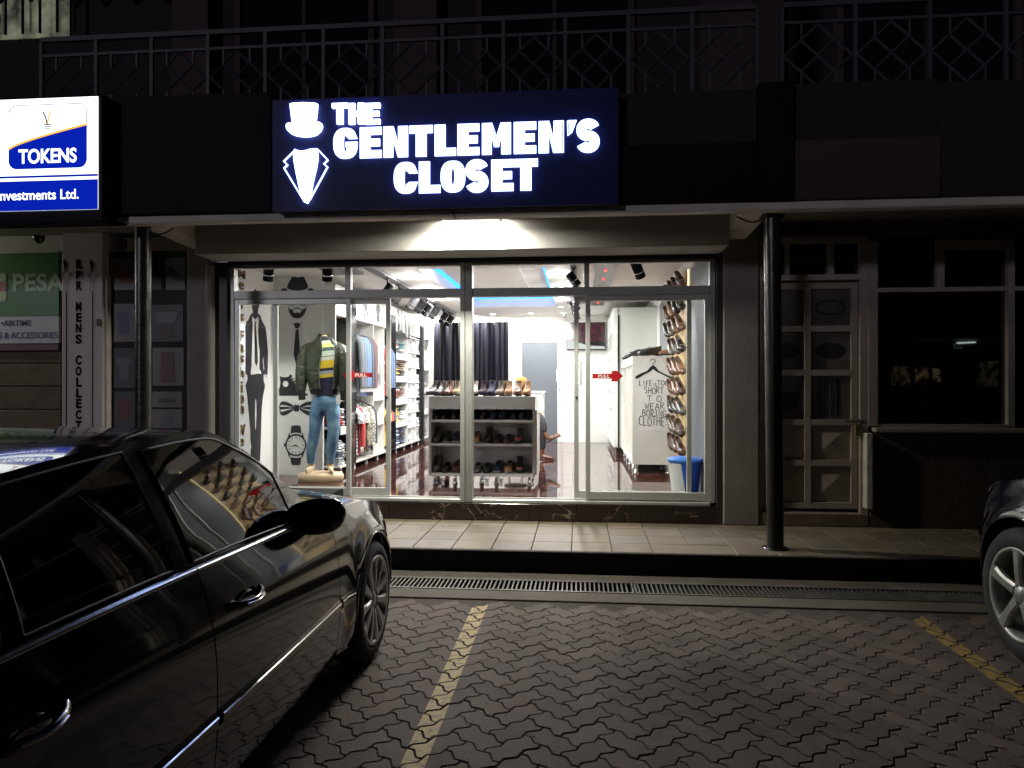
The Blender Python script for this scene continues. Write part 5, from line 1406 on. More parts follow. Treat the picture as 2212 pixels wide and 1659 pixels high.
for k, (c_, lb) in enumerate([('floral', 'grey floral shirt, nearest on the lower rail'), ('red', 'bright red shirt, second on the lower rail'), ('floral', 'grey floral shirt between red and beige ones'), ('camo', 'beige mottled shirt, fourth on the lower rail'), ('camo', 'beige mottled shirt hung fifth, behind another beige one'), ('floral', 'grey floral shirt, sixth on the lower rail'), ('black', 'black shirt, last on the lower rail')]):
    hanging(y + ws_ * k / 6, 1.27, .74, .40, .07, cl[c_], lb, 'shirt', group='shirts on the lower rail', short=(k in (0, 2)))
hy0, hy1 = sml1 + .08, hng1 - .06
for k, (c_, lb) in enumerate([('red', 'red shirt on the rail behind the door handle'), ('denim', 'denim blue shirt on the upper rail behind the door stile'), ('denim', 'darker denim shirt, last on that rail')]):
    hanging(hy0 + (hy1 - hy0) * k / 2, 2.17, .85, .40, .07, cl[c_], lb, 'shirt', group='shirts behind the door stile, upper rail')
for k, (c_, lb) in enumerate([('yellow', 'yellow t-shirt on the lower rail behind the door stile'), ('red', 'red and white t-shirt on the lower rail'), ('black', 'black t-shirt at the end of the lower rail')]):
    hanging(hy0 + (hy1 - hy0) * k / 2, 1.19, .66, .40, .07, cl[c_], lb, 'shirt', group='shirts behind the door stile, lower rail', short=True)

# ------------------------------------------------------------------ shoes
SH_N = 20
def shoe_meshes(kind):
    """toe towards -Y, sole on z=0"""
    # z, y front, y back, half width
    low = [(.012, -.148, .138, .046), (.03, -.150, .141, .050), (.045, -.140, .143, .0495), (.056, -.115, .144, .047), (.066, -.080, .145, .042), (.078, -.040, .146, .036), (.092, 0.0, .147, .031), (.102, .025, .148, .029)]
    boot = low[:6] + [(.095, -.018, .147, .034), (.115, .005, .146, .034), (.14, .022, .144, .036), (.165, .030, .146, .038)]
    loaf = [(.012, -.148, .138, .046), (.028, -.150, .141, .050), (.042, -.138, .142, .049), (.052, -.105, .143, .046), (.060, -.060, .143, .041), (.070, -.020, .145, .036), (.082, .0, .147, .033)]
    prof = {'oxford': low, 'boot': boot, 'chelsea': boot, 'loafer': loaf, 'sneaker': low}[kind]
    def ring(z, yf, yb, hw, tilt=0.):
        o = []
        L_ = yb - yf; cy = (yf + yb) / 2
        for k in range(SH_N):
            a = 2 * math.pi * k / SH_N
            c, s_ = math.cos(a), math.sin(a)
            yy = cy + L_ / 2 * math.copysign(abs(s_) ** .9, s_)
            t = (yy - yf) / L_
            wf = (1.0 if L_ < .2 else (.80 + .20 * math.cos((t - .30) * 4.2)))
            o.append((hw * wf * math.copysign(abs(c) ** .85, c), yy, z + tilt * (yy - cy)))
        return o
    rs = [ring(*p) for p in prof]
    last = prof[-1]
    tl = .18 if kind in ('oxford', 'sneaker', 'loafer') else .0
    rs[-1] = ring(last[0], last[1], last[2], last[3], tl)
    up = MB().rings(rs, False, True, True)
    inn = [rs[-1], [(x * .90, last[2] - (last[2] - y_) * .94 - .003, z + .001) for x, y_, z in rs[-1]], [(x * .85, last[2] - (last[2] - y_) * .92 - .004, z - .04) for x, y_, z in rs[-1]]]
    ins = MB().rings(inn, False, True, True); ins.add(inn[-1], [tuple(range(SH_N))])
    sole = MB().rings([ring(0, -.146, .136, .046), ring(.004, -.153, .143, .051), ring(.0125, -.153, .143, .0515), ring(.0128, -.146, .138, .047)], True, True, False)
    if kind not in ('sneaker', 'loafer'): sole.box(-.036, .036, .07, .14, -.012, .001)
    lc = None
    if kind in ('oxford', 'boot', 'sneaker'):
        lc = MB(); n = 4 if kind != 'boot' else 6
        for i in range(n):
            t = i / (n - 1)
            if kind == 'boot': yy = -.062 + .088 * min(1, t * 1.2); z = .078 + .085 * t; hw = .020
            else: yy = -.060 + .07 * t; z = .076 + .024 * t; hw = .018
            lc.tube([(-hw, yy + .006, z - .004), (0, yy - .004, z + .003), (hw, yy + .006, z - .004)], .0028, 4)
            if i < n - 1: lc.tube([(-hw * .9, yy + .008, z - .002), (hw * .8, yy + .02, z + .012)], .002, 4)
    out = []
    for mb, nm in ((up, 'upper'), (ins, 'lining'), (sole, 'sole'), (lc, 'laces')):
        if mb is None: out.append(None); continue
        me = mb.mesh(nm); fix_normals(me); out.append(me)
    return out
SHM = {k: shoe_meshes(k) for k in ('oxford', 'boot', 'chelsea', 'loafer', 'sneaker')}
def leather(n, c, r=.35): return mat('leather_' + n, c, r, coat=.3 if r < .4 else 0, coatr=.25, var=.12, vs=18, bump=.15, bs=120)
lea = {'black': leather('black', (.018, .017, .018), .3), 'grey': leather('grey', (.13, .12, .115), .3), 'cognac': leather('cognac', (.24, .12, .075), .3), 'tan': leather('tan', (.42, .22, .09), .55), 'suede_tan': leather('suede_tan', (.36, .19, .09), .8), 'orange': leather('orange_tan', (.48, .21, .06), .45), 'brown': leather('brown', (.10, .045, .028), .4), 'dbrown': leather('dark_brown', (.05, .028, .022), .6), 'taupe': leather('taupe', (.26, .22, .17), .7), 'navy': leather('navy', (.02, .028, .075), .8), 'cream': leather('cream', (.50, .48, .42), .6), 'plum': leather('plum', (.06, .035, .05), .8), 'olive': leather('olive', (.12, .11, .09), .8), 'red': leather('red', (.38, .05, .04), .5), 'sand': leather('sand', (.36, .27, .16), .8)}
sol = {'black': mat('sole_black', (.02, .018, .017), .6), 'white': mat('sole_white', (.62, .60, .56), .6), 'tan': mat('sole_tan', (.40, .27, .15), .6)}
lin = mat('shoe_lining', (.16, .11, .08), .8); lin_k = mat('shoe_lining_dark', (.05, .04, .035), .8)
lace_m = {'dark': mat('lace_dark', (.03, .025, .02), .8), 'light': mat('lace_light', (.62, .52, .38), .8)}
scache = {}
def sm(kind, i, m):
    key = (kind, i, m.name)
    if key not in scache:
        me = SHM[kind][i].copy(); me.materials.append(m); scache[key] = me
    return scache[key]
def shoe(kind, col, loc, rot, label, group, so='black', la='dark', ln=lin, tag_=False, s=1., toe=None):
    t = thing('shoe', label, 'shoe', loc, rot=rot, group=group); t.scale = (s, s, s)
    for i, (nm, m) in enumerate((('upper', lea[col]), ('lining', ln), ('sole', sol[so]), ('laces', lace_m[la]))):
        if SHM[kind][i] is None: continue
        o = bpy.data.objects.new(nm, sm(kind, i, m)); COL.objects.link(o); o.parent = t
    if tag_: obj('price_tag', MB().box(-.014, .014, .0, .002, .088, .125), white_vinyl, t)
    if toe:
        tc = MB().rings([[(x * 1.004, y_ - .0012, z + .0012) for x, y_, z in r] for r in [[tuple(v.co) for v in list(SHM[kind][0].vertices)[j * SH_N + 12: j * SH_N + 19]] for j in range(1, 4)]], False, False, True)
        obj('toe_cap', tc, lea[toe], t)
    return t

# centre rack
RKY = onZ(926, 1045, FZ).y
rx0, rx1 = onY(926, 900, RKY).x, onY(1156, 900, RKY).x
rk = thing('shoe_rack', 'low white three-tier shoe rack standing in the middle of the shop', 'rack', ((rx0 + rx1) / 2, RKY + .3, FZ), world=True)
def RZc(py): return onY(1050, py, RKY).z
rt0, rt1 = RZc(884), RZc(856); rb0, rb1 = RZc(1029.5), RZc(1023)
RD = .62
dkw = mat('rack_laminate', (.50, .47, .46), .35, var=.03)
obj('top', MB().box(rx0, rx1, RKY, RKY + RD, rt0, rt1, .003), white_board, rk)
obj('side_panel', MB().box(rx0, rx0 + .03, RKY + .002, RKY + RD, rb0, rt0 - .001), dkw, rk)
obj('side_panel', MB().box(rx1 - .03, rx1, RKY + .002, RKY + RD, rb0, rt0 - .001), dkw, rk)
obj('back_panel', MB().box(rx0 + .031, rx1 - .031, RKY + .33, RKY + .345, rb0, rt0 - .001), dkw, rk)
obj('bottom_board', MB().box(rx0 + .031, rx1 - .031, RKY, RKY + .329, rb0, rb1), white_board, rk)
sh_z = []
for py in (958.5, 907):
    z = RZc(py); obj('shelf', MB().box(rx0 + .031, rx1 - .031, RKY + .001, RKY + .329, z - .0 - .028, z), white_board, rk); sh_z.append(z)
# drawers side with gilt knobs
obj('side_door', MB().box(rx1 + .001, rx1 + .02, RKY + .03, RKY + RD - .03, rb0 + .02, rt0 - .01), white_board, rk)
obj('knob', MB().lathe([(.006, 0), (.006, .02), (.011, .024), (.011, .034), (.003, .036)], 10, o=(rx1 + .02, RKY + .3, rt0 - .06), axis='X'), brass, rk, fixn=True)
for fx in (rx0 + .06, rx0 + .30, -1.14 + .02, rx1 - .45, rx1 - .07):
    for fy in (RKY + .06, RKY + RD - .08):
        obj('foot', MB().lathe([(.022, rb0 - .0005), (.022, FZ + .02), (.032, FZ + .016), (.034, FZ)], 14, o=(fx, fy, 0)), chrome, rk, fixn=True)
TOPZ = rt1 + .0125
def rshoe(px, kind, col, lab, zz, row_y=.165, dx=0, **kw):
    x = onY(px, 880, RKY + row_y - .1).x
    shoe(kind, col, (x, RKY + row_y, zz + (.0125 if kind not in ('sneaker', 'loafer') else .0005)), (0, 0, R(kw.pop('rz', 0)) + rp.uniform(-.05, .05)), lab, 'shoes on the centre rack', **kw)
top = [(933, 'boot', 'grey', 'polished grey lace-up boot at the left end of the rack top', dict(rz=-24)), (949, 'chelsea', 'grey', 'grey pull-on ankle boot, second from the left on the rack top', dict(rz=-12)), (967, 'boot', 'cognac', 'pale brown lace-up boot, third from the left on the rack top', {}), (984, 'boot', 'sand', 'sand suede lace-up boot just left of the centre post', {}),
       (1022, 'chelsea', 'cream', 'cream boot half hidden right of the centre post', {}), (1042, 'boot', 'plum', 'dark plum suede boot right of the cream boot', dict(rz=-10)), (1059, 'chelsea', 'navy', 'navy suede boot in the middle of the rack top', {}), (1079, 'boot', 'taupe', 'taupe suede lace-up boot left of the tan ones', dict(rz=-8)), (1097, 'boot', 'suede_tan', 'matt tan lace-up boot, third from the right on the rack top', dict(so='tan', la='light')), (1117, 'boot', 'cognac', 'glossy reddish brown lace-up boot, second from the right', dict(la='light')), (1137, 'boot', 'orange', 'orange tan lace-up boot at the right end of the rack top', dict(la='light'))]
for px, kd, c_, lb, kw in top: rshoe(px, kd, c_, lb, TOPZ - .0125, .17, **kw)
r1 = [(943, 'sneaker', 'black'), (960, 'sneaker', 'black'), (981, 'oxford', 'black'), (1001, 'oxford', 'black'), (1023, 'sneaker', 'black'), (1042, 'sneaker', 'black'), (1066, 'oxford', 'navy'), (1084, 'oxford', 'navy'), (1110, 'oxford', 'black'), (1126, 'oxford', 'black')]
for k, (px, kd, c_) in enumerate(r1):
    rshoe(px, kd, c_, 'dark shoe %s from the left on the upper tier of the rack' % ORD[k] if c_ == 'black' else 'navy shoe with a white heel tag, %s of the pair on the upper tier' % ('left' if px < 1075 else 'right'), sh_z[1], .17, tag_=c_ == 'navy', ln=lin_k)
r2 = [(942, 'boot', 'olive', 'olive boot at the left end of the middle tier', {}), (963, 'oxford', 'black', 'black shoe with a pale sole on the middle tier', dict(so='white')), (984, 'oxford', 'navy', 'navy shoe with a pale sole left of the centre post', dict(so='white')), (1027, 'oxford', 'tan', 'tan shoe with a white sole right of the centre post, middle tier', dict(so='white')), (1053, 'boot', 'dbrown', 'dark brown boot on the middle tier', {}), (1074, 'loafer', 'dbrown', 'dark brown loafer, third from the right on the middle tier', {}), (1096, 'loafer', 'brown', 'larger brown loafer, second from the right on the middle tier', {}), (1120, 'boot', 'grey', 'grey boot with a bright red toe at the right end', dict(toe='red'))]
for px, kd, c_, lb, kw in r2: rshoe(px, kd, c_, lb, sh_z[0], .16, ln=lin_k, **kw)
r3 = [(941, 'boot', 'olive', 'olive boot at the left end of the bottom tier', {}), (960, 'loafer', 'dbrown', 'dark brown loafer second from the left on the bottom tier', {}), (984, 'oxford', 'brown', 'brown shoe left of the centre post on the bottom tier', {}), (1029, 'loafer', 'grey', 'grey slip-on right of the centre post on the bottom tier', {}), (1051, 'loafer', 'black', 'black slip-on on the bottom tier', {}), (1074, 'oxford', 'navy', 'navy suede shoe with a white sole on the bottom tier', dict(so='white')), (1097, 'oxford', 'suede_tan', 'tan suede shoe with a white sole on the bottom tier', dict(so='white')), (1121, 'boot', 'dbrown', 'dark boot with a brown toe at the bottom right', dict(toe='cognac'))]
for px, kd, c_, lb, kw in r3: rshoe(px, kd, c_, lb, rb1, .16, ln=lin_k, **kw)

# counter behind the rack
ck = thing('counter', 'white counter with gilt knobs behind the centre shoe rack', 'counter', (-1.1, 11.9, FZ), world=True)
ccx = onY(1175, 880, 11.6).x; ctz = onY(1170, 845.5, 11.6).z
obj('cabinet', MB().box(-2.1, ccx - .02, 11.62, 12.2, FZ + .06, ctz - .03, .003), white_board, ck)
obj('counter_top', MB().box(-2.12, ccx, 11.6, 12.22, ctz - .029, ctz, .003), white_board, ck)
for z in (.75, 1.1): obj('drawer_front', MB().box(ccx - .5, ccx - .04, 11.605, 11.619, z - .15, z + .15, .002), white_board, ck)
obj('knob', MB().lathe([(.006, 0), (.006, -.02), (.012, -.03), (.003, -.036)], 10, o=(ccx - .08, 11.605, 1.2), axis='Y'), brass, ck, fixn=True)

# ------------------------------------------------------------------ back wall: curtain, door, screen
BWY = RYB - .002
cu0, cu1 = onY(937, 800, 14.3).x, onY(1099, 800, 14.3).x
n = 150; rs = []
cr = random.Random(3); ph = [cr.uniform(0, 6.28) for _ in range(6)]
def cfold(t, h):
    return .038 * math.sin(t * 50 + .6 * math.sin(t * 9 + ph[0])) + .018 * math.sin(t * 38 + ph[1]) * (.4 + h) + .008 * math.sin(t * 160 + ph[2])
zc0, zc1 = FZ + .04, onY(1018, 696, 14.3).z
for h in [i / 12 for i in range(13)]:
    z = zc1 + (zc0 - zc1) * h
    rs.append([(cu0 + (cu1 - cu0) * (k / n), 14.27 + cfold(k / n + .004 * math.sin(h * 5 + k), .3 + h), z + (.012 * math.sin(k * 1.3) if h == 0 else 0)) for k in range(n + 1)])
ct_ = solo('curtain', MB().rings(rs, False, False, True), mat('black_satin', (.003, .003, .008), .45, spec=.3), 'floor length black satin curtain across the back wall', 'curtain')
solo('curtain_rail', MB().tube([(cu0 - .05, 14.27, zc1 + .02), (cu1 + .05, 14.27, zc1 + .02)], .014, 8), white_paint, 'white rail carrying the black curtain', 'curtain rail')
d0, d1 = onY(1128, 850, BWY).x, onY(1204, 850, BWY).x
dz1 = onY(1166, 740, BWY).z
bd = thing('back_door', 'plain grey door with white frame in the back wall', 'door', ((d0 + d1) / 2, BWY, FZ), world=True)
obj('door_leaf', MB().box(d0, d1, BWY - .045, BWY - .001, FZ + .005, dz1, .002), mat('grey_door', (.115, .135, .155), .5, var=.05), bd)
f = MB(); f.box(d0 - .09, d0 - .002, BWY - .06, BWY - .001, FZ, dz1 + .07, .003); f.box(d1 + .002, d1 + .07, BWY - .06, BWY - .001, FZ, dz1 + .07, .003); f.box(d0 - .002, d1 + .002, BWY - .059, BWY - .001, dz1 + .003, dz1 + .069, .003); f.box(d0 - .13, d1 + .11, BWY - .07, BWY - .001, dz1 + .071, dz1 + .085, .002)
obj('door_frame', f, white_paint, bd)
hx = d1 - .0
obj('handle', MB().box(hx - .02, hx + .015, BWY - .10, BWY - .085, onY(1205, 824, BWY).z, onY(1205, 798, BWY).z, .004).box(hx - .012, hx + .008, BWY - .084, BWY - .061, onY(1205, 822, BWY).z, onY(1205, 818, BWY).z).box(hx - .012, hx + .008, BWY - .084, BWY - .061, onY(1205, 804, BWY).z, onY(1205, 800, BWY).z), white_paint, bd)
obj('lock', MB().lathe([(.016, -.004), (.016, 0)], 12, o=(hx + .04, BWY - .062, onY(1209, 842, BWY).z), axis='Y'), black_matt, bd)
tv0, tv1 = onY(1223, 720, BWY - .08).x, min(RXR - .75, onY(1316, 720, BWY - .08).x); tvz0, tvz1 = onY(1270, 756, BWY - .08).z, onY(1270, 696, BWY - .08).z
tv = thing('television', 'wide dark television with a red speckled night picture on the back wall', 'television', ((tv0 + tv1) / 2, BWY - .08, tvz0), world=True)
obj('frame', MB().box(tv0, tv1, BWY - .075, BWY - .02, tvz0, tvz1, .004), black_gloss, tv)
scr = bpy.data.materials.new('screen_picture'); scr.use_nodes = True
nt = scr.node_tree; b = nt.nodes['Principled BSDF']; g = nt.nodes.new('ShaderNodeNewGeometry'); vo = nt.nodes.new('ShaderNodeTexVoronoi'); vo.inputs['Scale'].default_value = 22
nt.links.new(g.outputs['Position'], vo.inputs['Vector']); rr = nt.nodes.new('ShaderNodeValToRGB'); rr.color_ramp.elements[0].position = .12; rr.color_ramp.elements[0].color = (.9, .12, .12, 1); rr.color_ramp.elements[1].position = .24; rr.color_ramp.elements[1].color = (.035, .012, .018, 1)
nt.links.new(vo.outputs['Distance'], rr.inputs[0]); nt.links.new(rr.outputs[0], b.inputs['Emission Color']); b.inputs['Emission Strength'].default_value = .45; b.inputs['Base Color'].default_value = (.02, .01, .015, 1); b.inputs['Roughness'].default_value = .12
hz = (tvz1 - tvz0)
obj('screen', MB().box(tv0 + .012, tv1 - .012, BWY - .0765, BWY - .0755, tvz0 + hz * .3, tvz1 - .015), scr, tv)
obj('screen_picture_strip', plate([[(tv0 + .012, tvz0 + .02), (tv1 - .012, tvz0 + .02), (tv1 - .012, tvz0 + .07), (tv0 + (tv1 - tv0) * .55, tvz0 + hz * .16), (tv0 + .2, tvz0 + hz * .3), (tv0 + .012, tvz0 + hz * .36)]], .001, F_front(0, BWY - .077, 0)), emis('pale_screen', (.75, .8, .78), .6), tv)
# wall camera dome by the cornice
solo('dome_camera', MB().lathe([(.05, 0), (.05, -.02), (.04, -.03), (.038, -.06), (.02, -.085), (.002, -.09)], 14, o=(onZ(*Z2(638, 437), CZ - .1).x, 13.9, CZ - .001)), black_gloss, 'small dark dome camera on the ceiling near the back door', 'camera', fixn=True)

# ------------------------------------------------------------------ right side: tall shelving, cabinet, poster, shoe wall
RFX = .56; RY0_ = 11.95
rs_ = thing('wall_shelving', 'tall white shelving with wrapped shirts along the right wall at the back', 'shelving', (.9, 13, FZ), world=True)
obj('end_panel', MB().box(RFX + .1, RXR - .001, RY0_ - .03, RY0_, FZ + .12, CZ - .11), mat('pale_end_panel', (.66, .68, .65), .4), rs_)
obj('upright', MB().box(RFX + .072, RFX + .099, RY0_ - .04, RY0_ - .001, FZ + .12, 2.62), black_gloss, rs_)
obj('side_panel', MB().box(RFX, RFX + .071, RY0_ - .03, RY0_ - .001, FZ + .12, CZ - .11), white_board, rs_)
obj('back_panel', MB().box(RFX + .40, RFX + .42, RY0_ + .001, RYB - .01, FZ + .12, CZ - .11), beige_back, rs_)
obj('fascia', MB().box(RFX, RFX + .399, RY0_ + .001, RYB - .01, 2.35, CZ - .11), white_board, rs_)
ys = np.linspace(RY0_ + .012, RYB - .022, 6); zs = [FZ + .12 + k * .30 for k in range(8)]
for y in ys: obj('divider', MB().box(RFX, RFX + .399, y - .01, y + .01, FZ + .12, 2.349), white_board, rs_)
for z in zs:
    for a, b in zip(ys[:-1], ys[1:]): obj('shelf', MB().box(RFX + .001, RFX + .399, a + .0105, b - .0105, z, z + .02), white_board, rs_)
for y in np.linspace(RY0_ + .1, RYB - .2, 5): obj('foot', MB().lathe([(.022, FZ + .119), (.022, FZ)], 12, o=(RFX + .05, y, 0)), chrome, rs_)
obj('poster_strip', MB().box(RFX - .006, RFX - .001, RY0_ + .1, RY0_ + 1.9, 2.38, 2.70), photo_light, rs_)
for ci in range(5):
    for ri in range(5):
        pal = ['pack', 'pack', 'white', 'pack', 'pale']
        if ri < 3:
            for i in range(4):
                o = bpy.data.objects.new('wrapped_shirt', pk_m if rp.random() < .8 else pk_m); COL.objects.link(o)
                o.location = (RFX + .16 + rp.uniform(-.02, .01), (ys[ci] + ys[ci + 1]) / 2 + rp.uniform(-.01, .01), zs[ri] + .0215 + i * .058); o.scale = (.95, ys[1] - ys[0] - .06, .056); o.rotation_euler = (0, 0, rp.uniform(-.05, .05))
                o['label'] = 'wrapped white shirt in the right shelving, %s shelf from the floor' % ORD[ri]; o['category'] = 'shirt'; o['group'] = 'wrapped shirts in the right shelving, shelf ' + ORD[ri]
# cabinet with the hanger slogan
CBX, CBY, CBY1 = .685, 9.45, 11.88
cbz0, cbz1 = onY(1410, 1004, CBY).z, onY(1410, 769, CBY).z
cb = thing('slogan_cabinet', 'white cabinet bearing the clothes hanger slogan, shoes standing on its top', 'cabinet', (1.0, 10.5, FZ), world=True)
obj('front_panel', MB().box(CBX, RXR - .03, CBY, CBY + .025, cbz0, cbz1, .002), white_board, cb)
obj('top', MB().box(CBX, RXR - .03, CBY + .0255, CBY1, cbz1 - .03, cbz1, .002), white_board, cb)
obj('base_board', MB().box(CBX, RXR - .03, CBY + .0255, CBY1, cbz0, cbz0 + .03), white_board, cb)
obj('back_panel', MB().box(RXR - .05, RXR - .031, CBY + .026, CBY1, cbz0 + .031, cbz1 - .031), beige_back, cb)
obj('top_rail', MB().box(CBX, CBX + .02, CBY + .026, CBY1, cbz1 - .11, cbz1 - .031), white_board, cb)
for y in (9.95, 10.6, 11.25, 11.86): obj('divider', MB().box(CBX, RXR - .051, y - .012, y + .012, cbz0 + .031, cbz1 - .111), white_board, cb)
for y in (CBY + .07, 10.0, 10.6, 11.2, 11.8):
    for x in (CBX + .06, RXR - .12):
        obj('foot', MB().lathe([(.026, cbz0 - .0005), (.026, FZ + .02), (.036, FZ + .016), (.038, FZ)], 14, o=(x, y, 0)), chrome, cb, fixn=True)
obj('hanging_rail', MB().tube([(1.0, CBY + .03, 1.7), (1.0, CBY1, 1.7)], .012, 8), chrome, cb)
hanging(10.75, 1.66, .9, .40, .07, cl['maroon'], 'maroon garment hanging inside the slogan cabinet', 'shirt', x=1.0, group='clothes inside the slogan cabinet')
hanging(10.15, 1.66, .95, .40, .07, cl['yellow'], 'yellow garment hanging inside the slogan cabinet', 'shirt', x=1.0, group='clothes inside the slogan cabinet')
# slogan
slg = thing('slogan_decal', 'black hanger drawing with hand lettered slogan LIFE IS TOO SHORT TO WEAR BORING CLOTHES', 'wall decal', (1.0, CBY, 1.2), world=True)
def onC(pts): return [(lambda p: (p.x, p.z))(onY(*fromC(*q), CBY)) for q in pts]
MC = F_front(0, CBY - .0005, 0)
obj('backing_sheet', plate([onC([(600, 735), (720, 735), (815, 880), (800, 960), (770, 1060), (800, 1180), (790, 1290), (560, 1290), (530, 1180), (590, 1060), (540, 960), (510, 890)])], .0006, F_front(0, CBY - .0003, 0)), mat('decal_sheet', (.84, .85, .86), .25), slg)
obj('hanger_drawing', plate([onC([(523, 893), (526, 874), (560, 855), (615, 832), (638, 803), (658, 789), (680, 802), (702, 832), (752, 858), (795, 876), (800, 892), (780, 887), (735, 862), (690, 842), (660, 820), (630, 843), (590, 862), (545, 890)])], .002, F_front(0, CBY - .0012, 0)), black_vinyl, slg)
obj('hook_drawing', plate(stroke(onC([(640, 757), (643, 747), (655, 742), (670, 746), (678, 757), (672, 768), (660, 776), (657, 790)]), .008), .002, F_front(0, CBY - .0012, 0)), black_vinyl, slg)
def A_(cx, cy, rx, ry, a0, a1, n=9): return arc(cx, cy, rx, ry, a0, a1, n)
HG = {'L': [[(.1, 1), (.05, 0), (.9, .05)]], 'I': [[(.5, 1), (.5, 0)]], 'F': [[(.15, 0), (.2, 1), (.9, 1)], [(.18, .55), (.7, .55)]], 'E': [[(.85, .0), (.12, .02), (.18, 1), (.9, .97)], [(.15, .52), (.72, .5)]],
      'S': [A_(.5, .75, .36, .24, 30, 250) + A_(.48, .25, .36, .26, 80, -140)], 'T': [[(.0, .98), (1, 1)], [(.5, 1), (.47, 0)]], 'O': [A_(.5, .5, .46, .48, 90, 450, 18)], 'H': [[(.12, 1), (.1, 0)], [(.88, 1), (.9, 0)], [(.1, .5), (.88, .52)]],
      'R': [[(.15, 0), (.15, 1)] + A_(.45, .76, .38, .23, 80, -80) + [(.2, .5), (.92, 0)]], 'W': [[(0, 1), (.25, 0), (.5, .7), (.75, 0), (1, 1)]], 'A': [[(0, 0), (.5, 1), (1, 0)], [(.2, .38), (.82, .38)]],
      'B': [[(.15, .5)] + A_(.42, .76, .38, .23, -60, 100) + [(.15, 1), (.15, 0)] + A_(.45, .27, .42, .26, -90, 90)], 'N': [[(.1, 0), (.12, 1), (.85, 0), (.9, 1)]], 'G': [A_(.5, .5, .46, .48, 50, 320, 14) + [(.9, .45), (.55, .42)]], 'C': [A_(.55, .5, .48, .5, 50, 310, 14)]}
def hand(word, x0, x1, ytop, ybot, sw=.0085, gap=.16, wob=0):
    n = len(word); w = (x1 - x0) / (n + gap * (n - 1))
    for k, ch in enumerate(word):
        wx = x0 + k * w * (1 + gap)
        dz = ((k * 7) % 3 - 1) * (ybot - ytop) * .06
        loops = []
        for st in HG[ch]:
            P = onC([(wx + a * w, ybot - b_ * (ybot - ytop) + dz + (a * w) * wob) for a, b_ in st])
            loops.append(plate(stroke(P, sw), .0012, F_front(0, CBY - .0012 - .0002 * (len(loops)), 0)))
        obj('letter', mesh_join(loops), black_vinyl, slg)
hand('LIFE', 553, 652, 908, 948); hand('IS', 662, 686, 928, 950, .006); hand('TOO', 690, 780, 908, 944)
hand('SHORT', 590, 740, 958, 1008); hand('T', 612, 652, 1026, 1070); hand('O', 686, 724, 1026, 1074); hand('WEAR', 595, 747, 1080, 1128)
hand('BORING', 576, 762, 1132, 1182); hand('CLOTHES', 550, 784, 1184, 1252, .0095)
# shoes on the cabinet top
shoe('oxford', 'black', (.72 + .2, CBY + .10, cbz1 + .0125), (0, 0, R(-78)), 'large black lace-up shoe lying sideways on the slogan cabinet', 'shoes on the slogan cabinet', s=1.1)
shoe('oxford', 'cognac', (1.18, CBY + .12, cbz1 + .0125), (0, 0, R(-80)), 'reddish brown lace-up shoe on the right of the cabinet top', 'shoes on the slogan cabinet', la='light', s=1.05)
for k in range(6):
    shoe('oxford', ['black', 'grey', 'dbrown'][k % 3], (.80, CBY + .42 + k * .24, cbz1 + .0125), (0, 0, R(-86)), 'dark shoe %s in the row running back along the cabinet top' % ORD[k], 'shoes on the slogan cabinet')
# grey text poster on the right wall
gp0, gp1 = 9.62, 11.5
gp = thing('text_poster', 'dark grey wall poster with blurred white text rows above the slogan cabinet', 'poster', (RXR - .003, 10.5, 1.9), world=True)
obj('sheet', MB().box(RXR - .004, RXR - .001, gp0, gp1, 1.87, CZ - .11), mat('poster_grey', (.16, .165, .18), .3), gp)
# wood shoe wall
SWY0, SWY1 = 8.30, 9.90
wood = bpy.data.materials.new('pine_boards'); wood.use_nodes = True
nt = wood.node_tree; b = nt.nodes['Principled BSDF']; g = nt.nodes.new('ShaderNodeNewGeometry'); mp = nt.nodes.new('ShaderNodeMapping'); mp.inputs['Scale'].default_value = (4, 14, .8)
n_ = nt.nodes.new('ShaderNodeTexNoise'); n_.inputs['Scale'].default_value = 2.5; n_.inputs['Detail'].default_value = 6; nt.links.new(g.outputs['Position'], mp.inputs[0]); nt.links.new(mp.outputs[0], n_.inputs['Vector'])
rr = nt.nodes.new('ShaderNodeValToRGB'); rr.color_ramp.elements[0].position = .3; rr.color_ramp.elements[0].color = (.36, .22, .08, 1); rr.color_ramp.elements[1].position = .62; rr.color_ramp.elements[1].color = (.72, .55, .30, 1)
nt.links.new(n_.outputs['Fac'], rr.inputs[0]); nt.links.new(rr.outputs[0], b.inputs['Base Color']); b.inputs['Roughness'].default_value = .5
swl = thing('shoe_wall', 'pine boarded display wall holding rows of tilted leather shoes at the right', 'display wall', (RXR - .02, 8.7, FZ), world=True)
yb_ = np.linspace(SWY0, SWY1, 11)
for a, b2 in zip(yb_[:-1], yb_[1:]): obj('board', MB().box(RXR - .035, RXR - .005, a + .001, b2 - .001, FZ + .002, CZ - .002, .002), wood, swl)
obj('glowing_edge', MB().box(RXR - .045, RXR - .03, SWY0 - .018, SWY0 - .004, FZ + .3, CZ - .02), emis('warm_edge_strip', (1, .82, .45), 1.3), swl)  # thin board edge drawn as a warm emissive strip
wr = [2.66, 2.40, 2.16, 1.92, 1.675, 1.43, 1.20, .96, .74]
wc = [8.46, 8.86, 9.26, 9.68]
pal9 = [['brown', 'brown', 'grey', 'brown'], ['black', 'black', 'cognac', 'brown'], ['brown', 'cognac', 'grey', 'black'], ['black', 'grey', 'grey', 'brown'], ['cognac', 'cognac', 'brown', 'cognac'], ['brown', 'cognac', 'brown', 'brown'], ['grey', 'black', 'black', 'grey'], ['dbrown', 'brown', 'grey', 'brown'], ['brown', 'brown', 'dbrown', 'brown']]
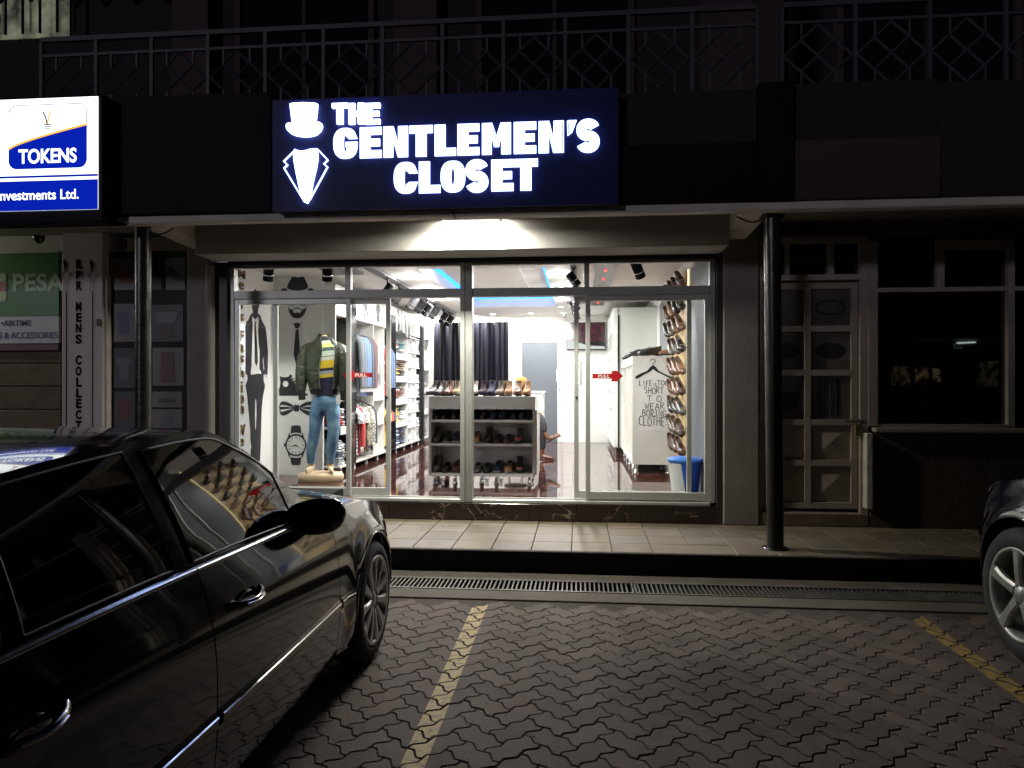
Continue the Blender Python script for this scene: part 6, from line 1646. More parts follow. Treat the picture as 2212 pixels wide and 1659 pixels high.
nmw = {'brown': 'brown', 'black': 'black', 'cognac': 'pale brown', 'grey': 'dark grey', 'dbrown': 'very dark brown'}
for ri, z in enumerate(wr):
    for ci, yy in enumerate(wc):
        if ci == 3 and z < cbz1 + .12: continue
        c_ = pal9[ri][ci]
        lb = '%s shoe on the pine wall, %s row down, %s column from the window' % (nmw[c_], ORD[ri], ORD[ci])
        # heel to the wall, toe down and out into the room
        M = Matrix.Rotation(R(-90), 4, 'Z')   # toe (-Y) -> -X
        rot = (Matrix.Rotation(R(rp.uniform(-6, 4) - 2), 4, 'Z') @ Matrix.Rotation(R(-14), 4, 'Y') @ Matrix.Rotation(R(26 + rp.uniform(-3, 3)), 4, 'X')).to_euler()
        t = shoe(['oxford', 'loafer', 'oxford'][(ri + ci) % 3], c_, (RXR - .10, yy, z), tuple(rot), lb, 'shoes on the pine wall', s=1.0)
        obj('holder_ring', MB().tube([(.048 * math.cos(a), -.10 + .0 * a, .03 + .045 * math.sin(a)) for a in [i * math.pi / 6 for i in range(13)]], .0028, 5), chrome, t)
        obj('bracket', MB().tube([(0, .05, -.001), (.03, .05, -.06)], .006, 6), chrome, t)
obj('socket', MB().box(RXR - .05, RXR - .037, SWY0 + .02, SWY0 + .08, 1.80, 1.90, .003), white_paint, swl)
# ribbed panel nearest the window
rpnl = thing('ribbed_panel', 'grey ribbed wall panel beside the shoe wall, right edge of the window', 'wall panel', (RXR, 7.5, FZ), world=True)
rib_m = mat('ribbed_grey', (.23, .25, .28), .4)
obj('backing', MB().box(RXR - .008, RXR - .001, 7.10, SWY0 - .032, FZ + .002, CZ - .002), mat('rib_backing', (.07, .075, .09), .5), rpnl)
nr = 34
rm = MB().box(-.014, 0, -.009, .009, FZ + .002, CZ - .002, .003).mesh('rib'); rm.materials.append(rib_m)
for k in range(nr):
    o = bpy.data.objects.new('rib', rm); COL.objects.link(o); o.parent = rpnl; y = 7.112 + k * (SWY0 - .045 - 7.112) / (nr - 1)
    o.location = (RXR - .0085 - rpnl.location.x, y - rpnl.location.y, -rpnl.location.z)
# bucket
bk = thing('bucket', 'lidded blue and white plastic bucket by the right corner of the window', 'bucket', (RXR - .19, 7.5, FZ))
br = .165
blu = mat('blue_plastic', (.02, .10, .55), .3); 
obj('pail', MB().lathe([(br * .76, .001), (br * .80, .01), (br, .37), (br * 1.0, .375)], 32), blu, bk, fixn=True)
obj('lid', MB().lathe([(br * 1.03, .365), (br * 1.08, .372), (br * 1.08, .395), (br * 1.0, .400), (br * .9, .398), (br * .86, .408), (.002, .408)], 32), mat('light_blue_plastic', (.05, .22, .72), .3), bk, fixn=True)
# white sleeve printed round the pail
rsl = []
for h, off in ((.02, 0), (.355, 0)):
    r_ = (br * .80 + (br - br * .80) * (h - .01) / .36) + .0035
    rsl.append([(r_ * math.cos(a), r_ * math.sin(a), h) for a in [R(185 + 72 * k / 14 + (10 if h < .1 else -8)) for k in range(15)]])
obj('label_sleeve', MB().rings(rsl, False, False, True), mat('white_sleeve', (.74, .75, .76), .35), bk)
# ------------------------------------------------------------------ figures: skinned bodies
def skin_body(name, V, E, Rr, levels=2, root=0):
    me = bpy.data.meshes.new(name); me.from_pydata(V, E, [])
    o = bpy.data.objects.new(name, me); COL.objects.link(o)
    md = o.modifiers.new('skin', 'SKIN'); md.use_smooth_shade = True
    sv = me.skin_vertices[0].data
    for i, r in enumerate(Rr):
        sv[i].radius = r if isinstance(r, tuple) else (r, r)
        sv[i].use_root = (i == root)
    sb = o.modifiers.new('sub', 'SUBSURF'); sb.levels = levels; sb.render_levels = levels
    dg = bpy.context.evaluated_depsgraph_get(); ev = o.evaluated_get(dg)
    m2 = bpy.data.meshes.new_from_object(ev)
    bpy.data.objects.remove(o)
    m2.polygons.foreach_set('use_smooth', [True] * len(m2.polygons))
    m2.materials.clear()
    return m2
class SK:
    def __init__(s): s.V = []; s.E = []; s.R = []
    def p(s, co, r, par=None):
        s.V.append(tuple(co)); s.R.append(r); i = len(s.V) - 1
        if par is not None: s.E.append((par, i))
        return i
    def chain(s, pts, par):
        for co, r in pts: par = s.p(co, r, par)
        return par

# mannequin, headless, on a round cream base
MY = 8.42
mz = MY * math.cos(YAW) + 3.06 * math.sin(YAW)
MXc = onY(700, 880, MY).x
kx = FPX / mz
def mx(px): return onY(px, 880, MY).x - MXc
def mzz(px, py): return onY(px, py, MY).z - FZ
mq = thing('mannequin', 'headless mannequin in olive bomber jacket, striped polo shirt and blue jeans on a cream base', 'mannequin', (MXc, MY, FZ))
BH = .10
skin_c = mat('mannequin_cream', (.62, .47, .30), .4, coat=.2)
obj('base', MB().lathe([(.30, .001), (.315, .02), (.315, BH - .03), (.29, BH - .006), (.26, BH), (.002, BH)], 40).xf(Matrix.Translation((mx(694), -.02, 0)) @ Matrix.Diagonal((.88, .62, 1, 1))), skin_c, mq, fixn=True)
hipz = mzz(702, 868); neckz = mzz(700, 720)
s = SK()
pel = s.p((mx(704), 0, hipz + .04), (.12, .085))
ch = s.chain([((mx(703), 0, hipz + .20), (.09, .06)), ((mx(702), .01, hipz + .42), (.10, .065)), ((mx(701), .015, hipz + .54), (.085, .06)), ((mx(701), .005, neckz - .10), (.06, .06)), ((mx(701), 0, neckz - .01), (.055, .06))], pel)
shl = 3
for sgn, pts in ((-1, [((mx(672), .01, mzz(672, 752)), .055), ((mx(658), -.01, mzz(658, 800)), .045), ((mx(655), -.05, mzz(655, 850)), .035), ((mx(656), -.065, mzz(655, 858)), .026)]),
                 (1, [((mx(733), .01, mzz(733, 752)), .055), ((mx(743), -.01, mzz(743, 800)), .045), ((mx(745), -.04, mzz(745, 845)), .035), ((mx(745), -.055, mzz(745, 857)), .026)])):
    last = s.chain(pts, shl)
LEGL = [((mx(686), 0, hipz - .06), (.085, .085)), ((mx(681), -.02, mzz(681, 935)), (.062, .065)), ((mx(672), 0, mzz(672, 975)), .055), ((mx(671), .02, BH + .10), .038), ((mx(671), .02, BH + .045), .040), ((mx(673), -.10, BH + .028), (.045, .024)), ((mx(675), -.19, BH + .02), (.04, .016))]
LEGR = [((mx(719), 0, hipz - .06), (.085, .085)), ((mx(722), -.02, mzz(722, 935)), (.062, .065)), ((mx(714), .01, mzz(714, 975)), .055), ((mx(712), .03, BH + .10), .038), ((mx(712), .03, BH + .045), .040), ((mx(720), -.08, BH + .028), (.045, .024)), ((mx(727), -.16, BH + .02), (.04, .016))]
s.chain(LEGL, pel); s.chain(LEGR, pel)
obj('body', skin_body('body', s.V, s.E, s.R), skin_c, mq)
# jeans
denim = bpy.data.materials.new('washed_denim'); denim.use_nodes = True
nt = denim.node_tree; b = nt.nodes['Principled BSDF']; g = nt.nodes.new('ShaderNodeNewGeometry'); n_ = nt.nodes.new('ShaderNodeTexNoise'); n_.inputs['Scale'].default_value = 7; n_.inputs['Detail'].default_value = 8
nt.links.new(g.outputs['Position'], n_.inputs['Vector']); rr = nt.nodes.new('ShaderNodeValToRGB'); rr.color_ramp.elements[0].position = .35; rr.color_ramp.elements[0].color = (.055, .13, .25, 1); rr.color_ramp.elements[1].position = .68; rr.color_ramp.elements[1].color = (.20, .36, .50, 1)
nt.links.new(n_.outputs['Fac'], rr.inputs[0]); nt.links.new(rr.outputs[0], b.inputs['Base Color']); b.inputs['Roughness'].default_value = .85
n2 = nt.nodes.new('ShaderNodeTexNoise'); n2.inputs['Scale'].default_value = 5; n2.inputs['Distortion'].default_value = .3; mp = nt.nodes.new('ShaderNodeMapping'); mp.inputs['Scale'].default_value = (1, 1, 2.6); mp.inputs['Rotation'].default_value = (0, .5, 0); nt.links.new(g.outputs['Position'], mp.inputs[0]); nt.links.new(mp.outputs[0], n2.inputs['Vector'])
bp = nt.nodes.new('ShaderNodeBump'); bp.inputs['Strength'].default_value = .6; bp.inputs['Distance'].default_value = .02; nt.links.new(n2.outputs['Fac'], bp.inputs['Height']); nt.links.new(bp.outputs[0], b.inputs['Normal'])
s = SK()
pel = s.p((mx(704), .0, hipz + .02), (.145, .110))
s.chain([((mx(703), 0, hipz + .13), (.138, .105))], pel)
for L_, dx in ((LEGL, 0), (LEGR, 0)):
    (p0, _), (p1, _), (p2, _), (p3, _) = L_[:4]
    s.chain([(p0, (.100, .100)), (((p0[0] + p1[0]) / 2, -.015, (p0[2] + p1[2]) / 2), (.084, .086)), (p1, (.068, .072)), (((p1[0] + p2[0]) / 2, -.01, (p1[2] + p2[2]) / 2), (.070, .074)), (p2, .066), (((p2[0] + p3[0]) / 2, .015, (p2[2] + p3[2]) / 2), .058), ((p3[0], p3[1], p3[2] + .02), .053), ((p3[0], p3[1] - .003, p3[2] - .012), .055)], pel)
jm = skin_body('jeans', s.V, s.E, s.R, 2)
jeans = obj('jeans', jm, denim, mq)
def xf_ring(cx, cy, z, rx, ry, a0, a1, n, e=.85, wob=0., seed=0):
    o = []
    for i in range(n + 1):
        a = R(a0 + (a1 - a0) * i / n); c, s_ = math.cos(a), math.sin(a); w = 1 + wob * math.sin(a * 5 + z * 25 + seed)
        o.append((cx + rx * w * math.copysign(abs(c) ** e, c), cy + ry * w * math.copysign(abs(s_) ** e, s_), z))
    return o
# polo shirt
sh_top = mzz(700, 732)
tors = [(mzz(702, 853), .152, .118, 703), (mzz(702, 846), .152, .118, 703), (mzz(702, 835), .155, .12, 703), (mzz(702, 810), .150, .115, 702), (mzz(702, 785), .165, .125, 701), (mzz(702, 762), .185, .13, 701), (mzz(702, 748), .195, .12, 701), (mzz(702, 738), .15, .10, 701), (sh_top, .09, .08, 701), (mzz(702, 727), .068, .068, 701)]
zf = lambda py: mzz(702, py)
shirt_m = bpy.data.materials.new('striped_polo'); shirt_m.use_nodes = True
nt = shirt_m.node_tree; b = nt.nodes['Principled BSDF']; tc = nt.nodes.new('ShaderNodeTexCoord'); sx_ = nt.nodes.new('ShaderNodeSeparateXYZ'); nt.links.new(tc.outputs['Object'], sx_.inputs[0])
ad = nt.nodes.new('ShaderNodeMath'); ad.operation = 'MULTIPLY_ADD'; ad.inputs[1].default_value = -.12; nt.links.new(sx_.outputs['X'], ad.inputs[0]); nt.links.new(sx_.outputs['Z'], ad.inputs[2])
mr = nt.nodes.new('ShaderNodeMapRange'); mr.inputs[1].default_value = zf(850); mr.inputs[2].default_value = zf(725); nt.links.new(ad.outputs[0], mr.inputs[0])
rr = nt.nodes.new('ShaderNodeValToRGB'); rr.color_ramp.interpolation = 'CONSTANT'; el = rr.color_ramp.elements
fr_ = lambda py: (850 - py) / 125
bands = [(0, (.012, .012, .04)), (fr_(817), (.62, .45, .02)), (fr_(810), (.30, .33, .34)), (fr_(803), (.012, .012, .04)), (fr_(797), (.66, .48, .02)), (fr_(781), (.60, .62, .52)), (fr_(773), (.05, .06, .04)), (fr_(771.5), (.56, .64, .55)), (fr_(761), (.07, .13, .10)), (fr_(753), (.66, .62, .22)), (fr_(745), (.60, .64, .50)), (fr_(738), (.03, .035, .04))]
el[0].position = 0; el[0].color = (*bands[0][1], 1); el[1].position = bands[1][0]; el[1].color = (*bands[1][1], 1)
for p_, c_ in bands[2:]: e = el.new(p_); e.color = (*c_, 1)
nt.links.new(mr.outputs[0], rr.inputs[0]); nt.links.new(rr.outputs[0], b.inputs['Base Color']); b.inputs['Roughness'].default_value = .8
obj('polo_shirt', MB().rings([xf_ring(mx(c), 0, z, rx, ry, 0, 345, 23, .9, .015) for z, rx, ry, c in tors], False, True, True), shirt_m, mq, fixn=True)
# bomber jacket: open front
jk = bpy.data.materials.new('olive_bomber'); jk.use_nodes = True
nt = jk.node_tree; b = nt.nodes['Principled BSDF']; b.inputs['Base Color'].default_value = (.030, .038, .024, 1); b.inputs['Roughness'].default_value = .38
g = nt.nodes.new('ShaderNodeNewGeometry'); n2 = nt.nodes.new('ShaderNodeTexNoise'); n2.inputs['Scale'].default_value = 9; n2.inputs['Distortion'].default_value = 1.2; nt.links.new(g.outputs['Position'], n2.inputs['Vector'])
bp = nt.nodes.new('ShaderNodeBump'); bp.inputs['Strength'].default_value = .7; bp.inputs['Distance'].default_value = .035; nt.links.new(n2.outputs['Fac'], bp.inputs['Height']); nt.links.new(bp.outputs[0], b.inputs['Normal'])
rib_k = mat('rib_knit', (.010, .012, .010), .9)
# angle measured from +X, front is -Y = 270 degrees; opening around 285 (towards the right)
jr = [(840, .175, .150, 271, 322, 701), (826, .195, .165, 271, 322, 700), (800, .205, .170, 272, 321, 699), (780, .215, .165, 274, 320, 699), (765, .225, .155, 276, 318, 700), (754, .222, .14, 276, 316, 700), (745, .190, .12, 274, 314, 700), (736, .135, .10, 268, 312, 701), (729, .092, .09, 262, 308, 701)]
def jring(py, rx, ry, a0, a1, c, d=0.): return xf_ring(mx(c), .0, zf(py), rx - d, ry - d, a1, a0 + 360, 34, .88, .02, 1)
rings_o = [jring(*q) for q in jr]
obj('jacket', MB().rings(rings_o, False, False, True), jk, mq)
obj('waistband', MB().rings([jring(840.5, .178, .153, 271, 322, 701), jring(846, .165, .14, 271, 322, 701), jring(851, .160, .135, 271, 322, 701)], False, False, True), rib_k, mq)
obj('collar', MB().rings([jring(730, .094, .096, 262, 308, 701), jring(725, .080, .085, 258, 308, 701), jring(721.5, .074, .080, 256, 310, 701)], False, False, True), rib_k, mq)
for pts, cuffp in (([(mx(676), .01, zf(750)), (mx(664), .005, zf(756)), (mx(657), .0, zf(775)), (mx(653.5), -.01, zf(800)), (mx(652.5), -.03, zf(825)), (mx(654), -.05, zf(845))], [(mx(654), -.05, zf(845)), (mx(656.5), -.065, zf(855)), (mx(657.5), -.07, zf(863))]),
                   ([(mx(724), .01, zf(750)), (mx(735), .005, zf(756)), (mx(742), .0, zf(775)), (mx(745), -.01, zf(800)), (mx(746), -.03, zf(825)), (mx(745.5), -.045, zf(845))], [(mx(745.5), -.045, zf(845)), (mx(745), -.06, zf(855)), (mx(744.5), -.065, zf(865))])):
    obj('sleeve', MB().tube(pts, [(.060, .075), (.074, .082), (.072, .085), (.068, .080), (.064, .072), (.050, .056)], 16), jk, mq)
    obj('cuff', MB().tube(cuffp, [.046, .040, .041], 14), rib_k, mq)
obj('zip', MB().tube([(p[0], p[1] - .003, p[2]) for p in [r[0] for r in rings_o]], .004, 5), chrome, mq)
obj('zip', MB().tube([(p[0], p[1] - .003, p[2]) for p in [r[-1] for r in rings_o]], .004, 5), chrome, mq)
obj('price_tag', MB().box(mx(737), mx(745), -.17, -.168, zf(872), zf(853)), white_vinyl, mq)

# seated person behind the rack, legs crossed, head bowed
PYY = 11.05
per = thing('person', 'person seated behind the shoe rack, head bowed, legs crossed, in dark trousers and sandals', 'person', (-.95, PYY, FZ))
sk = mat('brown_skin', (.17, .085, .05), .5, bump=.1, bs=80); 
HX = onY(1130, 829, PYY).x + .95; HZ = onY(1130, 832, PYY).z - FZ
s = SK()
pel = s.p((0, 0, .52), (.15, .12))
che = s.chain([((.02, -.02, .68), (.135, .10)), ((.05, -.05, .84), (.15, .105)), ((.06, -.07, .95), (.12, .08)), ((.075, -.09, 1.02), .05), ((.09, -.10, HZ - .08), .052)], pel)
hd = s.chain([((HX, -.12, HZ - .03), (.075, .085)), ((HX, -.12, HZ + .055), (.078, .09)), ((HX, -.115, HZ + .09), (.05, .06))], che)
s.chain([((HX + .085, -.15, HZ - .01), .012)], hd - 2)     # nose
s.chain([((HX, -.12 - .085, HZ + .0), (.012, .02))], hd - 2); s.chain([((HX, -.12 + .085, HZ + .0), (.012, .02))], hd - 2)
def hand_(par, w, d, s=s, palm=.034):
    """palm, four unequal bent fingers and a thumb from the side of the palm; d = pointing direction"""
    d = Vector(d).normalized(); side = d.cross(Vector((0, 0, 1))).normalized(); dn = Vector((0, 0, -1))
    pm = s.p(Vector(w) + d * .05, (.034, .016), par)
    for k, (off, L_) in enumerate(((-.027, .062), (-.009, .074), (.009, .07), (.026, .055))):
        b0 = Vector(w) + d * .085 + side * off
        s.chain([(b0, .0092), (b0 + d * L_ * .45 + dn * .006, .0085), (b0 + d * L_ * .75 + dn * .024, .008), (b0 + d * L_ * .8 + dn * .042, .007)], pm)
    t0 = Vector(w) + d * .03 - side * .03
    s.chain([(t0 - side * .012, .011), (t0 + d * .03 - side * .026, .0095), (t0 + d * .055 - side * .022, .0085)], pm)
for sg in (-1, 1):
    a = s.chain([((.06, -.06 + sg * .17, .93), .055), ((.07, -.05 + sg * .22, .74), .045), ((.17, -.02 + sg * .13, .69), .034), ((.22, -.02 + sg * .10, .68), .028)], che - 2)
    hand_(a, (.22, -.02 + sg * .10, .68), (.6, -sg * .8, -.1))
kxn = onY(1168, 905, PYY).x + .95
# standing leg
lf = onZ(1196, 990, FZ + .03)
s.chain([((.10, -.09, .50), .085), ((kxn - .02, -.10, .53), .062), ((kxn + .03, -.08, .30), .052), ((kxn + .02, -.05, .10), .036), ((kxn + .02, -.05, .055), .038), ((kxn + .12, -.08, .035), (.040, .022)), ((lf.x + .95, -.10, .028), (.036, .014))], pel)
ank = onY(1187, 948, PYY - .1); toe = onY(1209, 936, PYY - .1)
s.chain([((.10, .08, .56), .085), ((kxn - .02, -.02, .66), .062), ((kxn + .05, -.10, .50), .05), ((ank.x + .95 - .06, -.12, ank.z - FZ + .07), .036), ((ank.x + .95 - .01, -.12, ank.z - FZ + .0), .038), ((ank.x + .95 + .08, -.12, ank.z - FZ + .03), (.038, .022)), ((toe.x + .95, -.12, toe.z - FZ), (.035, .013))], pel)
obj('body', skin_body('body', s.V, s.E, s.R, 2), sk, per)
obj('head_cap', MB().lathe([(.088, -.01), (.094, .03), (.085, .07), (.055, .10), (.002, .115)], 24).xf(Matrix.Translation((HX - .015, -.12, HZ + .02)) @ Matrix.Diagonal((1.0, 1.0, 1, 1))), mat('gold_head_cap', (.34, .20, .045), .75, var=.35, vs=60, bump=.6, bs=150), per, fixn=True)  # cap over the crown, gold tone set in its base colour
for sg in (-1, 1): obj('eye', MB().lathe([(.002, -.009), (.009, 0), (.002, .009)], 10, o=(HX + .072, -.12 + sg * .03, HZ + .02)), mat('eye_white', (.5, .48, .45), .3), per)
trs = mat('dark_trousers', (.035, .037, .045), .85, bump=.4, bs=20)
s = SK()
pel = s.p((0, 0, .54), (.17, .14)); s.chain([((.01, -.01, .64), (.15, .12))], pel)
s.chain([((.12, -.09, .51), .10), ((kxn - .02, -.10, .535), .078), ((kxn + .03, -.08, .32), .064), ((kxn + .025, -.055, .15), .056)], pel)
s.chain([((.12, .06, .58), .10), ((kxn - .02, -.02, .665), .078), ((kxn + .04, -.09, .57), .07), ((ank.x + .95 - .09, -.115, ank.z - FZ + .15), .056), ((ank.x + .95 - .07, -.12, ank.z - FZ + .09), .054)], pel)
obj('trousers', skin_body('trousers', s.V, s.E, s.R, 2), trs, per)
s = SK(); a0_ = s.p((.01, -.01, .62), (.16, .125)); c_ = s.chain([((.03, -.03, .76), (.155, .12)), ((.055, -.06, .93), (.15, .105)), ((.07, -.08, .985), (.075, .07))], a0_)
for sg in (-1, 1): s.chain([((.06, -.06 + sg * .17, .925), .075), ((.11, -.05 + sg * .205, .76), .065)], c_ - 1)
obj('shirt', skin_body('shirt', s.V, s.E, s.R, 2), mat('dark_grey_shirt', (.06, .06, .07), .85), per)
snd = mat('sandal_leather', (.08, .035, .022), .5)
for (hx_, hy_, hz_, tx, tz_) in ((kxn - .02, -.06, .006, lf.x + .95 + .03, .004), (ank.x + .95 - .035, -.12, ank.z - FZ - .045, toe.x + .95 + .02, toe.z - FZ - .03)):
    L_ = math.hypot(tx - hx_, tz_ - hz_); a = math.atan2(tz_ - hz_, tx - hx_)
    sb_ = MB().rings([[(L_ / 2 + L_ / 2 * math.cos(t), .044 * math.sin(t) * (1 + .15 * math.cos(t)), z) for t in [2 * math.pi * k / 16 for k in range(16)]] for z in (-.008, .008)])
    for f_ in (.35, .58): sb_.tube([(L_ * f_, .044 * math.cos(t), .008 + .048 * math.sin(t)) for t in [math.pi * k / 8 for k in range(9)]], (.006), 6)
    obj('sandal', sb_.xf(Matrix.Translation((hx_, hy_ - .02, hz_)) @ Matrix.Rotation(-a, 4, 'Y')), snd, per)
st = thing('stool', 'dark round stool under the seated person behind the rack', 'stool', (-.97, PYY + .03, FZ))
obj('seat', MB().lathe([(.002, .385), (.17, .385), (.18, .40), (.18, .42), (.16, .43), (.002, .43)], 24), black_matt, st, fixn=True)
for a in (45, 135, 225, 315): obj('leg', MB().tube([(.13 * math.cos(R(a)), .13 * math.sin(R(a)), .384), (.17 * math.cos(R(a)), .17 * math.sin(R(a)), .001)], .013, 8), chrome, st)
# ------------------------------------------------------------------ parked cars
paint = mat('black_car_paint', (.004, .005, .015), .12, coat=1.0, coatr=.02, spec=.6)
paint.node_tree.nodes['Principled BSDF'].inputs['Coat IOR'].default_value = 1.5
_nt = paint.node_tree; _g = _nt.nodes.new('ShaderNodeNewGeometry'); _n = _nt.nodes.new('ShaderNodeTexNoise'); _n.inputs['Scale'].default_value = 6; _n.inputs['Detail'].default_value = 9; _n.inputs['Roughness'].default_value = .75
_m = _nt.nodes.new('ShaderNodeMapRange'); _m.inputs[1].default_value = .45; _m.inputs[2].default_value = .75; _m.inputs[3].default_value = .015; _m.inputs[4].default_value = .10
_nt.links.new(_g.outputs['Position'], _n.inputs['Vector']); _nt.links.new(_n.outputs['Fac'], _m.inputs[0]); _nt.links.new(_m.outputs[0], _nt.nodes['Principled BSDF'].inputs['Coat Roughness'])
car_glass = mat('tinted_car_glass', (.003, .003, .0045), .015, spec=.5)
car_glass.node_tree.nodes['Principled BSDF'].inputs['IOR'].default_value = 2.1
trim = mat('black_trim', (.012, .012, .013), .5)
gap_m = mat('shut_gap', (.002, .002, .002), .9)
rim_m = mat('alloy', (.50, .50, .52), .3, metal=.7)
rim_l = mat('alloy_bright', (.33, .33, .31), .4, metal=.5)
def smooth(a, b, t):
    t = max(0, min(1, (t - a) / (b - a))); return t * t * (3 - 2 * t)
def lerp_tab(tab, x):
    """monotone cubic through the table"""
    n = len(tab)
    if x <= tab[0][0]: return tab[0][1]
    if x >= tab[-1][0]: return tab[-1][1]
    sl = [(tab[i + 1][1] - tab[i][1]) / (tab[i + 1][0] - tab[i][0]) for i in range(n - 1)]
    def tan_(i):
        if i == 0: return sl[0]
        if i == n - 1: return sl[-1]
        a, b_ = sl[i - 1], sl[i]
        return 0 if a * b_ <= 0 else 2 * a * b_ / (a + b_)
    for i in range(n - 1):
        if x <= tab[i + 1][0]:
            h = tab[i + 1][0] - tab[i][0]; t = (x - tab[i][0]) / h
            return ((2 * t ** 3 - 3 * t * t + 1) * tab[i][1] + (t ** 3 - 2 * t * t + t) * h * tan_(i) + (3 * t * t - 2 * t ** 3) * tab[i + 1][1] + (t ** 3 - t * t) * h * tan_(i + 1))
class Car:
    def __init__(s, **k): s.__dict__.update(k)
    def plan(s, y):      # half-width factor along the length
        return lerp_tab(s.plan_t, y)
    def belt(s, y): return lerp_tab(s.belt_t, y)
    def prof(s, f):      # sideways bulge, f 0 = sill, 1 = belt
        return lerp_tab(s.prof_t, f)
    def arch(s, y):
        z = s.sill + .02 * smooth(1.9, 2.4, abs(y))
        for ya in (s.fa, s.ra):
            d = abs(y - ya)
            if d < s.ar: z = max(z, s.wr + math.sqrt(max(0, s.ar ** 2 - d * d)) * .97)
        return z
    def flare(s, y, z):
        o = 0
        for ya in (s.fa, s.ra):
            d = math.hypot(y - ya, z - s.wr)
            if d < s.ar + .13: o = max(o, .022 * (1 - smooth(s.ar + .01, s.ar + .13, d)))
        return o
    def side(s, y, f):
        zl, zb = s.arch(y), s.belt(y); z = zl + (zb - zl) * f
        ff = (z - s.sill) / (zb - s.sill)
        return Vector((s.prof(ff) * s.W * s.plan(y) + s.flare(y, z), y, z))
    def roof_z(s, y): return lerp_tab(s.roof_t, y)
    def rail_x(s, y): return lerp_tab(s.rail_t, y)
    def gh(s, y, h):     # greenhouse side, h 0 belt .. 1 roof edge
        zb = s.belt(y); zt = s.roof_z(y) - s.crown * (.3 + .7 * (1 - smooth(s.ws1 - .5, s.ws1 + .05, y)))
        xb = s.prof(1) * s.W * s.plan(y) - .03
        xt = s.rail_x(y)
        z = zb + .004 + (zt - zb) * h
        dz = max(0, z - zb) / (s.roof_ref - s.belt(0))
        x = xb + (xt - xb) * (dz ** 1.35)
        x -= .034 * max(0, y + .3) * min(1, dz * 6)
        return Vector((x, y, z))
    def deck(s, y, t):   # across bonnet / boot, t 0 = belt edge .. 1 = centre
        e = s.side(y, 1); zc = lerp_tab(s.deck_t, y)
        x = e.x * (1 - t); return Vector((x, y, e.z + (zc - e.z) * math.sin(t * math.pi / 2) ** .9))
def patch(fn, us, vs, sx, flip=False, turn=None):
    """grid of fn(u, v) mirrored by sx"""
    mb = MB(); n = len(vs)
    for u in us:
        for v in vs:
            p = fn(u, v); mb.v.append((p.x * sx, p.y, p.z))
    for i in range(len(us) - 1):
        for j in range(n - 1):
            q = (i * n + j, (i + 1) * n + j, (i + 1) * n + j + 1, i * n + j + 1)
            mb.f.append(q if (sx > 0) != flip else q[::-1])
    mb.sm = [True] * len(mb.f)
    return mb
def panel(fn, us, vs, sx, root, name, m, th=.012, label=None):
    """surface patch with returned edges so it reads as a sheet of metal"""
    mb = patch(fn, us, vs, sx)
    n = len(vs); nu = len(us)
    edge = [(i, 0) for i in range(nu)] + [(nu - 1, j) for j in range(1, n)] + [(i, n - 1) for i in range(nu - 2, -1, -1)] + [(0, j) for j in range(n - 2, 0, -1)]
    base = len(mb.v); m_ = len(edge)
    for i, j in edge: mb.v.append(mb.v[i * n + j])
    for i, j in edge:
        x, y, z = mb.v[i * n + j]; mb.v.append((x - sx * th, y, z))
    for k in range(m_):
        q = (base + k, base + m_ + k, base + m_ + (k + 1) % m_, base + (k + 1) % m_)
        mb.f.append(q if sx < 0 else q[::-1]); mb.sm.append(False)
    return obj(name, mb, m, root, label=label)
def build_wheel(root, x, y, r, rr, w, sx, spokes, style, m_rim):
    wq = obj('wheel', MB().lathe([(rr + .004, -w / 2 + .01), (rr + .02, -w / 2), (r - .03, -w / 2 + .006), (r - .006, -w / 2 + .03), (r, -w / 4), (r + .001, 0), (r, w / 4), (r - .006, w / 2 - .03), (r - .03, w / 2 - .006), (r - .055, w / 2 - .002), (rr + .02, w / 2), (rr + .004, w / 2 - .01)], 56, axis='X', cap=False), rubber, root, loc=(x, y, r))
    o = sx * w / 2
    rim = MB().lathe([(rr + .004, -w / 2 * sx), (rr - .02, -w / 2 * sx * .8), (rr - .03, 0), (rr - .022, o * .75), (rr - .012, o * .95), (rr + .004, o), (rr + .006, o * .93)], 56, axis='X', cap=False)
    obj('rim', rim, m_rim, wq, fixn=True)
    hub = MB().lathe([(.075 if style == 'petal' else .068, o * .55), (.072 if style == 'petal' else .062, o * .80), (.035, o * .86), (.030, o * .90), (.002, o * .91)], 28, axis='X')
    obj('hub', hub, m_rim, wq, fixn=True)
    sp = MB()
    for k in range(spokes):
        a = 2 * math.pi * k / spokes + .3
        ca, sa = math.cos(a), math.sin(a)
        if style == 'petal': rows = [(.055, .020, .80), (rr * .45, .018, .84), (rr * .72, .024, .86), (rr * .88, .036, .86), (rr - .008, .050, .88)]
        else: rows = [(.05, .034, .78), (rr * .45, .030, .86), (rr * .7, .032, .88), (rr * .9, .040, .88), (rr - .010, .052, .90)]
        rs = []
        for rad, hw, xo in rows:
            ring = []
            for (dt, dx) in ((-hw, 0), (-hw * .6, .010), (hw * .6, .010), (hw, 0), (hw, -.022), (-hw, -.022)):
                ring.append((o * xo + sx * dx, rad * ca - dt * sa, rad * sa + dt * ca))
            rs.append(ring)
        sp.rings(rs, True, True, False)
    obj('spokes', sp, m_rim, wq, fixn=True)
    bl = MB()
    for k in range(5):
        a = 2 * math.pi * k / 5; bl.lathe([(.011, o * .70), (.011, o * .845), (.002, o * .85)], 8, o=(0, .050 * math.cos(a), .050 * math.sin(a)), axis='X')
    obj('wheel_bolts', bl, trim, wq)
    obj('brake_disc', MB().lathe([(.14, o * .10), (.14, o * .16), (.002, o * .16)], 28, axis='X').lathe([(rr - .034, -o * .2), (rr - .034, -o * .15), (.002, -o * .15)], 24, axis='X'), mat('brake_steel', (.05, .05, .05), .5, metal=.6), wq)
    return wq
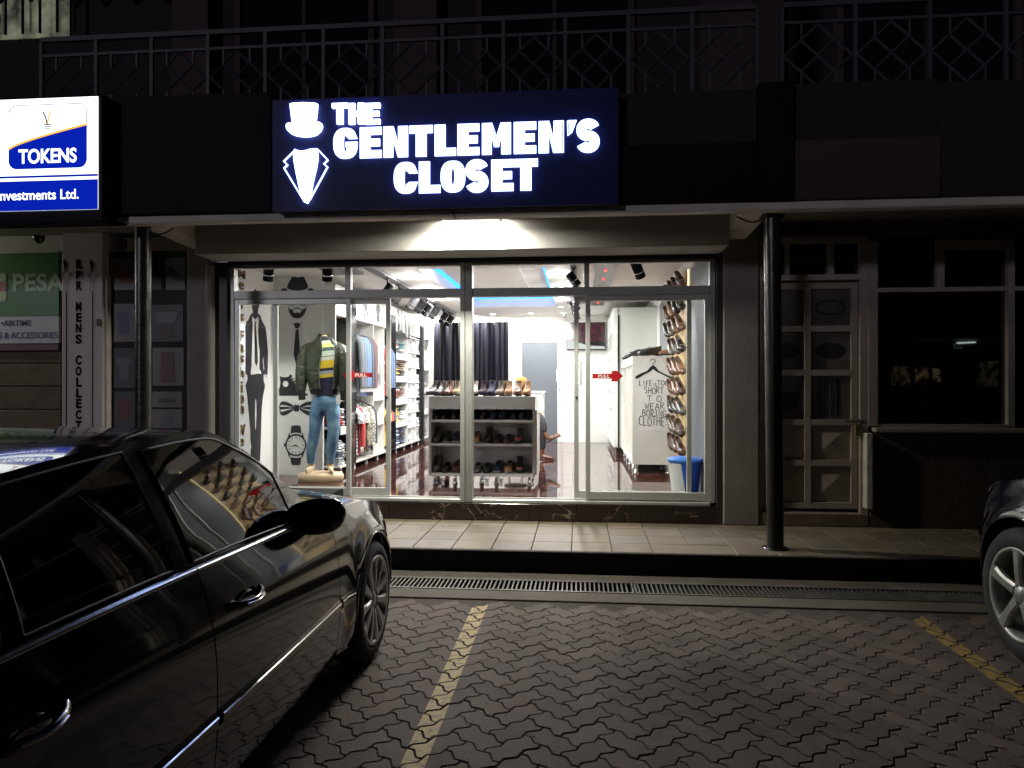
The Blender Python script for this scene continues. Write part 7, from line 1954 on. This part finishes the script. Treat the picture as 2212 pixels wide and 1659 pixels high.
def build_car(label, loc, c, group=None, spokes=11, style='petal', rimm=rim_m, tail=False, both=False, suv=False, rz=0):
    root = thing('parked_car', label, 'car', loc, group=group, rz=rz)
    F = list(np.linspace(0, 1, 17)); 
    def ys(a, b_, st=.045): n = max(2, int(abs(b_ - a) / st)); return [a + (b_ - a) * i / n for i in range(n + 1)]
    g = .0035
    segs = [('front_wing', c.fd + g, c.nose), ('door', c.bp + g, c.fd - g), ('door', c.rd + g, c.bp - g), ('rear_wing', c.tail, c.rd - g)]
    for sx in (1, -1):
        for k, (nm, y0, y1) in enumerate(segs):
            fn = c.side
            if nm != 'door':
                p = panel(fn, ys(y0, y1), F, sx, root, nm, paint)
            else:
                p = panel(fn, ys(y0, y1), F, sx, root, nm, paint)
                # pull handle with recessed cup
                hy = y0 + .15 if k == 1 else y0 + .17
                hz_ = c.belt(hy) - .155
                sf_ = lambda y_: c.side(y_, (hz_ - c.arch(y_)) / (c.belt(y_) - c.arch(y_)))
                e = sf_(hy + .07)
                cup = MB()
                rsx = []
                for (sc_, dx) in ((1.0, .001), (.9, .004), (.6, .0045)):
                    rsx.append([(sx * (e.x + dx), hy + .07 + .07 * sc_ * math.cos(t), hz_ + .035 * sc_ * math.sin(t)) for t in [2 * math.pi * i / 20 for i in range(20)]])
                cup.rings(rsx, False, True, True); cup.add(rsx[-1], [tuple(range(20))])
                obj('handle_cup', cup, car_glass, p, fixn=True)
                pts = [(sx * (sf_(hy - .03 + .2 * t).x + .006 + .036 * math.sin(math.pi * t) ** .6), hy - .03 + .2 * t, hz_ + .012 - .006 * math.sin(math.pi * t)) for t in [i / 12 for i in range(13)]]
                obj('handle', MB().tube(pts, [(.012, .017)] + [(.009, .014)] * 11 + [(.014, .019)], 10), paint, p)
                obj('handle_trim', MB().tube([(p_[0] + sx * .010, p_[1], p_[2] + .001) for p_ in pts[2:-2]], .0038, 6), chrome, p)
            # rub strip with chrome insert
            za = c.strip
            yy = ys(y0 + .012, y1 - .012, .06)
            if nm in ('front_wing', 'rear_wing'):
                lim = (c.fa - c.ar - .03) if nm == 'front_wing' else (c.ra + c.ar + .03)
                yy = ys(y0 + .012, lim, .06) if nm == 'front_wing' else ys(lim, y1 - .012, .06)
                if (nm == 'front_wing' and lim < y0 + .04) or (nm == 'rear_wing' and lim > y1 - .04): yy = None
            if yy and not suv:
                rs = []; rc = []
                for y in yy:
                    fz_ = lambda z: (z - c.arch(y)) / (c.belt(y) - c.arch(y))
                    pr = [c.side(y, fz_(za - .028)).x + .001, c.side(y, fz_(za - .02)).x + .010, c.side(y, fz_(za)).x + .013, c.side(y, fz_(za + .02)).x + .010, c.side(y, fz_(za + .028)).x + .001]
                    rs.append([(sx * x, y, za + dz) for x, dz in zip(pr, (-.028, -.021, 0, .021, .028))])
                    rc.append([(sx * (pr[3] + .0), y, za + .015), (sx * (pr[2] + .0025), y, za + .013), (sx * (pr[2] + .0025), y, za + .0095), (sx * (pr[2] - .002), y, za + .007)])
                q_ = MB().rings(rs, False, False, True)
                if nm == 'door': ro = p
                else: ro = root
                st_ = obj('rub_strip', q_, paint, ro)
                obj('chrome_insert' if nm == 'door' else 'chrome_strip', MB().rings(rc, False, False, False), chrome, ro)
            # belt moulding
            if nm == 'door':
                yy = ys(y0, y1, .06); rs = []
                for y in yy:
                    a = c.side(y, 1)
                    rs.append([(sx * (a.x + .002), y, a.z - .005), (sx * (a.x + .004), y, a.z + .0), (sx * (a.x + .001), y, a.z + .006), (sx * (a.x - .02), y, a.z + .009)])
                obj('belt_moulding', MB().rings(rs, False, False, True), mat('belt_chrome', (.34, .35, .38), .18, metal=1) if not suv else trim, p)
        # greenhouse side
        H = list(np.linspace(0, 1, 9))
        yf, yr = c.ws0, c.rw0
        def ghf(y, h):
            return c.gh(y, h)
        mb = patch(lambda u, v: c.gh(u, v), ys(yr, yf, .05), H, sx)
        obj('pillar_frame', mb, paint, root)
        # side windows traced on the greenhouse, slightly proud
        wins = [('side_window', c.win_f), ('side_window', c.win_r), ('quarter_window', c.win_q)]
        for nm, (yr0, yf0, yr1, yf1, h0, h1, fc) in wins:
            rs = []; nh = 10; ny = 18
            for i in range(nh + 1):
                h = h0 + (h1 - h0) * i / nh; t = i / nh
                ya = yr0 + (yr1 - yr0) * t ** c.wcurve; yb = yf0 + (yf1 - yf0) * (t ** fc)
                row = []
                for k in range(ny + 1):
                    y = ya + (yb - ya) * k / ny
                    p_ = c.gh(y, h); row.append((sx * (p_.x + .006), y, p_.z))
                rs.append(row)
            mb = MB().rings(rs, False, False, True)
            w_ = obj(nm, mb, car_glass, root)
            bd_ = [r[0] for r in rs] + rs[-1][1:] + [r[-1] for r in rs[::-1]][1:] + rs[0][::-1][1:-1]
            obj('window_seal', MB().tube([(p_[0], p_[1], p_[2]) for p_ in bd_] + [bd_[0]], .005, 5), trim, w_)
        # mirror
        my, mz_ = c.mir
        bx = c.side(my, 1).x
        mr_ = MB()
        cx_ = bx + (.06 if not suv else .14)
        ring0 = []
        for (t, ry_, rz_, yo) in ((-.125, .022, .03, -.01), (-.105, .045, .055, 0), (-.07, .062, .070, 0), (-.02, .070, .078, .0), (.03, .070, .079, 0), (.08, .062, .071, .0), (.110, .046, .054, .0), (.126, .020, .026, .002)):
            ring0.append([(sx * (cx_ + t), my + yo + ry_ * math.cos(a) * (1.2 if math.cos(a) > 0 else .55), mz_ + .012 * t / .12 + rz_ * math.sin(a)) for a in [2 * math.pi * i / 18 for i in range(18)]])
        mr_.rings(ring0, True, True, True)
        mo = obj('mirror', mr_, paint, root, fixn=True)
        obj('mirror_glass', MB().add([(sx * (cx_ - .07), my - .037, mz_ - .045), (sx * (cx_ + .085), my - .037, mz_ - .038), (sx * (cx_ + .085), my - .037, mz_ + .045), (sx * (cx_ - .07), my - .037, mz_ + .038)], [(0, 1, 2, 3)]), dark_glass, mo)
        # wheels
        for ya in (c.fa, c.ra):
            build_wheel(root, sx * (c.W - .115 + c.wx), ya, c.wr, c.rim, .215, sx, spokes, style, rimm)
            ln = MB().lathe([(c.ar + .015, -.35), (c.ar + .015, 0.0)], 30, axis='X', cap=False)
            ln.v = [(v[0] * sx + sx * (c.W - .05), v[1] + ya, max(c.sill, v[2] + c.wr)) for v in ln.v]
            obj('wheel_housing', ln, gap_m, root)
            # arch lip
            pts = []
            for k in range(25):
                a = math.pi * k / 24; y = ya + c.ar * math.cos(a); z = c.wr + c.ar * math.sin(a) * .97
                if z < c.sill + .03: continue
                p_ = c.side(min(max(y, c.tail), c.nose), 0); ff = (z - c.sill) / (c.belt(y) - c.sill)
                pts.append((sx * (c.prof(max(0, ff)) * c.W * c.plan(y) + .018), y, z))
            obj('arch_lip', MB().tube(pts, .008, 6), paint, root)
        # lamps
        hl = MB(); n_ = c.nose
        for yy_, zz_, r_ in ((n_ - .10, c.lz, .075),):
            e = c.side(yy_, .7)
            hl.lathe([(r_, -.02), (r_, .02), (r_ * .8, .04), (.002, .05)], 18, axis='Y', o=(sx * (e.x - .16), n_ - .03, zz_))
        obj('headlight', hl, mat('lamp_glass', (.55, .55, .55), .08, metal=.6), root)
        tl = c.side(c.tail, .75)
        obj('tail_light', MB().box(sx * (tl.x - .22), sx * (tl.x - .02), c.tail - .035, c.tail + .01, c.lz - .05, c.lz + .08, .01), emis('tail_red', (1, .02, .01), 5) if tail else mat('tail_red_glass', (.25, .01, .01), .2), root)
    # underside core hides the inside
    core = MB()
    core.box(-c.W + .07, c.W - .07, c.tail + .12, c.nose - .12, c.sill + .01, c.sill + .06)
    core.box(-c.W + .36, c.W - .36, c.tail + .1, c.nose - .1, c.sill + .061, c.belt(0) - .07)
    core.box(-c.W + .06, c.W - .06, c.ra + c.ar + .03, c.fa - c.ar - .03, c.sill + .062, c.belt(0) - .07)
    obj('floor_pan', core, gap_m, root)
    # bonnet, boot, screens, roof
    T = list(np.linspace(0, 2, 21))
    def dk(y, t):
        p = c.deck(y, t if t <= 1 else 2 - t); return Vector((p.x if t <= 1 else -p.x, p.y, p.z))
    obj('bonnet', patch(dk, ys(c.ws0 - .08, c.nose), T, 1), paint, root)
    obj('boot_lid', patch(dk, ys(c.tail, c.rw0 + .08), T, 1), paint, root)
    def rf(y, t):
        tt = t if t <= 1 else 2 - t; e = c.gh(y, 1); zc = c.roof_z(y)
        k = smooth(c.ws1 - .5, c.ws1 + .05, y); x = e.x * (1 - tt)
        return Vector((x if t <= 1 else -x, y, e.z + (zc - e.z) * math.sin(tt * math.pi / 2) ** (.62 + .8 * k)))
    obj('roof', patch(rf, ys(c.rw1, c.ws1, .05), T, 1), paint, root)
    obj('windscreen', patch(rf, ys(c.ws1, c.ws0, .05), T, 1), car_glass, root)
    obj('rear_screen', patch(rf, ys(c.rw0, c.rw1, .05), T, 1), car_glass, root)
    # ends
    def endcap(y, sgn, nm):
        rs = []
        for k, (sc_, dy, dz) in enumerate(((1, 0, 0), (.985, .05, -.01), (.95, .085, -.03), (.88, .105, -.06), (.5, .115, -.1))):
            row = []
            prof_ = [c.side(y, f) for f in F] + [c.deck(y, t) for t in (.25, .5, .75, 1)]
            full = [(p.x, p.z) for p in prof_] + [(-p.x, p.z) for p in prof_[::-1][1:]]
            zc_ = c.sill + .25
            for (x, z) in full: row.append((x * sc_, y + sgn * dy, zc_ + (z - zc_) * (sc_ if k else 1)))
            rs.append(row)
        mb = MB().rings(rs, False, False, True); mb.add(rs[-1], [tuple(range(len(rs[-1])))])
        obj(nm, mb, paint, root, fixn=True)
    endcap(c.nose, 1, 'front_bumper'); endcap(c.tail, -1, 'rear_bumper')
    return root
sal = Car(roof_ref=1.32, W=.895, sill=.20, wr=.323, ar=.375, fa=1.43, ra=-1.42, nose=2.08, tail=-2.42, wx=.018, rim=.232, fd=.86, bp=-.295, rd=-1.28, strip=.465, lz=.60, crown=.042, wcurve=.9,
    plan_t=[(-2.5, .86), (-2.0, .95), (-1.2, .99), (0, 1.0), (1.0, .995), (1.6, .985), (1.9, .95), (2.1, .86)],
    belt_t=[(-2.5, .86), (-1.8, .925), (-.9, .93), (.4, .905), (1.0, .885), (1.4, .865), (1.75, .80), (2.0, .69), (2.1, .63)],
    prof_t=[(0, .955), (.12, .985), (.35, 1.0), (.55, 1.0), (.72, .988), (.86, .965), (1, .925)],
    roof_t=[(-1.9, 1.0), (-1.4, 1.21), (-.9, 1.33), (-.3, 1.365), (.05, 1.345), (.3, 1.26), (.55, 1.12), (.8, .965)],
    rail_t=[(-1.9, .64), (-1.2, .655), (-.3, .665), (.3, .665), (.8, .66)],
    deck_t=[(-2.5, .93), (-1.9, 1.0), (.7, .98), (1.3, .95), (1.8, .86), (2.1, .68)],
    ws0=.76, ws1=.12, rw0=-1.88, rw1=-1.15,
    win_f=(-.27, .60, -.36, .50, .04, .93, .9), win_r=(-.96, -.38, -.98, -.45, .04, .94, 1), win_q=(-1.34, -1.02, -1.18, -1.02, .05, .88, 1), mir=(.555, .935))
CARX, CARY = -2.005, 2.43
build_car('glossy black saloon parked on the left, nose towards the lit shop', (CARX, CARY, 0), sal, spokes=11)
suv = Car(**{**sal.__dict__, 'roof_ref': 1.63, 'W': .90, 'sill': .32, 'wr': .36, 'ar': .43, 'rim': .247, 'fa': 1.40, 'ra': -1.35, 'nose': 2.02, 'tail': -2.3, 'strip': .6, 'lz': .82, 'wx': .03, 'crown': .06,
    'plan_t': [(-2.5, .9), (-2.0, .97), (0, 1.0), (1.6, .995), (1.85, .95), (2.05, .84)],
    'belt_t': [(-2.5, 1.05), (-1.0, 1.08), (.4, 1.06), (1.0, 1.02), (1.5, .97), (1.85, .90), (2.05, .80)],
    'deck_t': [(-2.5, 1.08), (.9, 1.12), (1.4, 1.08), (1.85, .99), (2.05, .85)],
    'roof_t': [(-2.2, 1.1), (-2.0, 1.5), (-1.2, 1.68), (-.2, 1.70), (.15, 1.66), (.5, 1.40), (.95, 1.10)], 'rail_t': [(-2, .66), (0, .68), (.95, .68)], 'rw0': -2.2, 'rw1': -2.0, 'ws0': .93, 'ws1': .2, 'mir': (.62, 1.13)})
navy_paint = paint
build_car('dark four-wheel drive car at the right edge, its five-spoke alloy wheel showing', (2.372 + .90, 4.14 - 1.40, 0), suv, spokes=5, style='five', rimm=rim_l, suv=True)

# ------------------------------------------------------------------ the other side of the street, seen only as reflections in dark glass
def dim_lit(name, c_, e_):
    m = mat(name, (.02, .02, .02), .5, emit=e_, ecol=c_); nt = m.node_tree; g = nt.nodes.new('ShaderNodeNewGeometry'); n = nt.nodes.new('ShaderNodeTexNoise'); n.inputs['Scale'].default_value = 4; n.inputs['Detail'].default_value = 3
    nt.links.new(g.outputs['Position'], n.inputs['Vector']); r = nt.nodes.new('ShaderNodeMapRange'); r.inputs[1].default_value = .42; r.inputs[2].default_value = .68; r.inputs[3].default_value = 0; r.inputs[4].default_value = e_ * 2.6
    nt.links.new(n.outputs['Fac'], r.inputs[0]); nt.links.new(r.outputs[0], nt.nodes['Principled BSDF'].inputs['Emission Strength']); return m
opp = thing('opposite_building', 'dark shop row across the street with a few dim lit openings', 'building', (8, -16, 0))
obj('wall', MB().box(-22, 22, -1, 0, 0, 7), plaster_dark, opp)
for x, z0, z1, w, c_, e_ in ((4.4, 1.45, 2.2, .7, (1, .72, .38), .05), (5.3, 1.5, 2.15, .5, (1, .60, .30), .08), (5.95, 1.6, 2.1, .3, (1, .8, .5), .14), (7.6, 1.4, 2.4, .8, (1, .8, .55), .03), (6.75, 2.9, 3.25, .32, (.6, .9, 1), .22), (2.6, .9, 1.9, .9, (1, .5, .3), .02)):
    obj('lit_opening', MB().box(x, x + w, .004, .03, z0, z1), dim_lit('dim_opening_%d' % int(x * 10 + z0), c_, e_), opp)
tl_ = thing('tube_lamp', 'bright fluorescent tube under an awning across the street', 'lamp', (13.2, -12, 2.9))
obj('tube', MB().tube([(-.3, 0, 0), (.3, 0, .03)], .02, 8), emis('street_tube', (.85, 1, 1), 4), tl_)
obj('awning', MB().box(-1.6, 1.4, -.6, .2, .12, .16), white_paint, tl_)
hl_ = thing('street_lamp', 'warm street lamp on the far kerb behind the photographer', 'lamp', (9.8, -11.5, 0))
obj('pole', MB().tube([(0, 0, 0), (0, 0, 1.7)], .04, 8), iron, hl_)
obj('lamp_globe', MB().lathe([(.002, 1.68), (.07, 1.72), (.09, 1.80), (.07, 1.88), (.002, 1.92)], 14), emis('warm_globe', (1, .75, .4), 12), hl_)
copy_c = build_car('dark car across the street with red tail lights on', (9.0, -9.5, 0), sal, tail=True, rz=R(180))
